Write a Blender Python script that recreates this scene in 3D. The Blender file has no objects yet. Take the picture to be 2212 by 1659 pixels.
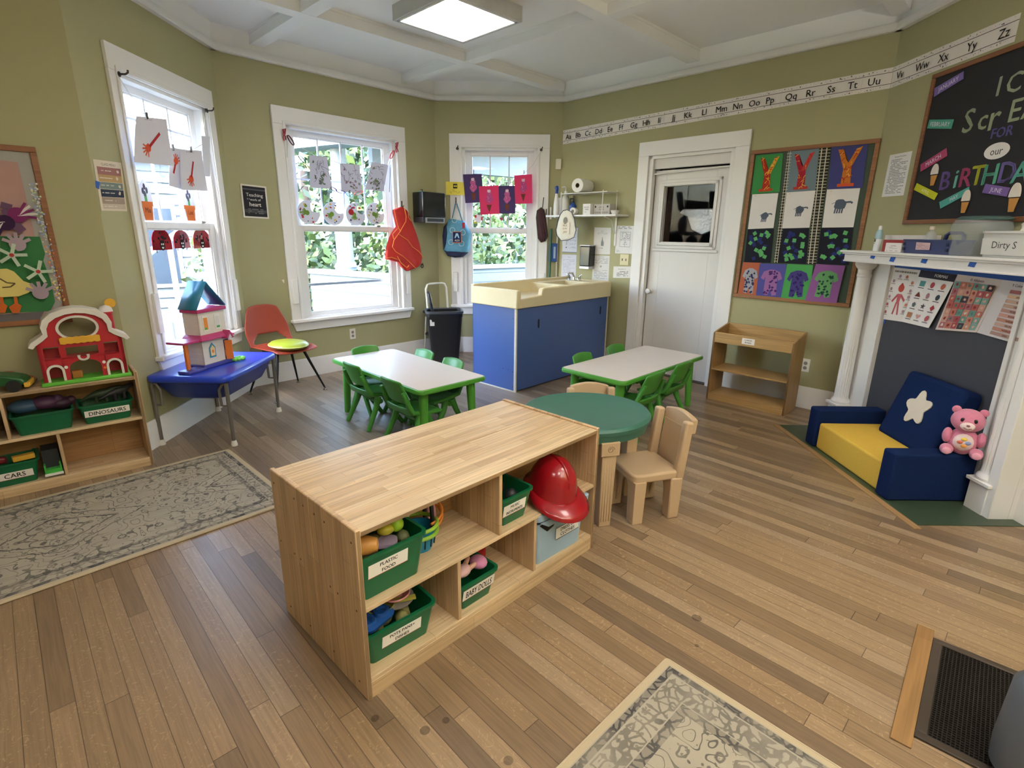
import bpy, bmesh, math, random
from math import sin, cos, pi, radians, atan2, hypot, tan, sqrt
from mathutils import Vector, Matrix
random.seed(7)
scn = bpy.context.scene
COL = scn.collection
# ------------------------------------------------------------------ camera
FPX, CAMH, PITCH, ROLL = 1141.66, 1.5, -radians(15.9975), radians(.7117)
cam = bpy.data.objects.new('camera', bpy.data.cameras.new('camera')); COL.objects.link(cam)
cam.data.sensor_fit = 'HORIZONTAL'; cam.data.sensor_width = 36.0
cam.data.lens = 36.0 * FPX / 2212.0
cam.data.clip_start = .02; cam.data.clip_end = 200
cam.matrix_world = Matrix.Translation((0, 0, CAMH)) @ Matrix.Rotation(pi/2 + PITCH, 4, 'X') @ Matrix.Rotation(ROLL, 4, 'Z')
scn.camera = cam
# ------------------------------------------------------------------ sky, sun, exposure
SKY = 2.0
w = bpy.data.worlds.new('sky'); scn.world = w; w.use_nodes = True
nt = w.node_tree; nt.nodes.clear()
_o = nt.nodes.new('ShaderNodeOutputWorld'); _b = nt.nodes.new('ShaderNodeBackground'); _s = nt.nodes.new('ShaderNodeTexSky')
_s.sky_type = 'NISHITA'; _s.sun_disc = False; _s.sun_elevation = radians(48); _s.sun_rotation = radians(200); _s.air_density = 1.2; _s.dust_density = 1.6
_b.inputs['Strength'].default_value = SKY
nt.links.new(_s.outputs[0], _b.inputs[0]); nt.links.new(_b.outputs[0], _o.inputs[0])
sun = bpy.data.objects.new('sun', bpy.data.lights.new('sun', 'SUN')); COL.objects.link(sun)
sun.data.energy = 2.2; sun.data.angle = radians(2); sun.data.color = (1, .96, .88)
sun.rotation_euler = (radians(52), 0, radians(48))
vs = scn.view_settings; vs.view_transform = 'Standard'; vs.look = 'None'; vs.gamma = 1; vs.use_curve_mapping = False
vs.exposure = 1.45
LAMP = 6.3
UPL = 380  # strength of the added uplight
# ------------------------------------------------------------------ helpers
def lin(h):
    if isinstance(h, str):
        h = h.lstrip('#'); c = [int(h[i:i+2], 16) / 255 for i in (0, 2, 4)]
    else: c = h
    return tuple(x / 12.92 if x <= .04045 else ((x + .055) / 1.055) ** 2.4 for x in c) + (1,)
MATS = {}
def node(nt, kind, **kw):
    n = nt.nodes.new(kind)
    for k, v in kw.items():
        if k.startswith('i_'): n.inputs[int(k[2:])].default_value = v
        else: setattr(n, k, v)
    return n
def newmat(name):
    m = bpy.data.materials.new(name); m.use_nodes = True
    return m, m.node_tree, m.node_tree.nodes['Principled BSDF']
def mat(name, col=None, rough=.5, metal=0, var=.10, scale=9, bump=0., spec=.5, stretch=(1, 1, 1), alpha=None, sheen=0, coat=0, emit=0):
    if name in MATS: return MATS[name]
    m, nt, p = newmat(name); c = lin(col)
    tc = node(nt, 'ShaderNodeTexCoord'); mp = node(nt, 'ShaderNodeMapping'); mp.inputs['Scale'].default_value = stretch
    nz = node(nt, 'ShaderNodeTexNoise'); nz.inputs['Scale'].default_value = scale; nz.inputs['Detail'].default_value = 3
    mx = node(nt, 'ShaderNodeMix', data_type='RGBA')
    mx.inputs[6].default_value = tuple(x * (1 - var) for x in c[:3]) + (1,)
    mx.inputs[7].default_value = tuple(min(1, x * (1 + var)) for x in c[:3]) + (1,)
    L = nt.links.new
    L(tc.outputs['Object'], mp.inputs[0]); L(mp.outputs[0], nz.inputs['Vector']); L(nz.outputs[0], mx.inputs[0]); L(mx.outputs[2], p.inputs['Base Color'])
    p.inputs['Roughness'].default_value = rough; p.inputs['Metallic'].default_value = metal; p.inputs['Specular IOR Level'].default_value = spec
    if sheen: p.inputs['Sheen Weight'].default_value = sheen
    if coat: p.inputs['Coat Weight'].default_value = coat; p.inputs['Coat Roughness'].default_value = .08
    if bump:
        b = node(nt, 'ShaderNodeBump'); b.inputs['Strength'].default_value = bump; b.inputs['Distance'].default_value = .01
        L(nz.outputs[0], b.inputs['Height']); L(b.outputs[0], p.inputs['Normal'])
    if alpha is not None: p.inputs['Alpha'].default_value = alpha
    if emit: p.inputs['Emission Strength'].default_value = emit; L(mx.outputs[2], p.inputs['Emission Color'])
    MATS[name] = m
    return m
def C_(h, rough=.75, **k): return mat('paint_' + h.lstrip('#'), h, rough, **k)
def P_(h): return C_(h, .85, var=.05, spec=.2)          # paper ink / card
class MB:
    """collects geometry for one mesh object"""
    def __init__(s, m=None):
        s.v = []; s.f = []; s.mi = []; s.mats = []; s.cur = 0; s.T = Matrix.Identity(4); s.st = []; s.fn = None
        if m: s.use(m)
    def use(s, m):
        if isinstance(m, str): m = P_(m)
        if m not in s.mats: s.mats.append(m)
        s.cur = s.mats.index(m); return s
    def push(s, M): s.st.append(s.T.copy()); s.T = s.T @ M; return s
    def pop(s): s.T = s.st.pop(); return s
    def at(s, x=0, y=0, z=0, rx=0, ry=0, rz=0, sc=1):
        M = Matrix.Translation((x, y, z)) @ Matrix.Rotation(radians(rz), 4, 'Z') @ Matrix.Rotation(radians(ry), 4, 'Y') @ Matrix.Rotation(radians(rx), 4, 'X')
        if sc != 1: M = M @ (Matrix.Scale(sc, 4) if not hasattr(sc, '__len__') else Matrix.Diagonal((*sc, 1)))
        return s.push(M)
    def add(s, vs, fs):
        n = len(s.v)
        for p in vs:
            q = s.T @ Vector(p); s.v.append(s.fn(q) if s.fn else tuple(q))
        for f in fs: s.f.append(tuple(i + n for i in f)); s.mi.append(s.cur)
        return s
    def box(s, x0, x1, y0, y1, z0, z1):
        return s.add([(x0,y0,z0),(x1,y0,z0),(x1,y1,z0),(x0,y1,z0),(x0,y0,z1),(x1,y0,z1),(x1,y1,z1),(x0,y1,z1)],
                     [(0,3,2,1),(4,5,6,7),(0,1,5,4),(1,2,6,5),(2,3,7,6),(3,0,4,7)])
    def cbox(s, x, y, z, w, d, h): return s.box(x-w/2, x+w/2, y-d/2, y+d/2, z, z+h)
    def taper(s, x0, x1, y0, y1, z0, z1, kx, ky=None):
        """box whose top is kx, ky wider on each side"""
        ky = kx if ky is None else ky
        return s.add([(x0,y0,z0),(x1,y0,z0),(x1,y1,z0),(x0,y1,z0),(x0-kx,y0-ky,z1),(x1+kx,y0-ky,z1),(x1+kx,y1+ky,z1),(x0-kx,y1+ky,z1)],
                     [(0,3,2,1),(4,5,6,7),(0,1,5,4),(1,2,6,5),(2,3,7,6),(3,0,4,7)])
    def poly(s, pts): return s.add(pts, [tuple(range(len(pts)))])
    def prism(s, pts, y0, y1):
        """polygon in local xz extruded along y"""
        n = len(pts)
        a = sum(pts[i][0]*pts[(i+1)%n][1]-pts[(i+1)%n][0]*pts[i][1] for i in range(n))
        if a < 0: pts = pts[::-1]
        vs = [(x, y0, z) for x, z in pts] + [(x, y1, z) for x, z in pts]
        fs = [tuple(range(n)), tuple(range(2*n-1, n-1, -1))] + [(i, i+n, (i+1)%n+n, (i+1)%n) for i in range(n)]
        return s.add(vs, fs)
    def slab(s, pts, z0, z1):
        """polygon in xy extruded along z"""
        n = len(pts)
        a = sum(pts[i][0]*pts[(i+1)%n][1]-pts[(i+1)%n][0]*pts[i][1] for i in range(n))
        if a < 0: pts = pts[::-1]
        vs = [(x, y, z0) for x, y in pts] + [(x, y, z1) for x, y in pts]
        fs = [tuple(range(n-1, -1, -1)), tuple(range(n, 2*n))] + [(i, (i+1)%n, (i+1)%n+n, i+n) for i in range(n)]
        return s.add(vs, fs)
    def ring(s, outer, inner, y0, y1):
        """closed ring between two same-length loops in xz"""
        n = len(outer)
        vs = [(x, y0, z) for x, z in outer] + [(x, y0, z) for x, z in inner] + [(x, y1, z) for x, z in outer] + [(x, y1, z) for x, z in inner]
        fs = []
        for i in range(n):
            j = (i+1) % n
            fs += [(i, j, n+j, n+i), (2*n+j, 2*n+i, 3*n+i, 3*n+j), (j, i, 2*n+i, 2*n+j), (n+i, n+j, 3*n+j, 3*n+i)]
        return s.add(vs, fs)
    def cyl(s, p0, p1, r0, r1=None, n=14, cap=True):
        r1 = r0 if r1 is None else r1
        p0 = Vector(p0); p1 = Vector(p1); d = (p1-p0).normalized()
        a = d.orthogonal().normalized(); b = d.cross(a)
        vs = []
        for p, r in ((p0, r0), (p1, r1)):
            for i in range(n): t = 2*pi*i/n; vs.append(p + (a*cos(t)+b*sin(t))*r)
        fs = [(i, (i+1)%n, (i+1)%n+n, i+n) for i in range(n)]
        if cap: fs += [tuple(range(n-1, -1, -1)), tuple(range(n, 2*n))]
        return s.add(vs, fs)
    def tube(s, pts, r, n=10, closed=False):
        pts = [Vector(p) for p in pts]; m = len(pts); rs = r if hasattr(r, '__len__') else [r]*m
        vs = []; ref = None
        for k, p in enumerate(pts):
            a = pts[(k-1) % m] if (k or closed) else p; b = pts[(k+1) % m] if (k < m-1 or closed) else p
            d = (b-a).normalized()
            if ref is None: ref = d.orthogonal().normalized()
            ref = (ref - d*ref.dot(d)).normalized(); q = d.cross(ref)
            for i in range(n): t = 2*pi*i/n; vs.append(p + (ref*cos(t)+q*sin(t))*rs[k])
        fs = []
        for k in range(m if closed else m-1):
            o0, o1 = k*n, ((k+1) % m)*n
            fs += [(o0+i, o0+(i+1)%n, o1+(i+1)%n, o1+i) for i in range(n)]
        if not closed: fs += [tuple(range(n-1, -1, -1)), tuple(range((m-1)*n, m*n))]
        return s.add(vs, fs)
    def lathe(s, prof, n=24, a0=0, a1=2*pi):
        """prof list of (r, z) about local z"""
        full = abs(a1-a0-2*pi) < 1e-6; m = n if full else n+1; vs = []
        for r, z in prof:
            for i in range(m): t = a0+(a1-a0)*i/n; vs.append((r*cos(t), r*sin(t), z))
        fs = []
        for k in range(len(prof)-1):
            for i in range(n):
                j = (i+1) % m; fs.append((k*m+i, k*m+j, (k+1)*m+j, (k+1)*m+i))
        if full:
            if prof[0][0] > 1e-4: fs.append(tuple(range(n-1, -1, -1)))
            if prof[-1][0] > 1e-4: fs.append(tuple(range((len(prof)-1)*m, len(prof)*m)))
        return s.add(vs, fs)
    def ball(s, c, r, n=16, m=10):
        r = (r, r, r) if not hasattr(r, '__len__') else r; vs = []; fs = []
        for k in range(m+1):
            ph = -pi/2+pi*k/m
            for i in range(n): t = 2*pi*i/n; vs.append((c[0]+r[0]*cos(ph)*cos(t), c[1]+r[1]*cos(ph)*sin(t), c[2]+r[2]*sin(ph)))
        for k in range(m):
            for i in range(n): fs.append((k*n+i, k*n+(i+1)%n, (k+1)*n+(i+1)%n, (k+1)*n+i))
        return s.add(vs, fs)
    def grid(s, fn, nu, nv, thick=0.):
        """fn(u,v) in 0..1 -> point; optional thickness handled with a Solidify modifier by the caller"""
        vs = [fn(i/nu, j/nv) for j in range(nv+1) for i in range(nu+1)]
        fs = [(j*(nu+1)+i, j*(nu+1)+i+1, (j+1)*(nu+1)+i+1, (j+1)*(nu+1)+i) for j in range(nv) for i in range(nu)]
        return s.add(vs, fs)
    def build(s, name, parent=None, loc=None, rz=0, bevel=0, seg=2, subsurf=0, solid=0, sharp=38, M=None, weld=0):
        me = bpy.data.meshes.new(name); me.from_pydata([tuple(v) for v in s.v], [], s.f)
        for m in s.mats: me.materials.append(m)
        me.polygons.foreach_set('material_index', s.mi); me.polygons.foreach_set('use_smooth', [True]*len(s.f))
        me.update(); me.set_sharp_from_angle(angle=radians(sharp))
        o = bpy.data.objects.new(name, me); COL.objects.link(o)
        if parent: o.parent = parent
        if loc: o.location = loc
        o.rotation_euler.z = radians(rz)
        if M is not None: o.matrix_local = M
        if weld: md = o.modifiers.new('weld', 'WELD'); md.merge_threshold = weld
        if solid: md = o.modifiers.new('solid', 'SOLIDIFY'); md.thickness = solid; md.offset = 0
        if bevel:
            md = o.modifiers.new('bevel', 'BEVEL'); md.width = bevel; md.segments = seg; md.limit_method = 'ANGLE'; md.angle_limit = radians(40); md.harden_normals = False
        if subsurf: md = o.modifiers.new('sub', 'SUBSURF'); md.levels = subsurf; md.render_levels = subsurf
        return o
TXT = {}
def text_geo(t):
    """outline of a word, height of capitals about 0.7"""
    if t not in TXT:
        cu = bpy.data.curves.new('t', 'FONT'); cu.body = t; cu.size = 1; cu.resolution_u = 2
        ob = bpy.data.objects.new('t', cu); COL.objects.link(ob)
        me = bpy.data.meshes.new_from_object(ob.evaluated_get(bpy.context.evaluated_depsgraph_get()))
        vs = [tuple(v.co) for v in me.vertices]; fs = [tuple(p.vertices) for p in me.polygons]
        bpy.data.objects.remove(ob); bpy.data.curves.remove(cu); bpy.data.meshes.remove(me)
        TXT[t] = (vs, fs)
    return TXT[t]
def tag(o, label=None, cat=None, group=None, kind=None):
    if label: o['label'] = label
    if cat: o['category'] = cat
    if group: o['group'] = group
    if kind: o['kind'] = kind
    return o
def thing(name, label, cat, loc=(0, 0, 0), rz=0, group=None, kind=None):
    o = bpy.data.objects.new(name, None); COL.objects.link(o); o.empty_display_size = .1
    o.location = loc; o.rotation_euler = (0, 0, radians(rz))
    return tag(o, label, cat, group, kind)
def dup(root, loc=None, rz=None, label=None, group=None):
    r = root.copy(); COL.objects.link(r)
    if loc is not None: r.location = loc
    if rz is not None: r.rotation_euler = (0, 0, radians(rz))
    if label: r['label'] = label
    if group: r['group'] = group
    for ch in list(root.children):
        c = ch.copy(); COL.objects.link(c); c.parent = r
        for g in list(ch.children):
            d = g.copy(); COL.objects.link(d); d.parent = c
    return r
# ------------------------------------------------------------------ plan of the room (metres, camera above the origin, looking along +y)
CN = dict(c01=(-4.47, 1.655), c12=(-2.537, 3.395), c23=(-2.56, 5.031), c34=(-.936, 6.743), c45=(.553, 6.736), c56=(2.802, 4.42), c67=(2.815, -2.2), c70=(-4.47, -2.2))
WL = dict(w1=('c01', 'c12'), w2=('c12', 'c23'), w3=('c23', 'c34'), w4=('c34', 'c45'), w5=('c45', 'c56'), w6=('c56', 'c67'), w7=('c67', 'c70'), w8=('c70', 'c01'))
class Wall:
    """local frame of a wall: x along it from left to right, -y into the room, z up"""
    def __init__(s, k):
        a, b = [Vector(CN[c]) for c in WL[k]]; s.a = a; s.t = (b-a).normalized(); s.L = (b-a).length
        s.deg = math.degrees(atan2(s.t.y, s.t.x)); s.n = Vector((s.t.y, -s.t.x))
    def pos(s, u, off=0, z=0): p = s.a + s.t*u + s.n*off; return (p.x, p.y, z)
    def uz(s, px, py, off=0):
        """where the sight line through a photo point meets this wall"""
        d = sight(px, py); o = s.a + s.n*off; k = o.dot(s.n) / Vector((d.x, d.y)).dot(s.n)
        q = Vector((d.x, d.y))*k; return (q-s.a).dot(s.t), CAMH + d.z*k
def sight(px, py):
    X = (px-1106)/FPX; Y = (829.5-py)/FPX; X, Y = cos(ROLL)*X - sin(ROLL)*Y, sin(ROLL)*X + cos(ROLL)*Y
    return Vector((X, cos(PITCH)-Y*sin(PITCH), sin(PITCH)+Y*cos(PITCH)))
def atz(px, py, z=0):
    d = sight(px, py); t = (z-CAMH)/d.z; return (d.x*t, d.y*t, z)
W = {k: Wall(k) for k in WL}
class Sheet:
    """a flat printed thing given by 4 corners (TL, TR, BR, BL) in a local x,z plane; drawing uses s,t in 0..1, t upward"""
    def __init__(s, q, base, th=.0015, y=0, curl=0, curlx=0):
        s.q = [Vector(p) for p in q]; s.mb = MB(); s.y = y; s.k = 0; s.th = th; s.curl = curl; s.curlx = curlx
        s.w = ((s.q[1]-s.q[0]).length + (s.q[2]-s.q[3]).length)/2; s.h = ((s.q[3]-s.q[0]).length + (s.q[2]-s.q[1]).length)/2
        s.mb.use(base)
        n = 6 if (curl or curlx) else 1; s.n = n
        fr = lambda u, v: s.P(u, v, 0); bk = lambda u, v: s.P(u, v, -th)
        s.mb.grid(fr, n, n); s.mb.grid(lambda u, v: bk(1-u, v), n, n)
        for a, b in (((0, 0), (1, 0)), ((1, 0), (1, 1)), ((1, 1), (0, 1)), ((0, 1), (0, 0))):
            for i in range(n):
                p = (a[0]+(b[0]-a[0])*i/n, a[1]+(b[1]-a[1])*i/n); q_ = (a[0]+(b[0]-a[0])*(i+1)/n, a[1]+(b[1]-a[1])*(i+1)/n)
                s.mb.add([bk(*p), bk(*q_), fr(*q_), fr(*p)], [(0, 1, 2, 3)])
    def P(s, u, v, lift):
        a = s.q[3].lerp(s.q[2], u); b = s.q[0].lerp(s.q[1], u); p = a.lerp(b, v)
        return (p.x, s.y - s.th - lift - s.curl*(1-v)**2 - s.curlx*(2*u-1)**2, p.y)
    def _l(s, m): s.k += 1; s.mb.use(m); return .0004 + s.k*.00012
    def poly(s, pts, m):
        l = s._l(m); s.mb.poly([s.P(u, v, l) for u, v in pts]); return s
    def rect(s, u0, u1, v0, v1, m): return s.poly([(u0, v0), (u1, v0), (u1, v1), (u0, v1)], m)
    def blob(s, cu, cv, r, m, n=12, j=.0, sx=1, rot=0, seed=0):
        """disc of radius r (in sheet heights), optional jitter"""
        R = random.Random(seed*7+int(cu*1000)); asp = s.h/s.w; pts = []
        for i in range(n):
            t = 2*pi*i/n; rr = r*(1+j*(R.random()-.5)*2); x, y = rr*cos(t)*sx, rr*sin(t)
            x, y = x*cos(rot)-y*sin(rot), x*sin(rot)+y*cos(rot); pts.append((cu+x*asp, cv+y))
        return s.poly(pts, m)
    def line(s, pts, wd, m):
        """stroke of width wd (sheet heights)"""
        l = s._l(m); asp = s.h/s.w
        for (u0, v0), (u1, v1) in zip(pts, pts[1:]):
            dx, dy = (u1-u0)/asp, v1-v0; L = hypot(dx, dy) or 1; nx, ny = -dy/L*wd/2*asp, dx/L*wd/2
            s.mb.poly([s.P(u0+nx, v0+ny, l), s.P(u0-nx, v0-ny, l), s.P(u1-nx, v1-ny, l), s.P(u1+nx, v1+ny, l)])
        return s
    def text(s, t, cu, cv, h, m, wmax=None, rot=0, bold=0, left=False):
        """word with capital height h (sheet heights) centred at cu, cv"""
        vs, fs = text_geo(t); l = s._l(m)
        if not vs: return s
        x0 = min(v[0] for v in vs); x1 = max(v[0] for v in vs); k = h/.7; kx = k; asp = s.h/s.w
        if wmax and (x1-x0)*kx*asp > wmax: kx = wmax/((x1-x0)*asp)
        c = 0 if left else (x0+x1)/2; out = []
        for x, y, _ in vs:
            X = (x-c)*kx; Y = (y-.35)*k; X, Y = X*cos(rot)-Y*sin(rot), X*sin(rot)+Y*cos(rot)
            out.append(s.P(cu+X*asp, cv+Y, l))
        s.mb.add(out, fs)
        if bold: s.mb.add([(x+bold, y, z+bold*.5) for x, y, z in out], fs)
        return s
    def scribble(s, u0, u1, v0, v1, rows, m='444444', seed=1, dens=.8, hh=.35):
        """rows of small print too small to read"""
        R = random.Random(seed); l = s._l(m); rh = (v1-v0)/rows
        for r in range(rows):
            v = v1-(r+.5)*rh; u = u0+R.random()*.02
            end = u1 if R.random() < .8 else u0+(u1-u0)*R.uniform(.4, .9)
            while u < end:
                ww = R.uniform(.015, .06)*(u1-u0)*2
                if R.random() < dens: s.mb.poly([s.P(u, v-rh*hh/2, l), s.P(min(u+ww, end), v-rh*hh/2, l), s.P(min(u+ww, end), v+rh*hh/2, l), s.P(u, v+rh*hh/2, l)])
                u += ww+.012
        return s
    def build(s, name, parent=None, *a, **k): return s.mb.build(name, parent, *a, **k)
def on_wall(wk, corners, base, off=.001, th=.0015, curl=0, curlx=0, woff=0):
    """Sheet on wall wk from photo corner points; returns (sheet, place(name,...))"""
    w = W[wk]; q = [w.uz(*c, off=off+woff) for c in corners]
    u0 = sum(p[0] for p in q)/4; z0 = min(p[1] for p in q)
    sh = Sheet([(p[0]-u0, p[1]-z0) for p in q], base, th=th, curl=curl, curlx=curlx)
    sh.loc = w.pos(u0, off+woff, z0); sh.rz = w.deg
    def fin(name, label, cat, group=None, solidname=None):
        o = sh.build(name, None, loc=sh.loc, rz=sh.rz); return tag(o, label, cat, group)
    sh.fin = fin
    return sh
# ------------------------------------------------------------------ shared materials
def wood_mat(name, c1, c2, row=.045, ln=.34, axis='X', rough=.42, mortar=.0006, grain=60, coat=.0):
    """edge-glued boards running along the given object axis"""
    if name in MATS: return MATS[name]
    m, nt, p = newmat(name); L = nt.links.new
    tc = node(nt, 'ShaderNodeTexCoord'); mp = node(nt, 'ShaderNodeMapping')
    if axis == 'Z': mp.inputs['Rotation'].default_value = (pi/2, 0, 0); 
    sep = node(nt, 'ShaderNodeSeparateXYZ'); L(tc.outputs['Object'], sep.inputs[0])
    cmb = node(nt, 'ShaderNodeCombineXYZ')
    ax, cr = {'X': ('X', 'Y'), 'Z': ('Z', 'Y'), 'XZ': ('X', 'Z'), 'Y': ('Y', 'X'), 'ZX': ('Z', 'X')}[axis]
    L(sep.outputs[ax], cmb.inputs[0]); L(sep.outputs[cr], cmb.inputs[1])
    br = node(nt, 'ShaderNodeTexBrick'); br.offset = .37; br.offset_frequency = 2; br.squash = 1.25; br.squash_frequency = 3
    br.inputs['Scale'].default_value = 1; br.inputs['Brick Width'].default_value = ln; br.inputs['Row Height'].default_value = row
    br.inputs['Mortar Size'].default_value = mortar; br.inputs['Color1'].default_value = lin(c1); br.inputs['Color2'].default_value = lin(c2)
    br.inputs['Mortar'].default_value = tuple(x*.55 for x in lin(c2)[:3])+(1,)
    L(cmb.outputs[0], br.inputs['Vector'])
    mp2 = node(nt, 'ShaderNodeMapping'); mp2.inputs['Scale'].default_value = (1.2, grain*.5, 1); L(cmb.outputs[0], mp2.inputs[0])
    nz = node(nt, 'ShaderNodeTexNoise'); nz.inputs['Scale'].default_value = 2.2; nz.inputs['Detail'].default_value = 5; nz.inputs['Distortion'].default_value = .6; L(mp2.outputs[0], nz.inputs['Vector'])
    rp = node(nt, 'ShaderNodeMapRange'); rp.inputs[1].default_value = .35; rp.inputs[2].default_value = .7; rp.inputs[3].default_value = .78; rp.inputs[4].default_value = 1.12; L(nz.outputs[0], rp.inputs[0])
    mx = node(nt, 'ShaderNodeMix', data_type='RGBA', blend_type='MULTIPLY'); mx.inputs[0].default_value = 1
    L(br.outputs['Color'], mx.inputs[6]); L(rp.outputs[0], mx.inputs[7]); L(mx.outputs[2], p.inputs['Base Color'])
    p.inputs['Roughness'].default_value = rough
    b = node(nt, 'ShaderNodeBump'); b.inputs['Strength'].default_value = .12; b.inputs['Distance'].default_value = .002; L(nz.outputs[0], b.inputs['Height']); L(b.outputs[0], p.inputs['Normal'])
    if coat: p.inputs['Coat Weight'].default_value = coat; p.inputs['Coat Roughness'].default_value = .2
    MATS[name] = m; return m
def M1(nt, op, a, b=None, c=None):
    n = nt.nodes.new('ShaderNodeMath'); n.operation = op
    for i, x in enumerate((a, b, c)):
        if x is None: continue
        if isinstance(x, (int, float)): n.inputs[i].default_value = x
        else: nt.links.new(x, n.inputs[i])
    return n.outputs[0]
def floor_mat():
    m, nt, p = newmat('oak_floor'); L = nt.links.new
    tc = node(nt, 'ShaderNodeTexCoord'); mp = node(nt, 'ShaderNodeMapping'); mp.inputs['Rotation'].default_value = (0, 0, radians(46))
    L(tc.outputs['Object'], mp.inputs[0]); sp = node(nt, 'ShaderNodeSeparateXYZ'); L(mp.outputs[0], sp.inputs[0])
    X, Y = sp.outputs[0], sp.outputs[1]
    ry = M1(nt, 'DIVIDE', Y, .0665); row = M1(nt, 'FLOOR', ry); fy = M1(nt, 'FRACT', ry)
    wn = node(nt, 'ShaderNodeTexWhiteNoise', noise_dimensions='1D'); L(row, wn.inputs['W'])
    rx = M1(nt, 'DIVIDE', M1(nt, 'ADD', X, M1(nt, 'MULTIPLY', wn.outputs[0], 9.7)), 1.25); pl = M1(nt, 'FLOOR', rx); fx = M1(nt, 'FRACT', rx)
    cb = node(nt, 'ShaderNodeCombineXYZ'); L(row, cb.inputs[0]); L(pl, cb.inputs[1])
    w2 = node(nt, 'ShaderNodeTexWhiteNoise', noise_dimensions='2D'); L(cb.outputs[0], w2.inputs['Vector'])
    ramp = node(nt, 'ShaderNodeValToRGB'); L(w2.outputs[0], ramp.inputs[0]); e = ramp.color_ramp.elements
    e[0].position = 0; e[0].color = lin('74604C'); e[1].position = 1; e[1].color = lin('9C856B')
    for ps, cc in ((.25, '80694F'), (.5, '8E7559'), (.75, '987E60')):
        k = e.new(ps); k.color = lin(cc)
    # grain stretched along the board, shifted per board
    gx = node(nt, 'ShaderNodeCombineXYZ'); L(M1(nt, 'MULTIPLY', X, 1.3), gx.inputs[0]); L(M1(nt, 'ADD', M1(nt, 'MULTIPLY', Y, 34), M1(nt, 'MULTIPLY', w2.outputs[0], 50)), gx.inputs[1])
    nz = node(nt, 'ShaderNodeTexNoise'); nz.inputs['Scale'].default_value = 3; nz.inputs['Detail'].default_value = 6; nz.inputs['Distortion'].default_value = .9; L(gx.outputs[0], nz.inputs['Vector'])
    gr = node(nt, 'ShaderNodeMapRange'); gr.inputs[1].default_value = .3; gr.inputs[2].default_value = .72; gr.inputs[3].default_value = .8; gr.inputs[4].default_value = 1.14; L(nz.outputs[0], gr.inputs[0])
    mx = node(nt, 'ShaderNodeMix', data_type='RGBA', blend_type='MULTIPLY'); mx.inputs[0].default_value = 1; L(ramp.outputs[0], mx.inputs[6]); L(gr.outputs[0], mx.inputs[7])
    # ray flecks
    fz = node(nt, 'ShaderNodeTexNoise'); fz.inputs['Scale'].default_value = 30; fz.inputs['Detail'].default_value = 2; fz.inputs['Distortion'].default_value = 3; L(mp.outputs[0], fz.inputs['Vector'])
    fl = node(nt, 'ShaderNodeMapRange'); fl.inputs[1].default_value = .6; fl.inputs[2].default_value = .68; fl.inputs[3].default_value = 0; fl.inputs[4].default_value = .22; L(fz.outputs[0], fl.inputs[0])
    mf = node(nt, 'ShaderNodeMix', data_type='RGBA'); L(M1(nt, 'MULTIPLY', fl.outputs[0], M1(nt, 'GREATER_THAN', w2.outputs[0], .45)), mf.inputs[0]); L(mx.outputs[2], mf.inputs[6]); mf.inputs[7].default_value = lin('D8BB92')
    # scuffed, greyed boards where the children's tables stand
    gn = node(nt, 'ShaderNodeTexNoise'); gn.inputs['Scale'].default_value = 1.7; gn.inputs['Detail'].default_value = 6; L(tc.outputs['Object'], gn.inputs['Vector'])
    s2 = node(nt, 'ShaderNodeSeparateXYZ'); L(tc.outputs['Object'], s2.inputs[0])
    dx = M1(nt, 'DIVIDE', M1(nt, 'ADD', s2.outputs[0], .9), 1.9); dy = M1(nt, 'DIVIDE', M1(nt, 'SUBTRACT', s2.outputs[1], 4.6), 1.7)
    dd = M1(nt, 'SQRT', M1(nt, 'ADD', M1(nt, 'MULTIPLY', dx, dx), M1(nt, 'MULTIPLY', dy, dy)))
    wr = node(nt, 'ShaderNodeMapRange'); wr.inputs[1].default_value = 1.15; wr.inputs[2].default_value = .45; wr.inputs[3].default_value = 0; wr.inputs[4].default_value = .85
    L(M1(nt, 'ADD', dd, M1(nt, 'MULTIPLY', M1(nt, 'SUBTRACT', gn.outputs[0], .5), 1.2)), wr.inputs[0])
    mg = node(nt, 'ShaderNodeMix', data_type='RGBA'); L(wr.outputs[0], mg.inputs[0]); L(mf.outputs[2], mg.inputs[6])
    gc = node(nt, 'ShaderNodeMix', data_type='RGBA', blend_type='MULTIPLY'); gc.inputs[0].default_value = 1; L(gr.outputs[0], gc.inputs[7])
    gc2 = node(nt, 'ShaderNodeMix', data_type='RGBA'); L(w2.outputs[0], gc2.inputs[0]); gc2.inputs[6].default_value = lin('6F6559'); gc2.inputs[7].default_value = lin('8E8375'); L(gc2.outputs[2], gc.inputs[6])
    L(gc.outputs[2], mg.inputs[7])
    # scratches and small dark marks
    sc = node(nt, 'ShaderNodeTexNoise'); sc.inputs['Scale'].default_value = 11; sc.inputs['Detail'].default_value = 8; sc.inputs['Roughness'].default_value = .75; L(tc.outputs['Object'], sc.inputs['Vector'])
    sr = node(nt, 'ShaderNodeMapRange'); sr.inputs[1].default_value = .33; sr.inputs[2].default_value = .25; sr.inputs[3].default_value = 0; sr.inputs[4].default_value = .6; L(sc.outputs[0], sr.inputs[0])
    ms = node(nt, 'ShaderNodeMix', data_type='RGBA'); L(sr.outputs[0], ms.inputs[0]); L(mg.outputs[2], ms.inputs[6]); ms.inputs[7].default_value = lin('4A3A2C')
    # seams
    e1 = M1(nt, 'LESS_THAN', fy, .035); e2 = M1(nt, 'LESS_THAN', fx, .0022); sm = M1(nt, 'MAXIMUM', e1, e2)
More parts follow.
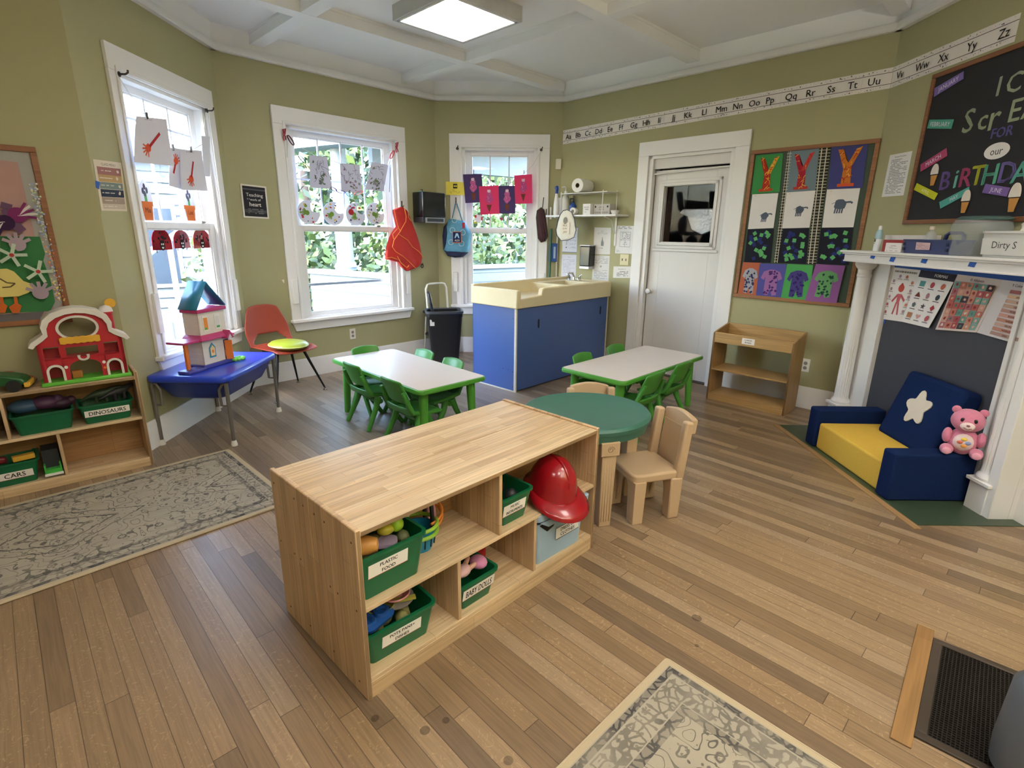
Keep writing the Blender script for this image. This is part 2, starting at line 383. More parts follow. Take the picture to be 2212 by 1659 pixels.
    mz = node(nt, 'ShaderNodeMix', data_type='RGBA'); L(M1(nt, 'MULTIPLY', sm, .75), mz.inputs[0]); L(ms.outputs[2], mz.inputs[6]); mz.inputs[7].default_value = lin('3A2A1E')
    L(mz.outputs[2], p.inputs['Base Color'])
    rr = node(nt, 'ShaderNodeMapRange'); rr.inputs[3].default_value = .26; rr.inputs[4].default_value = .44; L(gn.outputs[0], rr.inputs[0]); L(rr.outputs[0], p.inputs['Roughness'])
    b = node(nt, 'ShaderNodeBump'); b.inputs['Strength'].default_value = .25; b.inputs['Distance'].default_value = .003
    L(M1(nt, 'SUBTRACT', M1(nt, 'MULTIPLY', nz.outputs[0], .3), sm), b.inputs['Height']); L(b.outputs[0], p.inputs['Normal'])
    MATS['oak_floor'] = m; return m
def glass_mat(name='window_glass', tint=(1, 1, 1), refl=.9, rough=.02):
    if name in MATS: return MATS[name]
    m = bpy.data.materials.new(name); m.use_nodes = True; nt = m.node_tree; nt.nodes.clear(); L = nt.links.new
    o = node(nt, 'ShaderNodeOutputMaterial'); mx = node(nt, 'ShaderNodeMixShader'); t = node(nt, 'ShaderNodeBsdfTransparent'); g = node(nt, 'ShaderNodeBsdfGlossy')
    t.inputs[0].default_value = (*tint, 1); g.inputs['Roughness'].default_value = rough
    fr = node(nt, 'ShaderNodeFresnel'); fr.inputs[0].default_value = 1.45
    nz = node(nt, 'ShaderNodeTexNoise'); nz.inputs['Scale'].default_value = 3
    ge = node(nt, 'ShaderNodeNewGeometry')
    L(M1(nt, 'MULTIPLY', M1(nt, 'MULTIPLY', fr.outputs[0], M1(nt, 'SUBTRACT', 1, ge.outputs['Backfacing'])), M1(nt, 'ADD', M1(nt, 'MULTIPLY', nz.outputs[0], .2), refl)), mx.inputs[0]); L(t.outputs[0], mx.inputs[1]); L(g.outputs[0], mx.inputs[2]); L(mx.outputs[0], o.inputs[0])
    MATS[name] = m; return m
def milky_mat(name, col, a=.5, rough=.3, dv=.02):
    if name in MATS: return MATS[name]
    m = bpy.data.materials.new(name); m.use_nodes = True; nt = m.node_tree; L = nt.links.new; p = nt.nodes['Principled BSDF']
    nz = node(nt, 'ShaderNodeTexNoise'); nz.inputs['Scale'].default_value = 6
    mr = node(nt, 'ShaderNodeMapRange'); mr.inputs[3].default_value = max(0, a-dv); mr.inputs[4].default_value = min(1, a+dv); L(nz.outputs[0], mr.inputs[0]); L(mr.outputs[0], p.inputs['Alpha'])
    p.inputs['Base Color'].default_value = lin(col); p.inputs['Roughness'].default_value = rough
    MATS[name] = m; return m
OLIVE = mat('olive_wall_paint', 'A7A37C', .6, var=.035, scale=2.5, bump=.03, spec=.3)
WHITE = mat('white_trim_paint', 'E6E4E2', .42, var=.03, scale=4, bump=.02)
CEIL = mat('ceiling_paint', 'F2F2F2', .7, var=.03, scale=3)
# ------------------------------------------------------------------ floor, walls, ceiling
poly = [CN[k] for k in ('c01', 'c12', 'c23', 'c34', 'c45', 'c56', 'c67', 'c70')]
f = MB(floor_mat()); f.slab([(x*1.03, y*1.03 + (.0)) for x, y in poly], -.05, 0); fo = f.build('floor'); tag(fo, kind='structure')
ZC, ZB, ZCR = 3.145, 3.05, 2.943
HOLES = dict(w2=(.36, 1.39, .60, 2.45), w3=(.565, 1.79, .60, 2.45), w4=(.31, 1.2, .60, 2.45), w5=(1.20, 2.105, 0, 2.27))
NAMES = dict(w1='wall_left', w2='wall_left_bay', w3='wall_rear_left', w4='wall_rear', w5='wall_rear_right', w6='wall_right', w7='wall_front', w8='wall_far_left')
TH = .16
for k in W:
    wl = W[k]; mb = MB(OLIVE); L_ = wl.L
    if k in HOLES:
        a, b, z0, z1 = HOLES[k]
        mb.box(0, a, 0, TH, 0, ZC+.05).box(b, L_, 0, TH, 0, ZC+.05).box(a, b, 0, TH, z1, ZC+.05)
        if z0 > 0: mb.box(a, b, 0, TH, 0, z0)
    elif k == 'w1': mb.box(0, L_-.0, 0, TH*.6, 0, ZC+.05)
    else: mb.box(-.1, L_, 0, TH, 0, ZC+.05)
    tag(mb.build(NAMES[k], None, wl.pos(0), wl.deg), kind='structure')
def run(k, name, prof, z, mt, a=0, b=None):
    """moulding with an xz-profile (depth from the wall, height) along wall k"""
    wl = W[k]; b = wl.L if b is None else b; mb = MB(mt); n = len(prof)
    vs = [(a, -d, z+h) for d, h in prof] + [(b, -d, z+h) for d, h in prof]
    mb.add(vs, [tuple(range(n)), tuple(range(2*n-1, n-1, -1))] + [(i, i+n, (i+1)%n+n, (i+1)%n) for i in range(n)])
    return tag(mb.build(name, None, wl.pos(0), wl.deg), kind='structure')
CROWN = [(0, 0), (.04, 0), (.05, .008), (.05, .044), (.042, .055), (0, .03)]
FRIEZE = [(0, -.015), (.006, -.015), (.006, .06), (.03, .152), (0, .152)]
BASE = [(0, 0), (.02, 0), (.02, .17), (.012, .197), (0, .197)]
ti = 0
for k in W:
    ti += 1; run(k, 'trim_%d' % ti, CROWN, ZCR, WHITE, -.015, W[k].L+.015)
    ti += 1; run(k, 'trim_%d' % ti, FRIEZE, ZCR+.05, CEIL, 0, W[k].L)
SIDE = dict(w1='left', w2='left_bay', w3='rear_left', w4='rear', w6='right', w7='front', w8='far_left')
for k, sd in SIDE.items():
    run(k, 'baseboard_'+sd, BASE, 0, WHITE, -.0, W[k].L+(.0 if k != 'w6' else -4.6))
run('w5', 'baseboard_rear_right', BASE, 0, WHITE, 0, 1.08); run('w5', 'baseboard_rear_right_end', BASE, 0, WHITE, 2.236, W['w5'].L)
c = MB(CEIL); c.slab([(x*1.03, y*1.03) for x, y in poly], ZC, ZC+.05); ceil = tag(c.build('ceiling'), kind='structure')
def clip(p, d):
    """segment of the line p + t d inside the room"""
    ts = []; n = len(poly)
    for i in range(n):
        a = Vector(poly[i]); b = Vector(poly[(i+1) % n]); e = b-a; den = d.x*e.y-d.y*e.x
        if abs(den) < 1e-9: continue
        r = a-p; t = (r.x*e.y-r.y*e.x)/den; s_ = (r.x*d.y-r.y*d.x)/den
        if 0 <= s_ <= 1: ts.append(t)
    return sorted(ts)
G0 = Vector((-.481, 5.736)); GI = Vector((cos(.787), sin(.787))); GJ = Vector((-sin(.787), cos(.787)))
def beam(p, d, dz=0):
    ts = clip(p, d)
    for t0, t1 in zip(ts[::2], ts[1::2]):
        mb = MB(CEIL); a = p+d*t0; mb.box(0, t1-t0, -.06, .06, ZB+dz, ZC+.01); mb.box(0, t1-t0, -.066, -.058, ZC-.02, ZC+.01); mb.box(0, t1-t0, .058, .066, ZC-.02, ZC+.01)
        o = mb.build('beam', ceil, (a.x, a.y, 0), math.degrees(atan2(d.y, d.x)))
for i in range(0, 5): beam(G0+GJ*(-1.622*i), GI)
for i in range(0, 5): beam(G0+GI*(-1.589*i), GJ, .0025)
# ------------------------------------------------------------------ ceiling lights
def lightmat():
    m = bpy.data.materials.new('lit_diffuser'); m.use_nodes = True; nt = m.node_tree; p = nt.nodes['Principled BSDF']; L = nt.links.new
    tc = node(nt, 'ShaderNodeTexCoord'); wv = node(nt, 'ShaderNodeTexWave'); wv.bands_direction = 'X'; wv.inputs['Scale'].default_value = 1.6; wv.inputs['Distortion'].default_value = .3; L(tc.outputs['Object'], wv.inputs[0])
    mr = node(nt, 'ShaderNodeMapRange'); mr.inputs[3].default_value = LAMP*.72; mr.inputs[4].default_value = LAMP*1.15; L(wv.outputs['Fac'], mr.inputs[0]); L(mr.outputs[0], p.inputs['Emission Strength'])
    p.inputs['Emission Color'].default_value = lin('FFF6EC'); p.inputs['Base Color'].default_value = lin('F5F0E6'); return m
LM = lightmat()
def ceiling_light(x, y, label, sz=.70, rz=45, group='ceiling light boxes'):
    t = thing('ceiling_light', label, 'light', (x, y, ZC), rz, group); h = .105; s = sz/2; m = mat('light_housing', 'C9C7C5', .5)
    mb = MB(m); k = .025
    mb.box(-s, s, -s, -s+k, -h, 0).box(-s, s, s-k, s, -h, 0).box(-s, -s+k, -s+k, s-k, -h, 0).box(s-k, s, -s+k, s-k, -h, 0)
    mb.build('housing', t, bevel=.003)
    f2 = MB(mat('light_rim', 'EDEBE8', .4)); f2.box(-s+k, s-k, -s+k, -s+k+.018, -h-.004, -h+.006).box(-s+k, s-k, s-k-.018, s-k, -h-.004, -h+.006).box(-s+k, -s+k+.018, -s+k, s-k, -h-.004, -h+.006).box(s-k-.018, s-k, -s+k, s-k, -h-.004, -h+.006)
    f2.build('rim', t)
    d = MB(LM); d.box(-s+k+.016, s-k-.016, -s+k+.016, s-k-.016, -h+.001, -h+.008); d.build('diffuser', t)
    return t
ceiling_light(-.45, 4.63, 'square white ceiling light box with glowing diffuser between the ceiling beams')
for i, (x, y) in enumerate([(-.45, 2.36), (-1.0, -.6), (.75, -.2), (1.75, 1.5), (2.0, -1.2)]):  # extra light boxes added out of view to brighten the room
    ceiling_light(x, y, 'square ceiling light box added out of view to brighten the room', group='added ceiling lights out of view')
def added_uplight(x, y, label):  # unseen upward fill lamp, added to lift the ceiling brightness
    t = thing('added_floor_lamp', label, 'added fill lamp', (x, y, 0), 0); m = MB(mat('lamp_steel', '8A8A8C', .3, .8)); m.at().lathe([(.14, 0), (.14, .015), (.02, .03), (.012, .05), (.012, 1.68), (.02, 1.7)], 24); m.build('pole', t)
    m = MB(mat('lamp_bowl', 'D8D6D2', .5)); m.lathe([(.02, 1.7), (.1, 1.73), (.17, 1.8), (.18, 1.83), (.165, 1.8), (.1, 1.745), (0, 1.72)], 28); m.build('lamp_shade', t)
    m = MB(mat('fill_bulb', 'FFF6EA', .5, emit=UPL)); m.lathe([(.13, 1.79), (0, 1.795)], 24); m.build('bulb', t)
added_uplight(2.35, -.2, 'added steel uplight out of view on the right, brightening the ceiling')
# ------------------------------------------------------------------ windows
def window(idx, k, ou, z_sill, hooks):
    """ou: outer casing u0,u1; opening from HOLES"""
    wl = W[k]; a, b, z0, z1 = HOLES[k]; u0, u1 = ou; zt = 2.602
    t = thing('window_%d' % idx, None, None, wl.pos(0), wl.deg, kind='structure')
    m = MB(WHITE)
    m.box(u0, a, -.024, 0, z_sill+.02, z1); m.box(b, u1, -.024, 0, z_sill+.02, z1); m.box(u0, u1, -.024, 0, z1, zt)
    m.box(a-.03, a-.006, -.034, -.024, z_sill+.03, z1+.02).box(b+.006, b+.03, -.034, -.024, z_sill+.03, z1+.02).box(a-.03, b+.03, -.034, -.024, z1+.006, z1+.03)
    m.build('casing', t, bevel=.003)
    m = MB(WHITE)   # jambs
    m.box(a-.001, a+.022, 0, TH, z0, z1).box(b-.022, b+.001, 0, TH, z0, z1).box(a, b, 0, TH, z1-.022, z1+.001).box(a, b, 0, TH, z0, z0+.03)
    m.box(a+.022, a+.04, 0, .025, z0, z1).box(b-.04, b-.022, 0, .025, z0, z1); m.build('jamb', t)
    m = MB(WHITE); m.box(u0-.012, u1+.012, -.06, .03, z_sill-.012, z_sill+.022); m.build('sill', t, bevel=.008)
    m = MB(WHITE); m.prism([(u0+.0, z_sill-.012), (u1, z_sill-.012), (u1-.03, z_sill-.1), (u0+.03, z_sill-.1)], -.022, 0); m.build('apron', t, bevel=.003)
    ga, gb = a+.105, b-.105; zr = 1.52
    def sash(nm, y, zz0, zz1, bl, bt):
        s_ = thing(nm, None, None); s_.parent = t; fm = MB(WHITE); x0, x1 = a+.03, b-.03
        fm.box(x0, ga, y, y+.035, zz0, zz1).box(gb, x1, y, y+.035, zz0, zz1).box(ga, gb, y, y+.035, zz0, zz0+bl).box(ga, gb, y, y+.035, zz1-bt, zz1)
        e = .012; fm.box(ga, ga+e, y+.01, y+.03, zz0+bl, zz1-bt).box(gb-e, gb, y+.01, y+.03, zz0+bl, zz1-bt).box(ga, gb, y+.01, y+.03, zz0+bl, zz0+bl+e).box(ga, gb, y+.01, y+.03, zz1-bt-e, zz1-bt)
        bpy.data.objects.remove(s_)
        o = fm.build(nm, t, bevel=.002); g = MB(glass_mat()); g.box(ga+.004, gb-.004, y+.017, y+.021, zz0+bl+.004, zz1-bt-.004); g.build('glass_pane', o)
        return o
    lo = sash('lower_sash', .03, z0+.005, zr+.022, .055, .045)
    up = sash('upper_sash', .075, zr-.022, z1-.02, .045, .052)
    mu = MB(mat('muntin_paint', 'C9CBD0', .4)); zt_, zb_ = z1-.07, zr+.03; nb = 4 if k == 'w3' else 3
    for i in range(1, nb):
        x = ga+(gb-ga)*i/nb
        if k == 'w2': mu.box(x-.008, x+.008, .084, .1, zb_, zt_)
        else: mu.box(x-.007, x+.007, .084, .1, zb_, zt_)
    if k == 'w2': mu.box(ga, gb, .084, .1, zt_-.17, zt_-.155)
    if k == 'w3': mu.box(ga, gb, .084, .1, zb_+.43, zb_+.443)
    mu.build('muntin_grid', t)
    lk = MB(mat('brass_lock', '8E8A84', .35, 1)); lk.cyl(((a+b)/2+.3*(b-a), .03, zr+.022), ((a+b)/2+.3*(b-a), .03, zr+.04), .018, .012).box((a+b)/2+.3*(b-a)-.03, (a+b)/2+.3*(b-a)+.02, .015, .03, zr+.026, zr+.036); lk.build('sash_lock', t)
    # stop blocks on the lower casing
    for x in (u0+.022, u1-.075):
        bk = MB(WHITE); bk.box(x, x+.053, -.045, -.024, .78, 1.02 if k != 'w2' else 1.06); bk.build('stop_block', t, bevel=.003)
    return t
window(1, 'w2', (.273, 1.503), .594, 1); window(2, 'w3', (.444, 1.917), .594, 1); window(3, 'w4', (.164, 1.346), .594, 1)
o_ = MB(mat('aluminium_screen_bar', 'AEB4BD', .3, .6)); a, b = HOLES['w3'][:2]
o_.box(a+.06, b-.06, .13, .145, .93, .955); tag(o_.build('trim_40', None, W['w3'].pos(0), W['w3'].deg), kind='structure')
for x_, y_, r_ in ((810, 1552, .013), (963, 1556, .012), (918, 1578, .016), (1098, 1643, .015), (1505, 1335, .02), (1505, 1395, .008)):
    q_ = atz(x_, y_); m_ = MB(milky_mat('floor_stain', '5A4A3C', .17, .6)); m_.lathe([(r_, .0006), (0, .0007)], 20); so = m_.build('floor_stain', fo, (q_[0], q_[1], 0))
# ------------------------------------------------------------------ door
def door():
    wl = W['w5']; a, b, z0, z1 = HOLES['w5']; t = thing('door_1', None, None, wl.pos(0), wl.deg, kind='structure'); D = mat('door_paint', 'D7D4D2', .38, var=.05, scale=3)
    m = MB(WHITE); m.box(1.081, a, -.024, 0, 0, z1).box(b, 2.234, -.024, 0, 0, z1).box(1.081, 2.234, -.024, 0, z1, 2.406); m.build('casing', t, bevel=.003)
    m = MB(WHITE); m.box(a-.001, a+.03, 0, TH, 0, z1).box(b-.03, b+.001, 0, TH, 0, z1).box(a, b, 0, TH, z1-.03, z1+.001); m.box(a+.03, a+.045, .0, .06, 0, z1-.03).box(b-.045, b-.03, .0, .06, 0, z1-.03); m.build('jamb', t)
    x0, x1 = a+.05, b-.05; y = .065; wx0, wx1, wz0, wz1 = 1.375, 1.915, 1.425, 1.97
    m = MB(D); m.box(x0, wx0, y, y+.04, .015, z1-.14).box(wx1, x1, y, y+.04, .015, z1-.14).box(wx0, wx1, y, y+.04, .015, wz0).box(wx0, wx1, y, y+.04, wz1, z1-.14)
    d = m.build('door_leaf', t, bevel=.002)
    m = MB(D); m.box(a+.03, b-.03, .03, .09, z1-.125, z1-.03); m.build('head_panel', t)
    m = MB(D)
    for q, e in ((.065, .012), (.035, .022)):
        m.box(wx0-q, wx0-q+.03, y-e, y, wz0-q, wz1+q).box(wx1+q-.03, wx1+q, y-e, y, wz0-q, wz1+q).box(wx0-q, wx1+q, y-e, y, wz1+q-.03, wz1+q).box(wx0-q, wx1+q, y-e, y, wz0-q, wz0-q+.03)
    m.box(wx0-.09, wx1+.09, y-.016, y, wz0-.095, wz0-.07); m.build('window_moulding', d, bevel=.003)
    g = MB(glass_mat('door_glass', (.95, .97, 1), .08)); g.box(wx0, wx1, y+.015, y+.02, wz0, wz1); g.build('glass_pane', d)
    kb = MB(mat('white_knob', 'E4E1DC', .25)); 
    kb.at(1.30, y, .905, rx=90).lathe([(.03, 0), (.03, .006), (.012, .01), (.012, .03), (.026, .038), (.031, .052), (.026, .066), (0, .07)]).pop(); kb.build('door_knob', d)
    th = MB(mat('dark_threshold', '4A4038', .5)); th.box(a, b, .02, TH, 0, .012); th.build('threshold', t)
    rod = MB(WHITE); rod.cyl((x0, y-.03, 2.095), (x1+.03, y-.03, 2.12), .007); rod.build('curtain_rod', t)
    # room beyond the door glass
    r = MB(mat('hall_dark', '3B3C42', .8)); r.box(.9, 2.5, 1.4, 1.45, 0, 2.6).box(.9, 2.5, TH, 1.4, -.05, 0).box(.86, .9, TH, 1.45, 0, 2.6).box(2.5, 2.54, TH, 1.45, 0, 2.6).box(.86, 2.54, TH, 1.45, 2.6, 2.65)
    r.use(mat('hall_shelf', '8C96A6', .6)).box(2.0, 2.25, .9, 1.3, 0, 2.3); r.use(mat('hall_wood', '8A6A55', .6)).box(1.0, 1.1, .6, .7, 0, 2.3)
    tag(r.build('wall_hall', None, wl.pos(0), wl.deg), kind='structure')
    hb = MB(mat('silver_bag', 'B9B4B0', .35, .3, bump=.6, scale=40)); 
    hb.prism([(1.42, 1.72), (1.46, 1.76), (1.8, 1.76), (1.84, 1.55), (1.7, 1.5), (1.58, 1.55), (1.52, 1.68)], .3, .36)
    tag(hb.build('foil_bag', None, wl.pos(0), wl.deg, bevel=.01), 'silvery foil bag hanging behind the glass of the white door', 'bag')
door()
# ================================================================== furniture
class Fr:
    def __init__(s, x, y, deg): s.x, s.y, s.deg = x, y, deg; s.c, s.s = cos(radians(deg)), sin(radians(deg))
    def p(s, x, y, z=0): return (s.x+s.c*x-s.s*y, s.y+s.s*x+s.c*y, z)
def rr(w, d, r, n=4):
    """rounded rectangle loop, counter-clockwise"""
    out = []; r = min(r, w/2-1e-4, d/2-1e-4)
    for cx, cy, a in ((w/2-r, -d/2+r, -90), (w/2-r, d/2-r, 0), (-w/2+r, d/2-r, 90), (-w/2+r, -d/2+r, 180)):
        for i in range(n+1): t = radians(a+90*i/n); out.append((cx+r*cos(t), cy+r*sin(t)))
    return out
def loft(mb, loops, cap0=True, cap1=True):
    """loops: list of (points xy, z)"""
    n = len(loops[0][0]); vs = [(x, y, z) for pts, z in loops for x, y in pts]; fs = []
    for k in range(len(loops)-1):
        for i in range(n): j = (i+1) % n; fs.append((k*n+i, k*n+j, (k+1)*n+j, (k+1)*n+i))
    if cap0: fs.append(tuple(range(n-1, -1, -1)))
    if cap1: fs.append(tuple(range((len(loops)-1)*n, len(loops)*n)))
    return mb.add(vs, fs)
def tub(mb, w, d, h, r=.02, tap=.02, th=.004, rim=.008, rimh=.01):
    """open-topped plastic tray, widest at the rim"""
    a = rr(w-2*tap, d-2*tap, r); b = rr(w, d, r)
    L_ = [(a, 0), (b, h-rimh), (rr(w+2*rim, d+2*rim, r+rim), h-rimh), (rr(w+2*rim, d+2*rim, r+rim), h), (rr(w-2*th, d-2*th, r), h), (rr(w-2*tap-2*th, d-2*tap-2*th, r), th)]
    return loft(mb, L_)
LIGHTWOOD = wood_mat('rubberwood_top', 'DCC19A', 'C4A278', row=.042, ln=.36, axis='X', rough=.36, coat=.15)
LIGHTWOOD_Z = wood_mat('rubberwood_side', 'D0B088', 'BC9A72', row=.045, ln=.5, axis='ZX', rough=.42)
LIGHTWOOD_ZY = wood_mat('rubberwood_end', 'D2B18A', 'BE9B72', row=.045, ln=.5, axis='Z', rough=.42)
LIGHTWOOD_E = wood_mat('rubberwood_rail', 'CDB088', 'B89670', row=.05, ln=.6, axis='XZ', rough=.42)
def cubby(name, label, x, y, rz, L, D, H, u_top, u_bot, back=True, zs=(.335, .35), zt=(.612, .628), z0=.08, lip=.02, group='light wooden toy shelves', xl=0):
    """toy shelf: origin at the front left foot, opening towards -y"""
    t = thing(name, label, 'shelf', (x, y, 0), rz, group); th = .018
    for a in (0, L-th):
        m = MB(LIGHTWOOD_ZY); m.box(a, a+th, 0, D, 0, H)
        o = m.build('side_panel', t, bevel=.004)
        sc_ = MB(mat('screw_hole', '5A4028', .6)); X = a-.0008 if a == 0 else a+th+.0008
        for yy, zz in ((.03, H-.05), (.2, H-.05), (.03, .34), (.2, .34), (.05, .05), (.22, .06), (.15, .34), (.27, H-.05)):
            sc_.cyl((X, yy, zz), (X+(.003 if a == 0 else -.003), yy, zz), .004, n=8)
        sc_.build('screw', o)
    m = MB(LIGHTWOOD); m.box(th, L-th, .0, D, zt[0], zt[1]); m.build('top_board', t, bevel=.002)
    m = MB(LIGHTWOOD); m.box(th, L-th, .004, D-.008, zs[0], zs[1]); m.build('middle_shelf', t, bevel=.002)
    m = MB(LIGHTWOOD); m.box(th, L-th, .004, D-.008, z0-.016, z0); m.build('bottom_board', t, bevel=.002)
    m = MB(LIGHTWOOD_E); m.box(th, L-th, .003, .02, .0, z0-.0165); m.build('kick_rail', t, bevel=.002)
    for u in u_top: m = MB(LIGHTWOOD_ZY); m.box(u-.008, u+.008, .006, D-.008, zs[1], zt[0]); m.build('divider', t, bevel=.002)
    for u in u_bot: m = MB(LIGHTWOOD_ZY); m.box(u-.008, u+.008, .006, D-.008, z0, zs[0]); m.build('divider', t, bevel=.002)
    if back: m = MB(wood_mat('back_ply', 'A87C50', '98703F', row=.3, ln=1.3, axis='XZ', rough=.6)); m.box(th, L-th, D-.008, D-.002, z0-.016, zt[0]); m.build('back_panel', t)
    return t
SH = Fr(-.462, 1.391, 46.2)
cubby('toy_shelf', 'low light wood shelf nearest the viewer, with green tubs, red helmet and blue box', SH.x, SH.y, SH.deg, 1.26, .309, .636, (.62,), (.405, .83))
bk = SH.p(1.26, .621)
cubby('toy_shelf', 'low light wood shelf standing back to back behind the shelf with the red helmet', bk[0], bk[1], SH.deg+180, 1.26, .309, .636, (.62,), (.405, .83))
LS = Fr(-2.351, 3.197, 42)   # left shelf: front right foot
o = LS.p(-1.2, 0)
cubby('toy_shelf', 'light wood shelf against the left wall carrying the toy barn', o[0], o[1], 42, 1.2, .238, .636, (1.2-.64,), (1.2-.437,), zs=(.322, .34), zt=(.585, .605), z0=.06)
# ------------------------------------------------------------------ green tubs
GREEN = mat('dark_green_plastic', '0A5F3A', .35, var=.06)
def bin_(x, y, z, rz, w, d, h, label, text=None, lab=None, group='green plastic toy tubs', col=None, name='storage_tub', cat='tub', m=None):
    t = thing(name, label, cat, (x, y, z), rz, group)
    mb = MB(m or GREEN); tub(mb, w, d, h); mb.build('tub_body', t, sharp=50)
    if text:
        lw, lh, cx, cz = lab; k = .02/(h-.01)
        ya = lambda zz: -d/2+.02-.02*zz/(h-.01)-.001
        s_ = Sheet([(cx-lw/2, cz+lh/2), (cx+lw/2, cz+lh/2), (cx+lw/2, cz-lh/2), (cx-lw/2, cz-lh/2)], P_('EFE9E2'), th=.001)
        s_.rect(0, 1, 0, .04, 'A04A3A'); n = len(text)
        for i, tx in enumerate(text): s_.text(tx, .5, 1-(i+.5)/n*.92-.03, .5/n if n > 1 else .6, '2E2A2A', wmax=.82-.1*(n > 1)*(i > 0), rot=.0, bold=.0009)
        o = s_.build('name_label', t, M=Matrix.Translation((0, ya(cz), 0)) @ Matrix.Rotation(0, 4, 'X'))
        s = tan(.02/(h-.01)); 
        for v in o.data.vertices: v.co.y -= (v.co.z-cz)*s
        if isinstance(text, (list, tuple)): tag(o, 'white label reading %s in black capitals' % ' '.join(text))
    return t
p = SH.p(.142, .155); bin_(p[0], p[1], .351, SH.deg, .26, .27, .165, 'green tub labelled PLASTIC FOOD on the upper shelf', ['PLASTIC', 'FOOD'], (.15, .052, -.02, .105))
p = SH.p(.17, .16); bin_(p[0], p[1], .081, SH.deg-3, .275, .27, .135, 'green tub labelled POTS PANS DISHES on the bottom shelf', ['POTS PANS+', 'DISHES'], (.155, .05, 0, .075))
p = SH.p(.52, .155); bin_(p[0], p[1], .081, SH.deg, .2, .27, .12, 'green tub labelled BABY DOLLS in the lower middle cubby', ['BABY DOLLS'], (.165, .05, 0, .07))
p = SH.p(.735, .155); bin_(p[0], p[1], .351, SH.deg, .185, .26, .13, 'green tub labelled MUSIC INSTRUMENTS beside the red helmet', ['MUSIC', 'INSTRUMENTS'], (.13, .052, -.01, .07))
p = LS.p(-.481, .125); bin_(p[0], p[1], .341, 42, .275, .22, .12, 'green tub without a label in the left shelf, heaped with dark toys')
p = LS.p(-.183, .125); bin_(p[0], p[1], .341, 42, .265, .22, .12, 'green tub labelled DINOSAURS in the left shelf', ['DINOSAURS'], (.225, .042, 0, .065))
p = LS.p(-.68, .125); bin_(p[0], p[1], .061, 42, .26, .22, .135, 'green tub labelled CARS on the bottom of the left shelf', ['CARS'], (.16, .045, .02, .06))
p = LS.p(-.8, .125); bin_(p[0], p[1], .341, 42, .26, .22, .12, 'green tub at the left picture edge in the left shelf')
# contents ---------------------------------------------------------------
def toy(name, label, cat, m, fn, pos, rz=0, group=None, **k):
    mb = MB(m); fn(mb); return tag(mb.build(name, None, pos, rz, **k), label, cat, group)
YEL = mat('toy_yellow', 'D9A83A', .4); BLU = mat('toy_blue', '2F6CB5', .35); PNK = mat('toy_pink', 'D98AA0', .4); LIME = mat('toy_lime', '9CC23A', .45); RED = mat('toy_red', 'C0202A', .3); WHT = mat('toy_white', 'E6E3DD', .4); PUR = mat('toy_purple', '6E5590', .5); DBL = mat('toy_dark_blue', '2A3C66', .5); ORG = mat('toy_orange', 'E07A30', .4); TEAL = mat('toy_teal', '2C8FA8', .4)
def at(x, y, z, fr=SH): return fr.p(x, y, z)
G1 = 'plastic food in the upper green tub'
toy('toy_bun', 'yellow-brown plastic bread roll at the left end of the food tub', 'toy food', mat('bread', 'C98F45', .5), lambda m: m.at(ry=90).lathe([(0, -.06), (.022, -.055), (.03, -.03), (.032, 0), (.03, .03), (.022, .055), (0, .06)]), at(.06, .09, .52), 10, G1)
toy('toy_loaf', 'long yellow plastic loaf behind the bread roll', 'toy food', YEL, lambda m: m.tube([(-.07, 0, 0), (-.03, 0, .012), (.02, 0, .015), (.06, 0, .0)], [.012, .022, .022, .01]), at(.09, .15, .535), 20, G1)
toy('toy_duck', 'small yellow plastic bird among the plastic food', 'toy food', mat('olive_yellow', 'C8BE3C', .4), lambda m: m.ball((0, 0, 0), (.03, .02, .018)).ball((-.022, 0, .024), .012).cyl((-.03, 0, .026), (-.046, 0, .024), .005, .001), at(.165, .1, .53), 30, G1)
toy('green_ball', 'lime green plastic fruit ball in the food tub', 'toy food', mat('lime_fruit', '9CC832', .35), lambda m: m.ball((0, 0, 0), .027), at(.205, .1, .535), 0, G1)
toy('toy_cup', 'small white plastic cup standing on the food tub rim', 'toy food', WHT, lambda m: m.at(ry=70).lathe([(0, 0), (.018, 0), (.022, .04), (.019, .04), (.016, .004)]), at(.235, .14, .545), 0, G1)
toy('toy_plum', 'blue plastic bottle lying behind the bread roll', 'toy food', BLU, lambda m: m.tube([(-.06, 0, 0), (0, 0, .005), (.03, 0, .005), (.04, 0, .005), (.06, 0, .005)], [.02, .024, .022, .01, .009]), at(.13, .2, .535), 0, G1)
toy('toy_slice', 'grey-purple plastic slice lying flat among the plastic food', 'toy food', mat('mauve', '8E7F95', .5), lambda m: m.slab(rr(.12, .06, .02), 0, .012), at(.13, .09, .495), 12, G1)
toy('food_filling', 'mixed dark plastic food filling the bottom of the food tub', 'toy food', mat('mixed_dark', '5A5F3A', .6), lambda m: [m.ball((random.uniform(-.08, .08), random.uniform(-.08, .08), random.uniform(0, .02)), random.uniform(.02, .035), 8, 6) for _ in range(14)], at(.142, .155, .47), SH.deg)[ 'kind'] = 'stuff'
G2 = 'toy dishes in the lower green tub'
toy('toy_muffin_tray', 'blue toy baking tray with two round cups in the lower tub', 'toy dish', mat('tray_blue', '1F4F96', .35), lambda m: (loft(m, [(rr(.13, .075, .03), 0), (rr(.14, .085, .03), .014), (rr(.13, .075, .03), .016)]), m.at(-.032, 0, .016).lathe([(.03, 0), (.026, .012), (.018, .012), (.016, .002)], 18).pop(), m.at(.032, 0, .016).lathe([(.03, 0), (.026, .012), (.018, .012), (.016, .002)], 18).pop()), at(.1, .1, .2), SH.deg+12, G2)
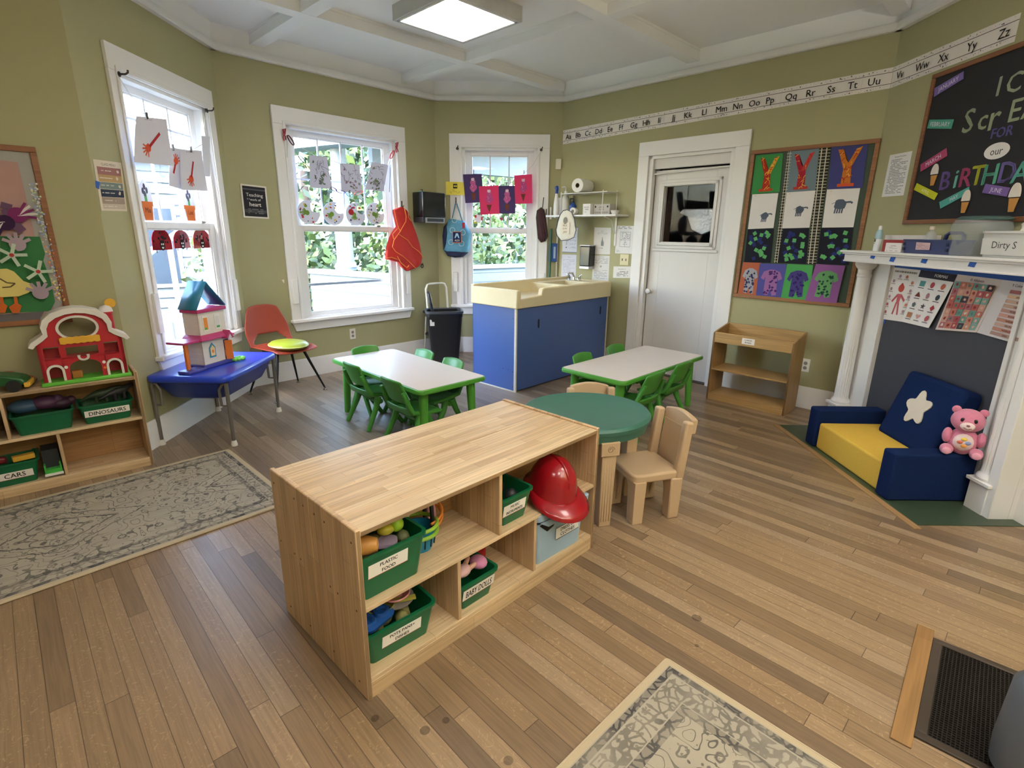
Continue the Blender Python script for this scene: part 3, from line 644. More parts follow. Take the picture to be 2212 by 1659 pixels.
toy('toy_bowl', 'pink toy bowl on top of the dishes tub', 'toy dish', mat('bowl_pink', 'D98F98', .4), lambda m: m.lathe([(0, 0), (.03, 0), (.048, .022), (.056, .024), (.053, .028), (.045, .024), (.028, .004), (0, .004)]), at(.21, .14, .212), 0, G2)
toy('toy_pan', 'olive yellow toy pan lying across the dishes tub', 'toy dish', mat('pan_olive', 'B5B04A', .4), lambda m: (m.lathe([(0, 0), (.05, 0), (.056, .02), (.052, .02), (.047, .004), (0, .004)]), m.box(.05, .13, -.01, .01, .012, .02)), at(.15, .15, .197), 20, G2)
toy('toy_plate', 'grey toy plate under the pink bowl', 'toy dish', mat('plate_grey', '9A918C', .4), lambda m: m.lathe([(0, 0), (.04, 0), (.07, .01), (.07, .013), (.04, .004), (0, .004)]), at(.215, .15, .195), 0, G2)
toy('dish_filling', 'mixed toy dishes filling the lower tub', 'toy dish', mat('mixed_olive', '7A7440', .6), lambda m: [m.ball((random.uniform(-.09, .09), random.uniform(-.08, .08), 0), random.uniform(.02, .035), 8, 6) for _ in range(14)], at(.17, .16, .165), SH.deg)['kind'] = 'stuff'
def doll(m):
    m.use(mat('doll_skin', 'D9A590', .5)).ball((-.05, 0, .01), .028); m.use(mat('doll_dress', 'E0B7B5', .7, bump=.3)).ball((.0, 0, 0), (.04, .03, .022)); m.use(mat('doll_skin', 'D9A590', .5)).tube([(.02, -.01, 0), (.07, -.02, .01)], [.012, .008]).tube([(.02, .01, 0), (.07, .03, .012)], [.012, .008])
toy('baby_doll', 'small baby doll in a pale pink dress lying in the dolls tub', 'doll', mat('doll_skin', 'D9A590', .5), doll, at(.5, .1, .2), SH.deg+8)
toy('doll_blanket', 'crumpled pink cloth at the right end of the dolls tub', 'doll', mat('pink_cloth', 'C983A8', .8), lambda m: m.ball((0, 0, 0), (.035, .04, .025)), at(.585, .1, .2), SH.deg)
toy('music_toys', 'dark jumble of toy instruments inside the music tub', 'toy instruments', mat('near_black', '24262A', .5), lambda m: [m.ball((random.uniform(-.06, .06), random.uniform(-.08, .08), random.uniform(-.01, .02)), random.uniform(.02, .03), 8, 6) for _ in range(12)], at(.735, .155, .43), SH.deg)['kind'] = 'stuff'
toy('folded_cloth', 'red cloth hanging at the back of the lower middle cubby', 'cloth', mat('red_cloth', 'B01C22', .8), lambda m: m.grid(lambda u, v: (u*.1, .01*sin(u*14), v*.2), 10, 4), at(.66, .24, .085), SH.deg, solid=.01)
# basket
def basket():
    p = at(.345, .17, .351); t = thing('toy_basket', 'small round toy basket, blue below and lime green above', 'basket', p, SH.deg)
    m = MB(mat('basket_blue', '1F7FA6', .4)); m.lathe([(.05, 0), (.062, .045), (.066, .085), (.062, .085), (.058, .045), (.046, .004), (0, .004)])
    for i in range(14): a = 2*pi*i/14; m.use(mat('basket_gap', '123040', .6)).cyl((.0595*cos(a), .0595*sin(a), .02), (.0645*cos(a), .0645*sin(a), .06), .003, n=6)
    m.build('basket_body', t)
    for z, nm in ((.07, 'lower'), (.098, 'upper')):
        m = MB(mat('basket_lime', '8DB83A', .4)); m.tube([(.072*cos(a), .072*sin(a), z) for a in [2*pi*i/24 for i in range(24)]], .0075, closed=True); m.build('rim_ring', t)
    for dz in (0, .022):
        m = MB(mat('basket_orange', 'E58A3C', .4)); m.tube([(.03+.1*sin(a)*.9, .02-.06*cos(a), .075+dz+.05*(1-cos(a))*.6) for a in [pi*i/12 for i in range(13)]], .005); m.build('handle', t)
basket()
toy('headband', 'pale pink and black headband leaning behind the basket', 'headband', mat('head_pink', 'C98FA6', .6), lambda m: (m.tube([(.045*sin(a), .0, .08-.09*cos(a)) for a in [-2.4+4.8*i/14 for i in range(15)]], .006), m.use(mat('head_black', '17171B', .4)).tube([(.052*sin(a), .012, .085-.1*cos(a)) for a in [-2.4+4.8*i/14 for i in range(15)]], .008)), at(.43, .2, .36), SH.deg+70)
# red helmet
def helmet():
    t = thing('toy_fire_helmet', 'shiny red toy fire helmet hanging over the shelf edge', 'helmet', at(1.0, .06, .42), SH.deg-12)
    R = mat('helmet_red', '98101C', .2, var=.04, coat=.35); m = MB(R)
    tilt = Matrix.Rotation(radians(17), 4, 'X')
    m.push(tilt)
    prof = [(.128, -.012), (.122, .0), (.113, .045), (.095, .088), (.06, .122), (.03, .133), (0, .136)]
    m.at(sc=(.86, 1.0, 1)).lathe(prof, 32).pop()
    m.build('helmet_shell', t)
    m = MB(R); m.push(tilt)
    def brim(u, v):
        a = 2*pi*u; fr = max(0, -sin(a)); r = .115+v*(.022+.07*fr**1.2); return (r*cos(a)*.9, r*sin(a), -.008-.022*v*v-.012*v*fr)
    m.grid(brim, 40, 4); m.build('brim', t, solid=.005, weld=.0005)
    m = MB(R); m.push(tilt); m.tube([(0, .105*cos(a), .03+.106*sin(a)) for a in [.15+2.8*i/14 for i in range(15)]], .008); m.build('crest_ridge', t)
helmet()
def blue_box():
    t = thing('storage_box', 'pale blue lidded box labelled DRESS UP CLOTHES under the red helmet', 'box', at(1.02, .14, .081), SH.deg-2)
    B = mat('pale_blue_plastic', '9CB6CC', .45, var=.05); m = MB(B); loft(m, [(rr(.30, .24, .02), 0), (rr(.325, .26, .02), .17), (rr(.325, .26, .02), .205), (rr(.31, .245, .02), .205), (rr(.285, .23, .02), .01)]); m.build('box_body', t)
    m = MB(B); m.at(0, -.01, .2, rx=-9, ry=2); loft(m, [(rr(.345, .28, .02), 0), (rr(.355, .29, .02), .03), (rr(.34, .275, .02), .036)]); m.prism([(-.17, .0), (-.02, .0), (-.07, -.028), (-.12, -.03)], -.146, -.141); m.build('lid', t, bevel=.002)
    m = MB(mat('gap_black', '101014', .6)); m.prism([(-.15, .2), (-.03, .205), (-.06, .165), (-.1, .155)], -.1325, -.131); m.build('painted_gap_shadow', t)  # flat black patch painted in as the shade of the gap under the lid
    s_ = Sheet([(-.04, .145), (.12, .145), (.12, .085), (-.04, .085)], P_('E4E2DE'), th=.001); s_.rect(0, 1, .95, 1, '3A3A3E').rect(0, 1, 0, .05, '3A3A3E').text('DRESS UP', .5, .7, .27, '2A2A30', bold=.001).text('CLOTHES', .5, .3, .27, '2A2A30', bold=.001)
    s_.build('name_label', t, M=Matrix.Translation((0, -.131, 0)))
blue_box()
# ------------------------------------------------------------------ toys of the left shelf
G3 = 'toys stuffed above the green tubs of the left shelf'
for i, (u, z, r, cc, lb) in enumerate([(-.55, .49, .06, '33506A', 'dark blue soft toy lump at the left of the unlabelled tub'), (-.46, .495, .06, '4A2B48', 'dark purple toy in the middle of the unlabelled tub'), (-.39, .48, .05, '3A2036', 'dark plum toy at the right of the unlabelled tub')]):
    toy('plastic_toy', lb, 'toy', mat('dt%d' % i, cc, .5), lambda m: (m.ball((0, 0, 0), (r*1.3, r, r*.7)), m.ball((r, -.01, .01), r*.5)), at(u, .13, z, LS), 42, G3)
def dino(m):
    m.tube([(-.1, 0, .0), (-.05, 0, .02), (0, 0, .03), (.04, 0, .035), (.07, 0, .05), (.09, 0, .055)], [.004, .016, .028, .024, .014, .012]); m.ball((.1, 0, .055), (.02, .012, .012))
    for x in (-.02, .03):
        for y in (-.015, .015): m.cyl((x, y, .03), (x, y, -.02), .009)
for i, (u, cc, lb) in enumerate([(-.2, '2C3A24', 'dark green toy dinosaur at the left of the dinosaur tub'), (-.11, '2B2A2E', 'black toy dinosaur at the right of the dinosaur tub')]):
    toy('toy_dinosaur', lb, 'toy dinosaur', mat('dn%d' % i, cc, .5), dino, at(u, .12, .47, LS), 42+15*i, 'toy dinosaurs in the dinosaur tub')
toy('toy_block', 'yellow toy block in the CARS tub', 'toy', YEL, lambda m: m.box(-.05, .05, -.02, .02, 0, .03), at(-.61, .1, .18, LS), 50, bevel=.003)
toy('toy_car', 'dark red toy car at the picture edge in the CARS tub', 'toy car', mat('maroon', '6A1A1E', .4), lambda m: m.box(-.04, .04, -.02, .02, 0, .04), at(-.72, .1, .18, LS), 42, bevel=.012)
def truck(m):
    m.use(mat('toy_bright_green', '3FA63F', .4)).box(-.04, .04, -.07, .09, .015, .05).box(-.04, -.032, -.07, .09, .05, .08).box(.032, .04, -.07, .09, .05, .08).use(WHT).box(-.043, .043, -.078, -.07, .012, .026).use(mat('near_black', '24262A', .5)).box(-.038, .038, -.03, .09, .05, .16)
    for x in (-.042, .036):
        for y in (-.045, .06): m.cyl((x, y, .018), (x+.006, y, .018), .018)
toy('toy_truck', 'bright green and black toy truck beside the CARS tub', 'toy truck', WHT, truck, at(-.492, .09, .061, LS), 42)
# ------------------------------------------------------------------ barn
def barn():
    f = Fr(*LS.p(-.24, .1)[:2], 42); t = thing('toy_barn', 'red toy barn with white roof on green base on the left shelf', 'toy barn', f.p(0, 0, .606), 42)
    R = mat('barn_red', 'B51F2E', .35, var=.05); Wt = mat('barn_white', 'DCD7D0', .45); K = 1.0
    m = MB(mat('barn_green', '5FB83A', .5)); m.box(-.215, .215, -.075, .075, 0, .022); m.build('base', t, bevel=.006)
    # front wall built of slabs round the openings
    y0, y1 = -.055, -.03; m = MB(R)
    m.box(-.2, -.175, y0, y1, .022, .27).box(.175, .2, y0, y1, .022, .27).box(-.105, -.075, y0, y1, .022, .27).box(.075, .105, y0, y1, .022, .27)
    m.box(-.175, -.105, y0, y1, .115, .155).box(.105, .175, y0, y1, .115, .155).box(-.175, -.105, y0, y1, .225, .27).box(.105, .175, y0, y1, .225, .27)
    arc = [(.075*cos(a), .09+.045*sin(a)) for a in [pi*i/10 for i in range(11)]]
    m.prism([(.075, .165), (.075, .09)] + arc[1:-1] + [(-.075, .09), (-.075, .165), (-.04, .155), (0, .15), (.04, .155)], y0, y1)
    m.box(-.075, .075, y0, y1, .215, .27)
    gable = [(-.2, .268), (-.165, .29), (-.145, .31), (-.14, .345), (-.12, .38), (-.085, .405), (0, .425), (.085, .405), (.12, .38), (.14, .345), (.145, .31), (.165, .29), (.2, .268)]
    win = [(.088*cos(a), .325+.062*sin(a)) for a in [2*pi*i/24 for i in range(24)]]
    # gable face as two halves around the round window
    def outer(a):
        best = None; dx, dz = cos(a), sin(a); pts = gable+[(-.2, .268)]
        for (x0, z0), (x1, z1) in zip(pts, pts[1:]):
            ex, ez = x1-x0, z1-z0; den = dx*ez-dz*ex
            if abs(den) < 1e-9: continue
            rx, rz_ = x0, z0-.325; k = (rx*ez-rz_*ex)/den; s_ = (rx*dz-rz_*dx)/den
            if k > 0 and -1e-6 <= s_ <= 1+1e-6 and (best is None or k > best): best = k
        return (dx*best, .325+dz*best)
    A = [2*pi*i/48 for i in range(48)]
    m.ring([outer(a) for a in A], [(.088*cos(a), .325+.062*sin(a)) for a in A], y0, y1)
    m.box(-.2, -.185, y0, .06, .022, .27).box(.185, .2, y0, .06, .022, .27).box(-.185, .185, y0, .06, .148, .156).box(-.105, -.097, y0, .06, .022, .148).box(.097, .105, y0, .06, .022, .148)
    m.box(-.185, -.1, .05, .06, .022, .2).box(.1, .185, .05, .06, .022, .2)
    m.build('barn_wall', t, bevel=.0015)
    m = MB(Wt)
    roof = [(-.235, .235), (-.22, .262), (-.175, .292), (-.16, .305), (-.165, .345), (-.15, .385), (-.11, .42), (-.05, .44), (0, .445), (.05, .44), (.11, .42), (.15, .385), (.165, .345), (.16, .305), (.175, .292), (.225, .262), (.24, .24)]
    inn = [(-.215, .225), (-.2, .243), (-.165, .268), (-.14, .29), (-.138, .335), (-.122, .368), (-.09, .392), (-.045, .408), (0, .413), (.045, .408), (.09, .392), (.122, .368), (.138, .335), (.14, .29), (.165, .268), (.205, .243), (.22, .228)]
    n = len(roof); vs = [(x, -.075, z) for x, z in roof]+[(x, -.075, z) for x, z in inn]+[(x, .065, z) for x, z in roof]+[(x, .065, z) for x, z in inn]; fs = []
    for i in range(n-1): fs += [(i, n+i, n+i+1, i+1), (2*n+i, 2*n+i+1, 3*n+i+1, 3*n+i), (i, i+1, 2*n+i+1, 2*n+i), (n+i, 3*n+i, 3*n+i+1, n+i+1)]
    fs += [(0, 2*n, 3*n, n), (n-1, 2*n-1, 4*n-1, 3*n-1)]
    m.add(vs, fs); m.build('roof', t, bevel=.002)
    m = MB(Wt); A = [2*pi*i/36 for i in range(36)]; m.ring([(.1*cos(a), .325+.073*sin(a)) for a in A], [(.086*cos(a), .325+.06*sin(a)) for a in A], -.062, -.05); m.build('round_window_trim', t, bevel=.0015)
    for cx in (-.14, .14):
        m = MB(Wt); o_ = [(cx+.042*cos(a), .08+.042*sin(a)) for a in [pi*i/12 for i in range(13)]]; i_ = [(cx+.029*cos(a), .08+.029*sin(a)) for a in [pi*i/12 for i in range(13)]]
        m.ring([(cx+.042, .02)]+o_+[(cx-.042, .02)], [(cx+.029, .02)]+i_+[(cx-.029, .02)], -.062, -.05); m.build('door_arch', t, bevel=.0015)
    u_ = [(.028*cos(a), .152+.024*sin(a)) for a in [pi+pi*i/10 for i in range(11)]]; v_ = [(.016*cos(a), .152+.013*sin(a)) for a in [pi+pi*i/10 for i in range(11)]]
    m = MB(Wt); m.ring([(-.03, .164)]+u_+[(.03, .164)], [(-.014, .164)]+v_+[(.014, .164)], -.063, -.05); m.build('horseshoe', t, bevel=.0015)
    m = MB(mat('barn_yellow', 'E0A92E', .5)); pts = []
    for i in range(25): x = -.095+.19*i/24; pts.append((x, .272+.006*abs(sin(i*.8))))
    for i in range(25): x = .095-.19*i/24; pts.append((x, .24-.006*abs(sin(i*.8))))
    m.prism(pts, -.072, -.056); m.build('hay_awning', t, bevel=.003)
    m = MB(R); m.at(.155, .045, 0).lathe([(.032, .25), (.032, .385), (.036, .388), (.036, .396)]); m.build('silo', t)
    m = MB(Wt); m.at(.155, .045, .396).lathe([(.037, 0), (.034, .018), (.024, .032), (0, .04)]); m.build('silo_dome', t)
    m = MB(mat('barn_yellow', 'E0A92E', .5)); m.cyl((.185, .05, .445), (.185, .058, .445), .028, n=24); m.cyl((.17, .05, .42), (.18, .054, .43), .004); m.build('weather_disc', t)
    m = MB(mat('hay', 'A8702E', .8)); m.box(-.07, -.02, -.03, .02, .022, .065); m.build('hay_bale', t, bevel=.004)
    m = MB(WHT); m.cyl((-.09, -.06, .1), (-.09, -.055, .1), .009).cyl((.09, -.06, .105), (.09, -.055, .105), .009).use(ORG).cyl((.09, -.06, .07), (.09, -.055, .07), .007); m.build('flower_sticker', t)
barn()
def car(x, y, z, rz, L, label, body, bump, cab, name='toy_car'):
    t = thing(name, label, 'toy car', (x, y, z), rz, 'toy cars on top of the left shelf'); k = L
    m = MB(body); prof = [(-.5, .12), (-.5, .3), (-.3, .34), (-.05, .36), (.2, .34), (.45, .26), (.5, .18), (.5, .12)]
    m.prism([(a*k, b*k) for a, b in prof], -.22*k, .22*k); o = m.build('car_body', t, bevel=.02*k*2, seg=3)
    m = MB(cab)
    if 'green' in label: 
        loft(m, [([(a*k, b*k) for a, b in ((-.4, -.18), (.02, -.18), (.02, .18), (-.4, .18))], .33*k), ([(a*k, b*k) for a, b in ((-.38, -.15), (-.08, -.15), (-.08, .15), (-.38, .15))], .56*k)])
        m.build('cabin', t, bevel=.01); m = MB(mat('toy_window', '9DA89A', .2)); m.box(-.32*k, -.12*k, -.181*k, -.16*k, .38*k, .5*k).add([(.012*k, -.12*k, .37*k), (.012*k, .12*k, .37*k), (-.06*k, .11*k, .52*k), (-.06*k, -.11*k, .52*k)], [(0, 1, 2, 3)]); m.build('car_window', t)
    else:
        m.tube([(-.1*k, -.2*k, .34*k), (.05*k, -.2*k, .5*k), (.05*k, .2*k, .5*k), (-.1*k, .2*k, .34*k)], .02*k); m.build('roll_bar', t)
        m = MB(mat('driver_dark', '2A1A18', .6)); m.ball((-.12*k, 0, .48*k), .12*k).ball((-.12*k, 0, .38*k), (.12*k, .12*k, .1*k)); m.build('driver', t)
    m = MB(bump); m.box(.46*k, .54*k, -.24*k, .24*k, .08*k, .17*k).cyl((.52*k, -.16*k, .13*k), (.55*k, -.16*k, .13*k), .04*k).cyl((.52*k, .16*k, .13*k), (.55*k, .16*k, .13*k), .04*k); m.build('bumper', t, bevel=.002)
    for wx in (-.3, .3):
        for wy in (-.25, .19): m = MB(mat('tyre_black', '17171A', .6)); m.cyl((wx*k, wy*k, .12*k), (wx*k, (wy+.06)*k, .12*k), .12*k, n=18); m.build('wheel', t)
p = LS.p(-.64, .1); car(p[0], p[1], .606, 42-12, .28, 'dark green toy pickup with yellow bumper on the left shelf', mat('car_green', '1F5A2C', .35), YEL, mat('car_green', '1F5A2C', .35))
p = LS.p(-.555, .2); car(p[0], p[1], .606, 42-8, .15, 'small orange-red toy car behind the green pickup', mat('car_coral', 'C8503A', .35), mat('car_grey', 'A08A80', .4), mat('car_coral', 'C8503A', .35))
# ------------------------------------------------------------------ water table
def water_table():
    x0, x1, y0, y1, h = -2.545, -1.965, 3.50, 4.32, .515; t = thing('sand_table', 'bright blue sand and water table on grey metal legs by the left window', 'play table', ((x0+x1)/2, (y0+y1)/2, 0), 0)
    w_, d_ = x1-x0, y1-y0; B = mat('royal_blue_plastic', '2546C8', .3, var=.05, coat=.2)
    m = MB(B); loft(m, [(rr(w_-.02, d_-.02, .06), h-.045), (rr(w_, d_, .07), h-.035), (rr(w_, d_, .07), h-.01), (rr(w_-.02, d_-.02, .06), h), (rr(w_-.1, d_-.1, .05), h)]); m.build('lid', t, sharp=50)
    m = MB(mat('royal_blue_tub', '16338F', .35)); loft(m, [(rr(w_-.22, d_-.25, .08), h-.19), (rr(w_-.16, d_-.18, .08), h-.17), (rr(w_-.05, d_-.06, .06), h-.045)]); m.build('basin', t, sharp=50)
    G = mat('grey_steel', '85817C', .35, .7)
    for sx in (-1, 1):
        for sy in (-1, 1):
            X, Y = sx*(w_/2-.03), sy*(d_/2-.035); m = MB(G); m.cyl((X, Y, .03), (X, Y, h-.05), .0135); m.tube([(X-sx*.05, Y, .3), (X-sx*.055, Y, h-.1), (X-sx*.03, Y, h-.06), (X, Y, h-.055)], .01); m.cyl((X-sx*.05, Y, .3), (X, Y, .3), .006)
            o = m.build('leg', t); c_ = MB(mat('white_rubber', 'D6D3CE', .6)); c_.lathe([(.022, 0), (.022, .012), (.016, .04), (0, .04)]); c_.build('foot_cap', o, (X, Y, 0))
water_table()
def toy_house():
    t = thing('toy_house', 'toy dollhouse with teal roof and magenta trims standing on the blue table', 'toy house', (-2.27, 3.87, .516), 76)
    Wt = mat('siding_cream', 'DDD6CC', .5); Mg = mat('magenta_plastic', 'B8346E', .4); Te = mat('teal_plastic', '2B7FA0', .35); Pu = mat('house_base_purple', '47479A', .45)
    m = MB(Pu); m.box(-.15, .15, -.085, .085, 0, .02); m.box(-.3, -.15, -.1, .0, 0, .014); m.build('base', t, bevel=.005)
    def wall(a, b, c, d, z0, z1):
        m = MB(Wt); n = 9
        # shell of clapboards
        for i in range(n):
            za, zb = z0+(z1-z0)*i/n, z0+(z1-z0)*(i+1)/n; e = .0015 if i % 2 else .0
            m.box(a-e, b+e, c-e, c+.006, za, zb).box(a-e, a+.006, c, d, za, zb).box(b-.006, b+e, c, d, za, zb)
        m.box(a, b, d-.006, d, z0, z1); return m
    wall(-.13, .13, -.07, .07, .02, .145).build('lower_wall', t); wall(-.12, .12, -.06, .07, .165, .28).build('upper_wall', t)
    m = MB(Mg); loft(m, [([(-.155, -.1), (.155, -.1), (.155, .08), (-.155, .08)], .142), ([(-.155, -.1), (.155, -.1), (.155, .08), (-.155, .08)], .148), ([(-.122, -.062), (.122, -.062), (.122, .075), (-.122, .075)], .168)]); m.box(-.29, -.14, -.08, .07, .142, .152); m.build('porch_roof', t, bevel=.0015)
    m = MB(Mg); m.box(-.135, .135, -.075, .08, .278, .296); m.build('upper_trim', t, bevel=.006)
    m = MB(Te); m.add([(-.14, -.075, .296), (-.14, .08, .296), (-.02, .08, .425), (-.02, -.075, .425), (.13, -.075, .3), (.13, .08, .3)], [(0, 3, 2, 1), (3, 4, 5, 2)])
    o_ = m.build('roof', t, solid=.01)
    m = MB(ORG); m.box(-.255, -.235, -.05, -.03, .014, .143).box(-.22, -.2, -.02, -.005, .014, .143); m.build('porch_post', t, bevel=.003)
    m = MB(ORG); m.at(.075, -.072, .02, rz=-50).box(0, .05, -.004, .004, 0, .1).pop(); m.build('front_door', t)
    m = MB(mat('door_gap', '5B3A52', .6)); m.box(.065, .115, -.0725, -.0715, .02, .125); m.use(mat('room_orange', 'D98E50', .6)).box(.07, .09, -.073, -.0722, .04, .07); m.build('doorway', t)
    m = MB(Mg); m.prism([(.055, .135), (.09, .175), (.125, .135), (.115, .132), (.09, .158), (.065, .132)], -.12, -.06); m.use(WHT).prism([(.062, .135), (.09, .163), (.118, .135)], -.115, -.112); m.build('door_gable', t)
    m = MB(Te); m.prism([(-.075, .05), (-.02, .05), (-.02, .1), (-.047, .125), (-.075, .1)], -.076, -.071); m.use(mat('room_cream', 'E8C890', .6)).prism([(-.067, .058), (-.028, .058), (-.028, .097), (-.047, .113), (-.067, .097)], -.0775, -.076); m.use(ORG).cyl((-.047, -.079, .08), (-.047, -.0775, .08), .009); m.build('cottage_window', t)
    for x, cc in ((-.065, 'E08A2C'), (.045, 'D8D4D0')):
        m = MB(WHT); m.box(x-.024, x+.024, -.066, -.061, .185, .26).use(mat('pane_'+cc, cc, .5)).box(x-.017, x+.017, -.0675, -.066, .192, .252).use(mat('green_leaf_toy', '3E9A4A', .5)).box(x-.015, x+.005 if x < 0 else x+.014, -.0685, -.0675, .193, .203); m.build('sash_window', t)
    m = MB(mat('bush_lime', '7FD04A', .6))
    for i in range(9): m.ball((.17+.045*cos(i*.7), -.09+.03*sin(i*.7), .009), (.017, .014, .009), 8, 6)
    m.build('bush', t)
    for o in t.children:
        for v in o.data.vertices: v.co.z *= 1.45; v.co.x *= 1.02
toy_house()
# ------------------------------------------------------------------ orange chair
def orange_chair():
    t = thing('shell_chair', 'burnt orange moulded plastic chair with black splayed legs by the window', 'chair', (-2.15, 4.86, 0), -34+90)
    O = mat('burnt_orange_plastic', '943C28', .42, var=.05, bump=.02); m = MB(O)
    # local: front towards -y? the chair faces +x' ; seat plane z .43, back rises at +y
    def S(u, v):
        x = (u-.5)*2
        if v < .5:   # seat
            k = v/.5; wd = .21+.02*k; y = -.23+.42*k; z = .435-.02*(1-x*x)*sin(pi*k)-.02*max(0, .15-k)*6
            return (x*wd, y, z+.02*abs(x)**3)
        k = (v-.5)/.5; wd = .225-.05*max(0, k-.45)/.55*1.4 - .0; y = .19+.055*k*1.6+.035*sin(min(1, k*3)*pi/2); z = .435+.38*k
        if k < .12: z = .435+.38*k
        return (x*wd, y+.03*(1-x*x)*.8-.03, z-.03*(abs(x)**3)*(k > .6)*(k-.6)*2.5)
    nu, nv = 16, 28; vs = []; fs = []
    for j in range(nv+1):
        for i in range(nu+1): vs.append(S(i/nu, j/nv))
    for j in range(nv):
        for i in range(nu):
            v = (j+.5)/nv; u = (i+.5)/nu; k = (v-.5)/.5
            if .08 < k < .30 and abs(u-.5) < .36-.5*(k-.08): continue     # lumbar opening
            fs.append((j*(nu+1)+i, j*(nu+1)+i+1, (j+1)*(nu+1)+i+1, (j+1)*(nu+1)+i))
    m.add(vs, fs); m.build('seat_shell', t, solid=.012, subsurf=1)
    K = mat('black_steel', '17171B', .35, .4)
    for sx, sy in ((-1, -1), (1, -1), (-1, 1), (1, 1)):
        m = MB(K); m.cyl((sx*.13, sy*.1, .42), (sx*.255, sy*.215, .022), .0145, .008); o = m.build('leg', t)
        c_ = MB(mat('chrome_glide', 'A9A5A0', .25, .9)); c_.lathe([(.02, 0), (.02, .006), (.009, .014), (.009, .03)]); c_.build('glide', o, (sx*.256, sy*.216, 0))
    m = MB(K); m.box(-.15, .15, -.12, .12, .408, .42); m.build('under_frame', t)
    c = thing('wobble_cushion', 'lime green inflated round wobble cushion on the orange chair', 'cushion', (-2.08, 4.815, .438), 0)
    m = MB(mat('lime_vinyl', '929E2C', .35, var=.05, coat=.2)); m.at(ry=3).lathe([(0, .0), (.1, .003), (.155, .016), (.175, .038), (.155, .06), (.1, .072), (0, .076)], 40).pop(); m.build('cushion_disc', c)
    m = MB(mat('lime_seam', 'D6DC8A', .4)); m.tube([(.174*cos(a), .174*sin(a), .038-.052*.174*cos(a)) for a in [2*pi*i/40 for i in range(40)]], .004, closed=True, n=6); m.build('seam', c)
orange_chair()
# ------------------------------------------------------------------ children's tables and chairs
KG = mat('chair_green_plastic', '438A34', .38, var=.06, spec=.5); KT = mat('table_green_plastic', '529C38', .35, var=.06)
def kid_table(cx, cy, rz, label):
    L, D, h = 1.30, .612, .468; t = thing('childrens_table', label, 'table', (cx, cy, 0), rz, "children's tables")
    m = MB(mat('laminate_white', 'D8CEC6', .38, var=.02, coat=.1)); m.slab(rr(L-.03, D-.03, .035), h-.02, h+.001); m.build('tabletop', t)
    m = MB(KT); loft(m, [(rr(L-.03, D-.03, .04), h-.034), (rr(L-.004, D-.004, .05), h-.03), (rr(L, D, .052), h-.017), (rr(L-.006, D-.006, .05), h-.003), (rr(L-.028, D-.028, .037), h)], True, False); m.build('edge_band', t, sharp=60)
    m = MB(KT); a = rr(L-.16, D-.14, .05); b = rr(L-.13, D-.11, .05); loft(m, [(a, h-.065), (b, h-.034)]); m.build('apron', t, sharp=50)
    for sx in (-1, 1):
        for sy in (-1, 1): m = MB(KT); m.cyl((sx*(L/2-.08), sy*(D/2-.08), 0), (sx*(L/2-.095), sy*(D/2-.095), h-.035), .026, .034, n=20); m.build('leg', t)
    return t
def mid(pts, z): q = [atz(*p, z) for p in pts]; return sum(p[0] for p in q)/len(q), sum(p[1] for p in q)/len(q)
ta = mid([(720, 775), (852, 752), (1046, 809), (903, 851)], .468); tb = mid([(1352, 828), (1521, 770), (1388, 745), (1217, 790)], .468)
kid_table(*ta, -45.7, "children's table with cream top and green edge, left one in front of the changing counter")
kid_table(*tb, 45.7, "children's table with cream top and green edge, right one beside the white door")
def kid_chair(label):
    """faces -y; origin under the seat"""
    t = thing('childrens_chair', label, 'chair', (0, 0, 0), 0, 'green plastic chairs round the cream tables'); hs = .265
    m = MB(KG)
    m.grid(lambda u, v: ((u-.5)*(.27+.03*v), -.14+.27*v, hs-.012*sin(pi*u)*sin(pi*v)-.03*max(0, .18-v)*3), 10, 10); m.build('seat', t, solid=.014, subsurf=1)
    def B(u, v):
        x = (u-.5)*2; wd = .14-.012*v; z = .345+.17*v+.012*(1-x*x)*v; y = .155+.07*v-.03*(x*x); return (x*wd, y, z)
    m = MB(KG); m.grid(B, 12, 8); o = m.build('backrest', t, solid=.02, subsurf=1)
    m = MB(KG)
    def C(u, v):   # skirt that joins seat and back, with hand slot above it
        x = (u-.5)*2; y = .13+.035*v-.02*x*x*v; z = hs-.005+.06*v; return (x*(.15-.004*v), y, z)
    m.grid(C, 10, 3)
    m.build('lower_back', t, solid=.016, subsurf=1)
    for sx in (-1, 1):
        m = MB(KG); m.tube([(sx*.148, -.12, hs-.01), (sx*.152, 0, hs-.002), (sx*.15, .12, hs+.02), (sx*.146, .15, .34), (sx*.136, .19, .44)], [.012, .015, .018, .018, .012]); m.build('side_rail', t)
    for sx in (-1, 1):
        m = MB(KG); m.tube([(sx*.14, .06, hs-.01), (sx*.15, .09, .17), (sx*.165, .175, .0)], [.028, .022, .017], n=12); m.build('leg', t)
        m = MB(KG); m.tube([(sx*.14, .0, hs-.01), (sx*.15, -.03, .17), (sx*.16, -.14, .0)], [.028, .022, .017], n=12); m.build('leg', t)
    m = MB(KG); m.tube([(-.145, .04, hs-.05), (0, .04, hs-.06), (.145, .04, hs-.05)], .02); m.build('cross_bar', t)
    return t
def backpt(px, py, z=.525): return atz(px, py, z)
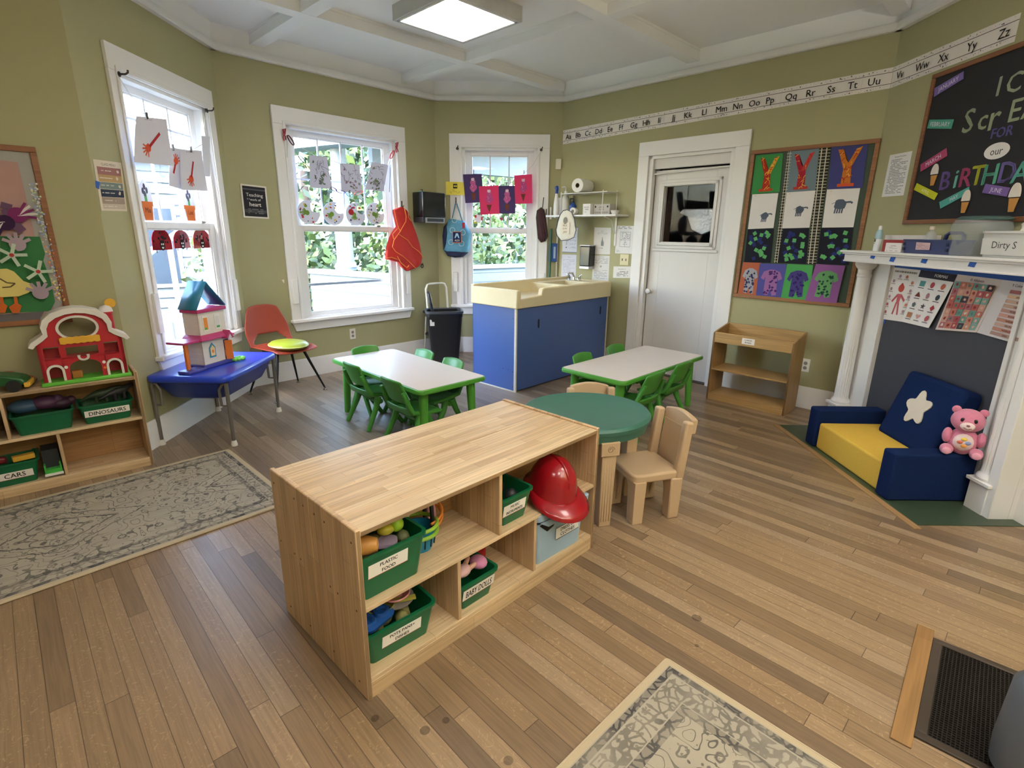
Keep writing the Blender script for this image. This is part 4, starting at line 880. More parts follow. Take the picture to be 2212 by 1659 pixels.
spots = [   # photo point at the top centre of the backrest, facing direction (deg of local -y)
    ((753, 784), 44.3, 'green chair at the left table, nearest the orange chair on the near long side'),
    ((838, 817), 44.3, 'green chair at the left table, near side, closest to the wooden shelf'),
    ((785, 747), -45.7, 'green chair at the end of the left table under the middle window'),
    ((922, 755), 224.3, 'green chair on the far side of the left table beside the black bin'),
    ((984, 774), 224.3, 'green chair on the far side of the left table beside the blue counter'),
    ((1253, 762), -44.3, 'green chair on the far side of the right table, nearer the viewer'),
    ((1325, 744), -44.3, 'green chair on the far side of the right table, nearest the white door'),
    ((1424, 804), 135.7, 'green chair on the near side of the right table, closest to the round green table'),
    ((1484, 782), 135.7, 'green chair on the near side of the right table, closest to the low wooden shelf')]
c0 = None
for i, (px, face, lb) in enumerate(spots):
    q = backpt(*px); rz = face+90; a = radians(rz)
    # backrest top sits .21 behind the origin (local +y)
    ox, oy = q[0]-(-sin(a))*.215, q[1]-cos(a)*.215
    if c0 is None: c0 = kid_chair(lb); c0.location = (ox, oy, 0); c0.rotation_euler.z = a
    else: dup(c0, (ox, oy, 0), rz, lb)
# ------------------------------------------------------------------ round green table and tan chairs
TAN = mat('tan_plastic', 'BFA483', .5, var=.05, bump=.03)
def round_table():
    t = thing('round_play_table', 'dark green round plastic play table with tan fluted legs behind the shelf', 'table', (.415, 2.80, 0), 16); h = .56
    G = mat('forest_green_plastic', '3A6A5C', .42, var=.05, bump=.02)
    m = MB(G); m.at(sc=(1.05, .98, 1)).lathe([(.28, h-.09), (.325, h-.085), (.335, h-.045), (.342, h-.04), (.345, h-.02), (.335, h-.006), (.325, h-.003), (.318, h-.006), (.0, h-.004)], 56).pop(); m.build('tabletop', t)
    for a in (-90, 0, 90, 180):
        o = bpy.data.objects.new
        m = MB(TAN); x, y = .285*cos(radians(a)), .285*sin(radians(a)); m.at(x, y, 0, rz=a+90)
        m.taper(-.033, .033, -.028, .028, 0, h-.14, .008, .006); m.box(-.052, .052, -.045, .04, h-.15, h-.075)
        for k in range(4): m.box(-.026+k*.0145, -.026+k*.0145+.008, -.034, -.024, .03, h-.17)
        lo = m.build('leg', t, bevel=.004)
        s_ = MB(mat('tan_dark', 'A08765', .5)); s_.at(x, y, 0, rz=a+90); s_.tube([(.02*cos(b)*(1-i/26), -.047, h-.112+.02*sin(b)*(1-i/26)) for i, b in [(i, i*.5) for i in range(20)]], .002, n=5); s_.build('swirl_emblem', lo)
round_table()
def tan_chair(x, y, rz, label):
    t = thing('toddler_chair', label, 'chair', (x, y, 0), rz, 'tan plastic toddler chairs'); hs = .285
    m = MB(TAN); m.slab(rr(.30, .29, .04), hs-.05, hs); m.build('seat', t, bevel=.012, seg=3)
    for sx in (-1, 1):
        m = MB(TAN); m.taper(sx*.118-.032, sx*.118+.032, -.135, -.075, 0, hs-.04, .006, .004); m.box(sx*.118-.02, sx*.118-.008, -.138, -.134, .02, hs-.06).box(sx*.118+.008, sx*.118+.02, -.138, -.134, .02, hs-.06); m.build('leg', t, bevel=.008)
        m = MB(TAN); m.taper(sx*.118-.032, sx*.118+.032, .085, .15, 0, hs-.04, .006, .004); m.build('leg', t, bevel=.008)
        m = MB(TAN); m.at(sx*.132, .13, hs-.05, rx=-6).taper(-.022, .022, -.025, .03, 0, .32, .002, -.004).pop(); m.build('back_post', t, bevel=.012, seg=3)
    m = MB(TAN); N = 12; pts = [(-.125, .475)] + [(-.125+.25*i/N, .555+.022*sin(pi*i/N)) for i in range(N+1)] + [(.125, .475)]
    m.at(0, .157, 0, rx=-6).prism([(a, b) for a, b in pts], -.018, .018).pop(); o_ = m.build('top_rail', t, bevel=.006)
    m = MB(TAN); m.at(0, .14, 0, rx=-6).box(-.11, .11, -.006, .008, hs-.03, .5).pop(); m.build('back_panel', t)
    for z0 in (0,):
        pts = [(-.1, hs-.04)] + [(-.085+.17*i/12, .03+.19*sin(pi*i/12)) for i in range(13)] + [(.1, hs-.04)]
        for yy in (-.105, .115): m = MB(TAN); m.prism(pts, yy-.006, yy+.006); m.build('arch_brace', t)
    return t
tan_chair(.735, 2.70, 288, 'tan plastic toddler chair drawn up to the right side of the round table')
q = atz(1293, 829, .575); tan_chair(q[0]-.03, q[1]-.17, 6, 'tan plastic toddler chair behind the round table, only its back rail showing')
# ------------------------------------------------------------------ changing counter
def counter():
    t = thing('changing_counter', 'blue changing counter with cream moulded top and small sink', 'changing table', (.033, 4.93, 0), 47); L, D, H = 1.54, .60, .845
    B1 = mat('cornflower_laminate', '44609E', .35, var=.03, coat=.15); CR = mat('cream_plastic', 'DFD2AC', .45, var=.04); ED = mat('cream_edge', 'D5CDBE', .5)
    m = MB(B1); m.box(.012, L-.012, .004, .02, .012, H); m.build('front_panel', t)
    m = MB(B1); m.box(0, .014, .02, D, .012, H); o = m.build('end_panel', t)
    h_ = MB(mat('drill_hole', '1E2440', .6))
    for y, z in ((.04, .72), (.04, .2), (.04, .05), (.1, .21), (.17, .215)): h_.cyl((-.0008, y, z), (.003, y, z), .005, n=8)
    h_.build('peg_hole', o)
    m = MB(B1); m.box(L-.014, L, .02, D, .012, H).box(0, L, D-.012, D, .012, H); m.build('rear_panel', t)
    m = MB(ED); m.box(-.002, .014, -.002, .022, 0, H).box(L-.012, L+.004, -.002, .022, 0, H).box(-.002, .006, 0, D, 0, .012); m.build('corner_edging', t)
    for u in (.33, 1.4): m = MB(mat('slot_dark', '0C0E18', .7)); m.at(u, .0035, .64 if u < 1 else .67).prism(rr(.024, .09, .011), -.0008, .002).pop(); m.build('grip_slot', t)
    # moulded top
    m = MB(CR); z0, z1 = H, .985
    lip = [(.0, z0-.03), (.0, z1-.01), (.02, z1), (.03, z1-.02), (.035, z0+.06), (.33, z0+.075), (.345, z1-.012), (.37, z1), (L-.02, z1), (L+.01, z1-.02), (L+.01, z0-.03)]
    m.prism(lip, -.025, .03); m.build('front_lip', t, bevel=.008)
    m = MB(CR); m.prism([(-.02, z0-.03), (-.012, z1+.0), (.035, z1), (.035, z0-.03)], -.02, D+.01); m.build('end_lip', t, bevel=.01)
    m = MB(CR); m.box(-.01, L+.01, D-.03, D+.015, z0-.03, z1+.02); m.build('rear_lip', t, bevel=.01)
    m = MB(CR); m.box(L-.03, L+.012, -.02, D+.01, z0-.03, z1); m.build('right_lip', t, bevel=.01)
    m = MB(CR); m.box(.03, .88, .025, D-.025, z0-.02, z0+.03); m.build('changing_bed', t)
    m = MB(CR); m.box(.86, .93, .025, D-.025, z0, z1-.012).box(.93, L-.02, .025, .1, z0, z1-.008).box(.93, L-.02, D-.14, D-.02, z0, z1-.008).box(1.32, L-.02, .1, D-.14, z0, z1-.008).box(.93, 1.32, .1, D-.14, z0-.06, z0-.05); m.build('sink_deck', t, bevel=.006)
    C = mat('chrome', 'D5D7DA', .12, 1); f = MB(C); x = 1.36; y = .36; zz = z1-.008
    f.box(x-.03, x+.03, y-.09, y+.09, zz, zz+.012); f.cyl((x, y, zz), (x, y, zz+.05), .016, .012); f.tube([(x, y, zz+.04), (x-.03, y, zz+.085), (x-.09, y, zz+.09), (x-.12, y, zz+.06)], [.012, .011, .01, .009])
    fo = f.build('faucet', t, bevel=.002)
    for dy in (-.07, .07): k = MB(C); k.cyl((x, y+dy, zz+.01), (x, y+dy, zz+.045), .016, .02); k.tube([(x, y+dy, zz+.05), (x+.0, y+dy*1.6, zz+.075)], [.01, .006]); k.build('tap_handle', fo)
counter()
# ------------------------------------------------------------------ low shelf by the board
def low_shelf():
    t = thing('low_bookshelf', 'small honey coloured plywood shelf with two open tiers below the green board', 'shelf', (1.85, 4.815, 0), -44.5); L, D = .70, .30
    Wd = wood_mat('honey_ply', 'B8945F', 'A58252', row=.35, ln=1.4, axis='XZ', rough=.45); Ws = wood_mat('honey_ply_side', 'AA8656', '987548', row=.35, ln=1.4, axis='Z', rough=.45)
    for a in (0, L-.016):
        m = MB(Ws); m.at(a, 0, 0)
        n = [(0, 0), (D, 0), (D, .70), (.06, .655), (0, .64)]
        m.add([(0, y, z) for y, z in n]+[(.016, y, z) for y, z in n], [(0, 1, 2, 3, 4)[::-1], (5, 6, 7, 8, 9)]+[(i, (i+1) % 5, (i+1) % 5+5, i+5) for i in range(5)]); m.build('side_panel', t, bevel=.003)
    m = MB(Wd); m.box(.016, L-.016, .002, .016, .55, .645); o = m.build('front_rail', t, bevel=.003)
    s_ = Sheet([(.265, .625), (.375, .625), (.375, .572), (.265, .572)], P_('E9E4DE'), th=.0008, y=.001); s_.text('LUNCH', .5, .7, .24, '3A3040', bold=.0007).text('BOXES', .5, .3, .24, '3A3040', bold=.0007); s_.build('name_label', o)
    m = MB(Wd); m.box(.016, L-.016, .016, D-.01, .55, .563); m.build('top_tray', t)
    m = MB(Wd); m.box(.016, L-.016, D-.014, D, .56, .70); m.build('top_back_rail', t, bevel=.003)
    m = MB(Wd); m.box(.016, L-.016, .004, D, .29, .305); m.build('middle_shelf', t, bevel=.002)
    m = MB(Wd); m.box(.016, L-.016, .004, D, .05, .065); m.build('bottom_shelf', t, bevel=.002)
    m = MB(Wd); m.box(.016, L-.016, .004, .018, .0, .049); m.build('kick_rail', t, bevel=.002)
low_shelf()
# ------------------------------------------------------------------ rugs
def rug_mat(name, W_, L_, kind):
    """kind 0 runner, 1 bordered carpet. object x across, y along"""
    m, nt, p = newmat(name); L = nt.links.new; tc = node(nt, 'ShaderNodeTexCoord'); sp = node(nt, 'ShaderNodeSeparateXYZ'); L(tc.outputs['Object'], sp.inputs[0]); X, Y = sp.outputs[0], sp.outputs[1]
    ax = M1(nt, 'ABSOLUTE', X); ay = M1(nt, 'ABSOLUTE', Y)
    ed = M1(nt, 'MINIMUM', M1(nt, 'SUBTRACT', W_/2, ax), M1(nt, 'SUBTRACT', L_/2, ay))     # distance to the edge
    mir = node(nt, 'ShaderNodeCombineXYZ'); per = .62
    L(ax, mir.inputs[0]); L(M1(nt, 'ABSOLUTE', M1(nt, 'SUBTRACT', M1(nt, 'MODULO', M1(nt, 'ADD', ay, per/2), per), per/2)), mir.inputs[1])
    def dist(vec, sc, lo, hi, kind_='DISTANCE_TO_EDGE', rnd=1.):
        v = node(nt, 'ShaderNodeTexVoronoi', feature=kind_); v.inputs['Scale'].default_value = sc; v.inputs['Randomness'].default_value = rnd; L(vec, v.inputs['Vector'])
        r = node(nt, 'ShaderNodeMapRange'); r.inputs[1].default_value = lo; r.inputs[2].default_value = hi; r.inputs[3].default_value = 1; r.inputs[4].default_value = 0; L(v.outputs['Distance'], r.inputs[0]); return r.outputs[0]
    wob = node(nt, 'ShaderNodeTexNoise'); wob.inputs['Scale'].default_value = 14; wob.inputs['Detail'].default_value = 4; L(mir.outputs[0], wob.inputs['Vector'])
    wv = node(nt, 'ShaderNodeVectorMath', operation='MULTIPLY_ADD'); L(wob.outputs['Color'], wv.inputs[0]); wv.inputs[1].default_value = (.045, .045, 0); L(mir.outputs[0], wv.inputs[2]); vec = wv.outputs[0]
    cn = node(nt, 'ShaderNodeTexNoise'); cn.inputs['Scale'].default_value = 7.5; cn.inputs['Detail'].default_value = 1.5; L(mir.outputs[0], cn.inputs['Vector'])
    def cont(v0, w_): return M1(nt, 'LESS_THAN', M1(nt, 'ABSOLUTE', M1(nt, 'SUBTRACT', cn.outputs[0], v0)), w_)
    vines = M1(nt, 'MAXIMUM', cont(.5, .007), M1(nt, 'MAXIMUM', cont(.41, .005), cont(.59, .006)))
    blos = dist(vec, 15, .26, .30, 'F1', .8); small = dist(vec, 42, .2, .27, 'F1'); fine = dist(vec, 30, .08, .12)
    core = M1(nt, 'MULTIPLY', M1(nt, 'SUBTRACT', 1, dist(vec, 15, .17, .2, 'F1', .8)), blos); core = M1(nt, 'MAXIMUM', core, dist(vec, 15, .07, .1, 'F1', .8))
    speck = M1(nt, 'MULTIPLY', small, M1(nt, 'GREATER_THAN', wob.outputs[0], .47))
    fld = M1(nt, 'MAXIMUM', M1(nt, 'MULTIPLY', vines, .8), M1(nt, 'MAXIMUM', M1(nt, 'MULTIPLY', core, .8), M1(nt, 'MULTIPLY', speck, .75)))
    def band(d, a, b): return M1(nt, 'MULTIPLY', M1(nt, 'GREATER_THAN', d, a), M1(nt, 'LESS_THAN', d, b))
    bw = .17 if kind else .13
    # medallions: nested stepped diamonds
    my = M1(nt, 'ABSOLUTE', M1(nt, 'SUBTRACT', M1(nt, 'MODULO', M1(nt, 'ADD', ay, .0 if kind else .48), .96), .48))
    dm = M1(nt, 'ADD', M1(nt, 'MULTIPLY', ax, 1.0), M1(nt, 'MULTIPLY', my, .62)); dm = M1(nt, 'ADD', dm, M1(nt, 'MULTIPLY', M1(nt, 'SUBTRACT', wob.outputs[0], .5), .06))
    med = M1(nt, 'MAXIMUM', band(dm, .235, .243), M1(nt, 'MAXIMUM', band(dm, .155, .167), M1(nt, 'MAXIMUM', band(dm, .085, .092), M1(nt, 'LESS_THAN', dm, .018))))
    inside = M1(nt, 'GREATER_THAN', ed, bw); fld = M1(nt, 'MAXIMUM', fld, M1(nt, 'MULTIPLY', med, .95)) if not kind else M1(nt, 'MAXIMUM', fld, M1(nt, 'MULTIPLY', med, .8))
    g1 = M1(nt, 'MULTIPLY', band(ed, .026, .05), M1(nt, 'ADD', .5, M1(nt, 'MULTIPLY', fine, .5)))
    g2 = M1(nt, 'MULTIPLY', band(ed, bw-.032, bw), M1(nt, 'ADD', .42, M1(nt, 'MULTIPLY', fine, .5)))
    mid_ = M1(nt, 'MULTIPLY', band(ed, .056, bw-.036), M1(nt, 'MAXIMUM', M1(nt, 'MULTIPLY', fine, .6), M1(nt, 'MAXIMUM', M1(nt, 'MULTIPLY', core, .8), M1(nt, 'MULTIPLY', small, .5))))
    tot = M1(nt, 'MAXIMUM', M1(nt, 'MULTIPLY', inside, fld), M1(nt, 'MAXIMUM', g1, M1(nt, 'MAXIMUM', g2, mid_)))
    fade = node(nt, 'ShaderNodeTexNoise'); fade.inputs['Scale'].default_value = 9; fade.inputs['Detail'].default_value = 5; L(tc.outputs['Object'], fade.inputs['Vector'])
    fr = node(nt, 'ShaderNodeMapRange'); fr.inputs[1].default_value = .35; fr.inputs[2].default_value = .6; fr.inputs[3].default_value = .55; fr.inputs[4].default_value = 1; L(fade.outputs[0], fr.inputs[0])
    ab = node(nt, 'ShaderNodeTexNoise'); ab.inputs['Scale'].default_value = 5; ab.inputs['Detail'].default_value = 3; L(tc.outputs['Object'], ab.inputs['Vector'])
    bc = node(nt, 'ShaderNodeMix', data_type='RGBA'); L(ab.outputs[0], bc.inputs[0]); bc.inputs[6].default_value = lin('9A9285'); bc.inputs[7].default_value = lin('B3A996')
    dk = node(nt, 'ShaderNodeMix', data_type='RGBA'); L(fade.outputs[0], dk.inputs[0]); dk.inputs[6].default_value = lin('34353E'); dk.inputs[7].default_value = lin('55534F')
    mx = node(nt, 'ShaderNodeMix', data_type='RGBA'); L(M1(nt, 'MULTIPLY', tot, fr.outputs[0]), mx.inputs[0]); L(bc.outputs[2], mx.inputs[6]); L(dk.outputs[2], mx.inputs[7])
    e0 = node(nt, 'ShaderNodeMix', data_type='RGBA'); L(M1(nt, 'LESS_THAN', ed, .022), e0.inputs[0]); L(mx.outputs[2], e0.inputs[6]); e0.inputs[7].default_value = lin('B8A88C'); L(e0.outputs[2], p.inputs['Base Color'])
    p.inputs['Roughness'].default_value = .95; p.inputs['Specular IOR Level'].default_value = .1
    b = node(nt, 'ShaderNodeBump'); b.inputs['Strength'].default_value = .5; b.inputs['Distance'].default_value = .003; wz = node(nt, 'ShaderNodeTexNoise'); wz.inputs['Scale'].default_value = 350; L(tc.outputs['Object'], wz.inputs['Vector']); L(wz.outputs[0], b.inputs['Height']); L(b.outputs[0], p.inputs['Normal'])
    return m
def rug(cx, cy, rz, W_, L_, label, kind, name):
    t = thing(name, label, 'rug', (cx, cy, 0), rz); m = MB(rug_mat('rug_pattern_%d' % kind, W_, L_, kind)); m.slab(rr(W_-.006, L_-.006, .004), 0.0005, .011); m.build('pile', t)
    m = MB(mat('rug_binding', 'B8A88C', .9)); m.tube([(x, y, .0062) for x, y in rr(W_, L_, .01)], .006, n=6, closed=True); m.build('binding', t)
A1, A2 = Vector(atz(494, 973)[:2]), Vector(atz(585, 1102)[:2])   # far short edge of the runner
d_ = Vector(atz(0, 1307)[:2])-A2; d_.normalize(); ang = math.degrees(atan2(d_.y, d_.x)); WR = .80
nn = Vector((-d_.y, d_.x)); nn = nn if (A1-A2).dot(nn) > 0 else -nn
# far right corner from the visible edge line, far left corner A1
cr = A2 + d_*(-.17); Lr = 2.0; wr_ = abs((A1-A2).dot(nn)); e0 = A2 + d_*((A1-A2).dot(d_)); ctr = e0 + d_*(Lr/2) + nn*(wr_/2)
rug(ctr.x, ctr.y, ang-90, wr_, Lr, 'faded grey and beige patterned runner along the left shelf', 0, 'runner_rug')
B0 = Vector(atz(1440, 1427)[:2]); B1_ = Vector(atz(1210, 1659)[:2]); B2_ = Vector(atz(1820, 1659)[:2]); e1 = (B1_-B0).normalized(); e2 = (B2_-B0).normalized()
a1 = math.degrees(atan2(e1.y, e1.x)); a2 = math.degrees(atan2(e2.y, e2.x)); am = (a1+(a2-90))/2 if abs(a1-(a2-90)) < 40 else a1
am = radians(a1); u1 = Vector((cos(am), sin(am))); u2 = Vector((-u1.y, u1.x)); u2 = u2 if e2.dot(u2) > 0 else -u2
ctr = B0+u1*.75+u2*1.0; rug(ctr.x, ctr.y, math.degrees(am)-0, 1.5, 2.0, 'grey and beige bordered oriental rug at the bottom of the picture', 1, 'area_rug')
# ------------------------------------------------------------------ floor register and its wood frame
def vent():
    t = thing('floor_register', 'dark metal floor heating grate set in a wooden frame', 'floor vent', (1.62, 1.28, 0), -45+2)
    a = Vector(atz(2035, 1398)[:2]); b = Vector(atz(2004, 1578)[:2]); d = (b-a); an = math.degrees(atan2(d.y, d.x)); t.location = (a.x, a.y, 0); t.rotation_euler.z = radians(an)
    n = 1 if Vector((-d.y, d.x)).dot(Vector((1, -.5))) > 0 else -1; w_, l_ = d.length+.03, .5
    m = MB(mat('register_well', '120F0D', .8)); m.box(0, w_, min(0, n*l_), max(0, n*l_), .0005, .002); m.build('well', t)
    m = MB(mat('register_iron', '2A2420', .5, .5))
    k = 0
    while k < w_-.004: m.box(k, k+.003, min(0, n*l_), max(0, n*l_), .002, .006); k += .011
    k = 0
    while k < l_: y = n*k; m.box(0, w_, min(y, y+n*.003), max(y, y+n*.003), .002, .007); k += .011
    m.build('grille', t)
    m = MB(mat('register_frame', '4A4038', .4, .3)); e = .03
    for x0, x1, y0, y1 in ((-e, 0, -e, l_+e), (w_, w_+e, -e, l_+e), (0, w_, -e, 0), (0, w_, l_, l_+e)): m.box(x0, x1, min(n*y0, n*y1), max(n*y0, n*y1), .0005, .009)
    m.build('iron_rim', t, bevel=.002)
    m = MB(wood_mat('register_wood', '9A7448', '8A663C', row=.2, ln=2, axis='X', rough=.45)); e2_ = .085
    for x0, x1, y0, y1 in ((-e2_, w_+e2_, -e2_, -e),): m.box(x0, x1, min(n*y0, n*y1), max(n*y0, n*y1), .0005, .006)
    m.build('wood_border', t, bevel=.002)
vent()
# ================================================================== fireplace side
w6 = W['w6']
def mantel():
    t = thing('mantelpiece', 'white wooden fireplace surround with fluted columns and long shelf', 'mantelpiece', w6.pos(0), w6.deg); m = MB(WHITE)
    m.box(.17, 1.86, -.262, 0, 1.385, 1.4); m.box(.185, 1.845, -.25, 0, 1.372, 1.387); m.build('mantel_shelf', t, bevel=.003)
    m = MB(WHITE); m.box(.2, 1.83, -.238, 0, 1.325, 1.374); m.box(.2, 1.83, -.244, 0, 1.318, 1.328); m.build('frieze_board', t, bevel=.002)
    for a, b in ((.2, .48), (1.53, 1.8)): 
        m = MB(WHITE); m.box(a, b, -.05, 0, 0, 1.32); m.box(b-.03 if a < 1 else a, b if a < 1 else a+.03, -.062, -.05, 0, 1.32); m.build('side_board', t, bevel=.003)
    m = MB(WHITE); m.box(1.74, 1.8, -.16, -.05, 0, 1.32); m.build('end_board', t, bevel=.003)
    for cu in (.275, 1.70):
        m = MB(WHITE); m.box(cu-.06, cu+.06, -.165, -.05, 0, .172); m.box(cu-.075, cu+.075, -.18, -.05, .172, .192); m.build('pedestal', t, bevel=.003)
        m = MB(WHITE); N = 120; L_ = []
        for z, r, fl in ((.192, .066, 0), (.208, .07, 0), (.222, .064, 0), (.23, .056, 0), (.24, .052, 0), (.26, .051, 1), (.66, .0495, 1), (.68, .049, .0), (1.20, .045, 0), (1.21, .05, 0), (1.222, .05, 0), (1.23, .045, 0), (1.26, .047, 0), (1.275, .062, 0), (1.29, .07, 0), (1.29, .072, 0), (1.318, .074, 0)):
            L_.append(([((r-fl*.006*(.5+.5*cos(20*2*pi*i/N)))*cos(2*pi*i/N), (r-fl*.006*(.5+.5*cos(20*2*pi*i/N)))*sin(2*pi*i/N)) for i in range(N)], z))
        m.at(cu, -.105, 0); loft(m, L_); m.pop(); m.build('column', t, sharp=25)
    for px in ((1886, 553), (1928, 559.5), (1997, 562), (2101, 569.5)):
        u, z = w6.uz(*px, .239); wd = .05
        m = MB(mat('painters_tape', '2B5DB8', .7)); m.add([(u-wd/2-.004, -.2395, z-.016), (u+wd/2-.008, -.2395, z-.02), (u+wd/2+.004, -.2395, z+.014), (u-wd/2+.006, -.2395, z+.016)], [(0, 1, 2, 3)]); m.build('tape_piece', t)
    m = MB(mat('slate_panel', '3E3F49', .55, var=.06, scale=4)); m.box(.48, 1.53, -.028, -.002, 0, 1.32); m.build('slate_panel', t)
    m = MB(mat('painters_tape', '2B5DB8', .7)); m.box(.482, 1.53, -.031, -.028, 1.225, 1.318); m.box(.482, .5, -.031, -.028, .88, 1.225); m.build('tape_band', t)
mantel()
h = MB(mat('hearth_green', '3B4A36', .35, var=.18, scale=7)); h.slab([(2.202, 4.10), (2.81, 4.10), (2.81, 2.55), (2.202, 2.55)], .0004, .004)
tag(h.build('hearth'), 'dark green flat hearth slab in front of the fireplace', 'hearth')
hb = MB(wood_mat('hearth_strip', 'A9855C', '96754F', row=.2, ln=2, axis='Y', rough=.5)); hb.box(2.16, 2.202, 2.51, 4.1, .0004, .005); tag(hb.build('trim_50'), kind='structure')
PO = .034
def wp(wk, org, s, pts): return [(org[0]+x/s, org[1]+y/s) for x, y in pts]
Z6 = ((1800, 420), 4.609)
def poster(px, base, name, label, cat='poster', group=None, draw=None, wk='w6', off=PO, **k):
    s_ = on_wall(wk, px, base, off=off, **k)
    if draw: draw(s_)
    return s_.fin(name, label, cat, group)
def body_poster(s):
    s.scribble(.1, .9, .9, .97, 1, '8A8478', 3, 1, .5); R = random.Random(5)
    s.blob(.5, .63, .075, 'C8564A', 16); s.blob(.5, .7, .03, 'B04A40'); s.poly([(.42, .52), (.58, .52), (.56, .34), (.44, .34)], 'C96A74')
    for a, b in (((.43, .5), (.25, .36)), ((.57, .5), (.75, .4)), ((.46, .35), (.4, .12)), ((.54, .35), (.62, .12))): s.line([a, b], .045, 'C0606A')
    for u, v in ((.35, .85), (.6, .85), (.15, .75), (.85, .75), (.12, .6), (.88, .6), (.12, .45), (.88, .48), (.1, .3), (.88, .33), (.1, .15), (.85, .2)): s.blob(u, v, .032, R.choice(['B5606A', 'C97A66', 'B090A0']), 10); s.rect(u-.08, u+.08, v-.055, v-.045, '8A8080')
poster(wp(0, *Z6, [(600, 725), (880, 755), (700, 1270), (490, 1240)]), 'EDE9E6', 'wall_poster', 'white poster of a red figure with small pictures around it under the mantel', draw=body_poster)
def shapes_poster(s):
    s.rect(0, 1, .87, 1, '3A3B49').text('FORMAS', .62, .935, .05, 'E8E6EA', bold=.001)
    cols = ['5F9C9C', 'B5545E', 'C9705A', '7A4038', 'B08090', '3A4A52', '6A7A7C', '55565E', 'B04450', 'C08868', 'D0989A', 'B5606A']; k = 0
    for r in range(4):
        for c in range(3):
            u, v = .2+.3*c, .76-.2*r; m = cols[k]
            if k in (0, 9): s.rect(u-.08, u+.08, v-.05, v+.05, m)
            elif k in (1, 2, 4, 5, 11): s.blob(u, v, .055, m, 8 if k in (2, 5) else 18, sx=.85 if k != 4 else .65)
            elif k == 3: s.poly([(u-.09, v-.045), (u+.09, v-.045), (u, v+.05)], m)
            elif k == 6: s.blob(u, v, .05, m, 5, rot=.3)
            elif k == 7: s.poly([(u+(.085 if i % 2 == 0 else .035)*sin(i*pi/5), v+(.058 if i % 2 == 0 else .024)*cos(i*pi/5)) for i in range(10)], m)
            elif k == 8: s.poly([(u, v-.06), (u+.07, v), (u, v+.06), (u-.07, v)], m)
            else: s.poly([(u, v-.05), (u+.08, v+.01), (u+.06, v+.045), (u, v+.02), (u-.06, v+.045), (u-.08, v+.01)], m)
            s.rect(u-.09, u+.09, v-.085, v-.072, '5A5560'); k += 1
poster(wp(0, *Z6, [(875, 750), (1240, 800), (965, 1330), (690, 1265)]), 'F0EEEE', 'wall_poster', 'white poster of coloured shapes headed FORMAS hanging under the mantel', draw=shapes_poster, off=PO+.004, curl=.01)
def alpha_poster(s):
    s.text('El Alfabeto', .5, .935, .045, '5A4448', bold=.001); R = random.Random(9)
    for r in range(7):
        for c in range(6):
            s.rect(.05+.15*c, .05+.15*c+.14, .04+.122*r, .04+.122*r+.115, R.choice(['B8655E', 'C9907C', 'A8545A', '6F9A92', 'C27868', '4A4048', 'D0A090', 'B07078', '7FA8A0'])); s.blob(.12+.15*c, .1+.122*r, .028, R.choice(['E0B8A8', '8A3A44', 'D8D0C8', '5A7A74']), 8, j=.3, seed=r*7+c)
poster(wp(0, *Z6, [(1240, 795), (1690, 850), (1440, 1375), (1030, 1345)]), 'DCCFCB', 'wall_poster', 'glossy poster of an alphabet of small red pictures under the mantel', draw=alpha_poster, off=PO+.002, curl=.008)
def color_poster(s):
    s.text('Y Colores', .45, .93, .045, '5A4448', bold=.001)
    for i, (tx, c) in enumerate([('ROJO', 'B8787A'), ('AMARILLO', 'D0B090'), ('AZUL', 'C8A898'), ('VERDE', 'BFA08E'), ('MORADO', 'B89088'), ('ROSADO', 'CF9F94'), ('NARANJA', 'C0907E'), ('NEGRO', 'C8A89C'), ('MARRON', 'C08C7E'), ('GRIS', 'B09088')]):
        v = .86-.083*i; s.rect(.3, .95, v-.07, v-.008, c); s.text(tx, .62, v-.04, .03, '4A3038', bold=.0008); s.poly([(.95, v-.07), (1.0, v-.04), (.95, v-.008)], '4A3A3A')
poster(wp(0, *Z6, [(1690, 850), (2110, 900), (1880, 1500), (1440, 1375)]), 'D8D4D8', 'wall_poster', 'glossy poster of colour bands with NEGRO and MARRON behind the right column', draw=color_poster, off=PO+.006, curl=.006)
# ------------------------------------------------------------------ things on the mantel
MZ = 1.4005
def on_m(px, off=.14): u, z = w6.uz(px, 545, off); return w6.pos(u, off, MZ)
def lat(name, label, cat, parts, pos, group=None, rz=None):
    """parts: list of (part name, material, profile)"""
    t = thing(name, label, cat, pos, w6.deg if rz is None else rz, group)
    for nm, m_, prof in parts: m = MB(m_); m.lathe(prof, 28); m.build(nm, t)
    return t
sp = lat('spray_can', 'pale blue and white aerosol can at the left end of the mantel', 'spray can', [('can_body', mat('can_white', 'DDE3E6', .3), [(.0225, 0), (.0235, .004), (.0235, .085)]), ('can_shoulder', mat('can_blue', '9DBFCB', .3), [(.0235, .085), (.0235, .12), (.019, .14), (.013, .15)]), ('can_cap', mat('can_cap', 'E8ECEC', .3), [(.013, .15), (.0125, .172), (.009, .178), (0, .179)])], on_m(1892))
m = MB('2A2A30'); m.at(0, -.0237, .085).box(-.012, .012, -.0005, .0005, .0, .003).box(-.006, -.001, -.0005, .0005, -.02, -.002).box(.002, .008, -.0005, .0005, -.02, -.002).box(-.008, .008, -.0005, .0005, -.03, -.028); m.build('can_print', sp)
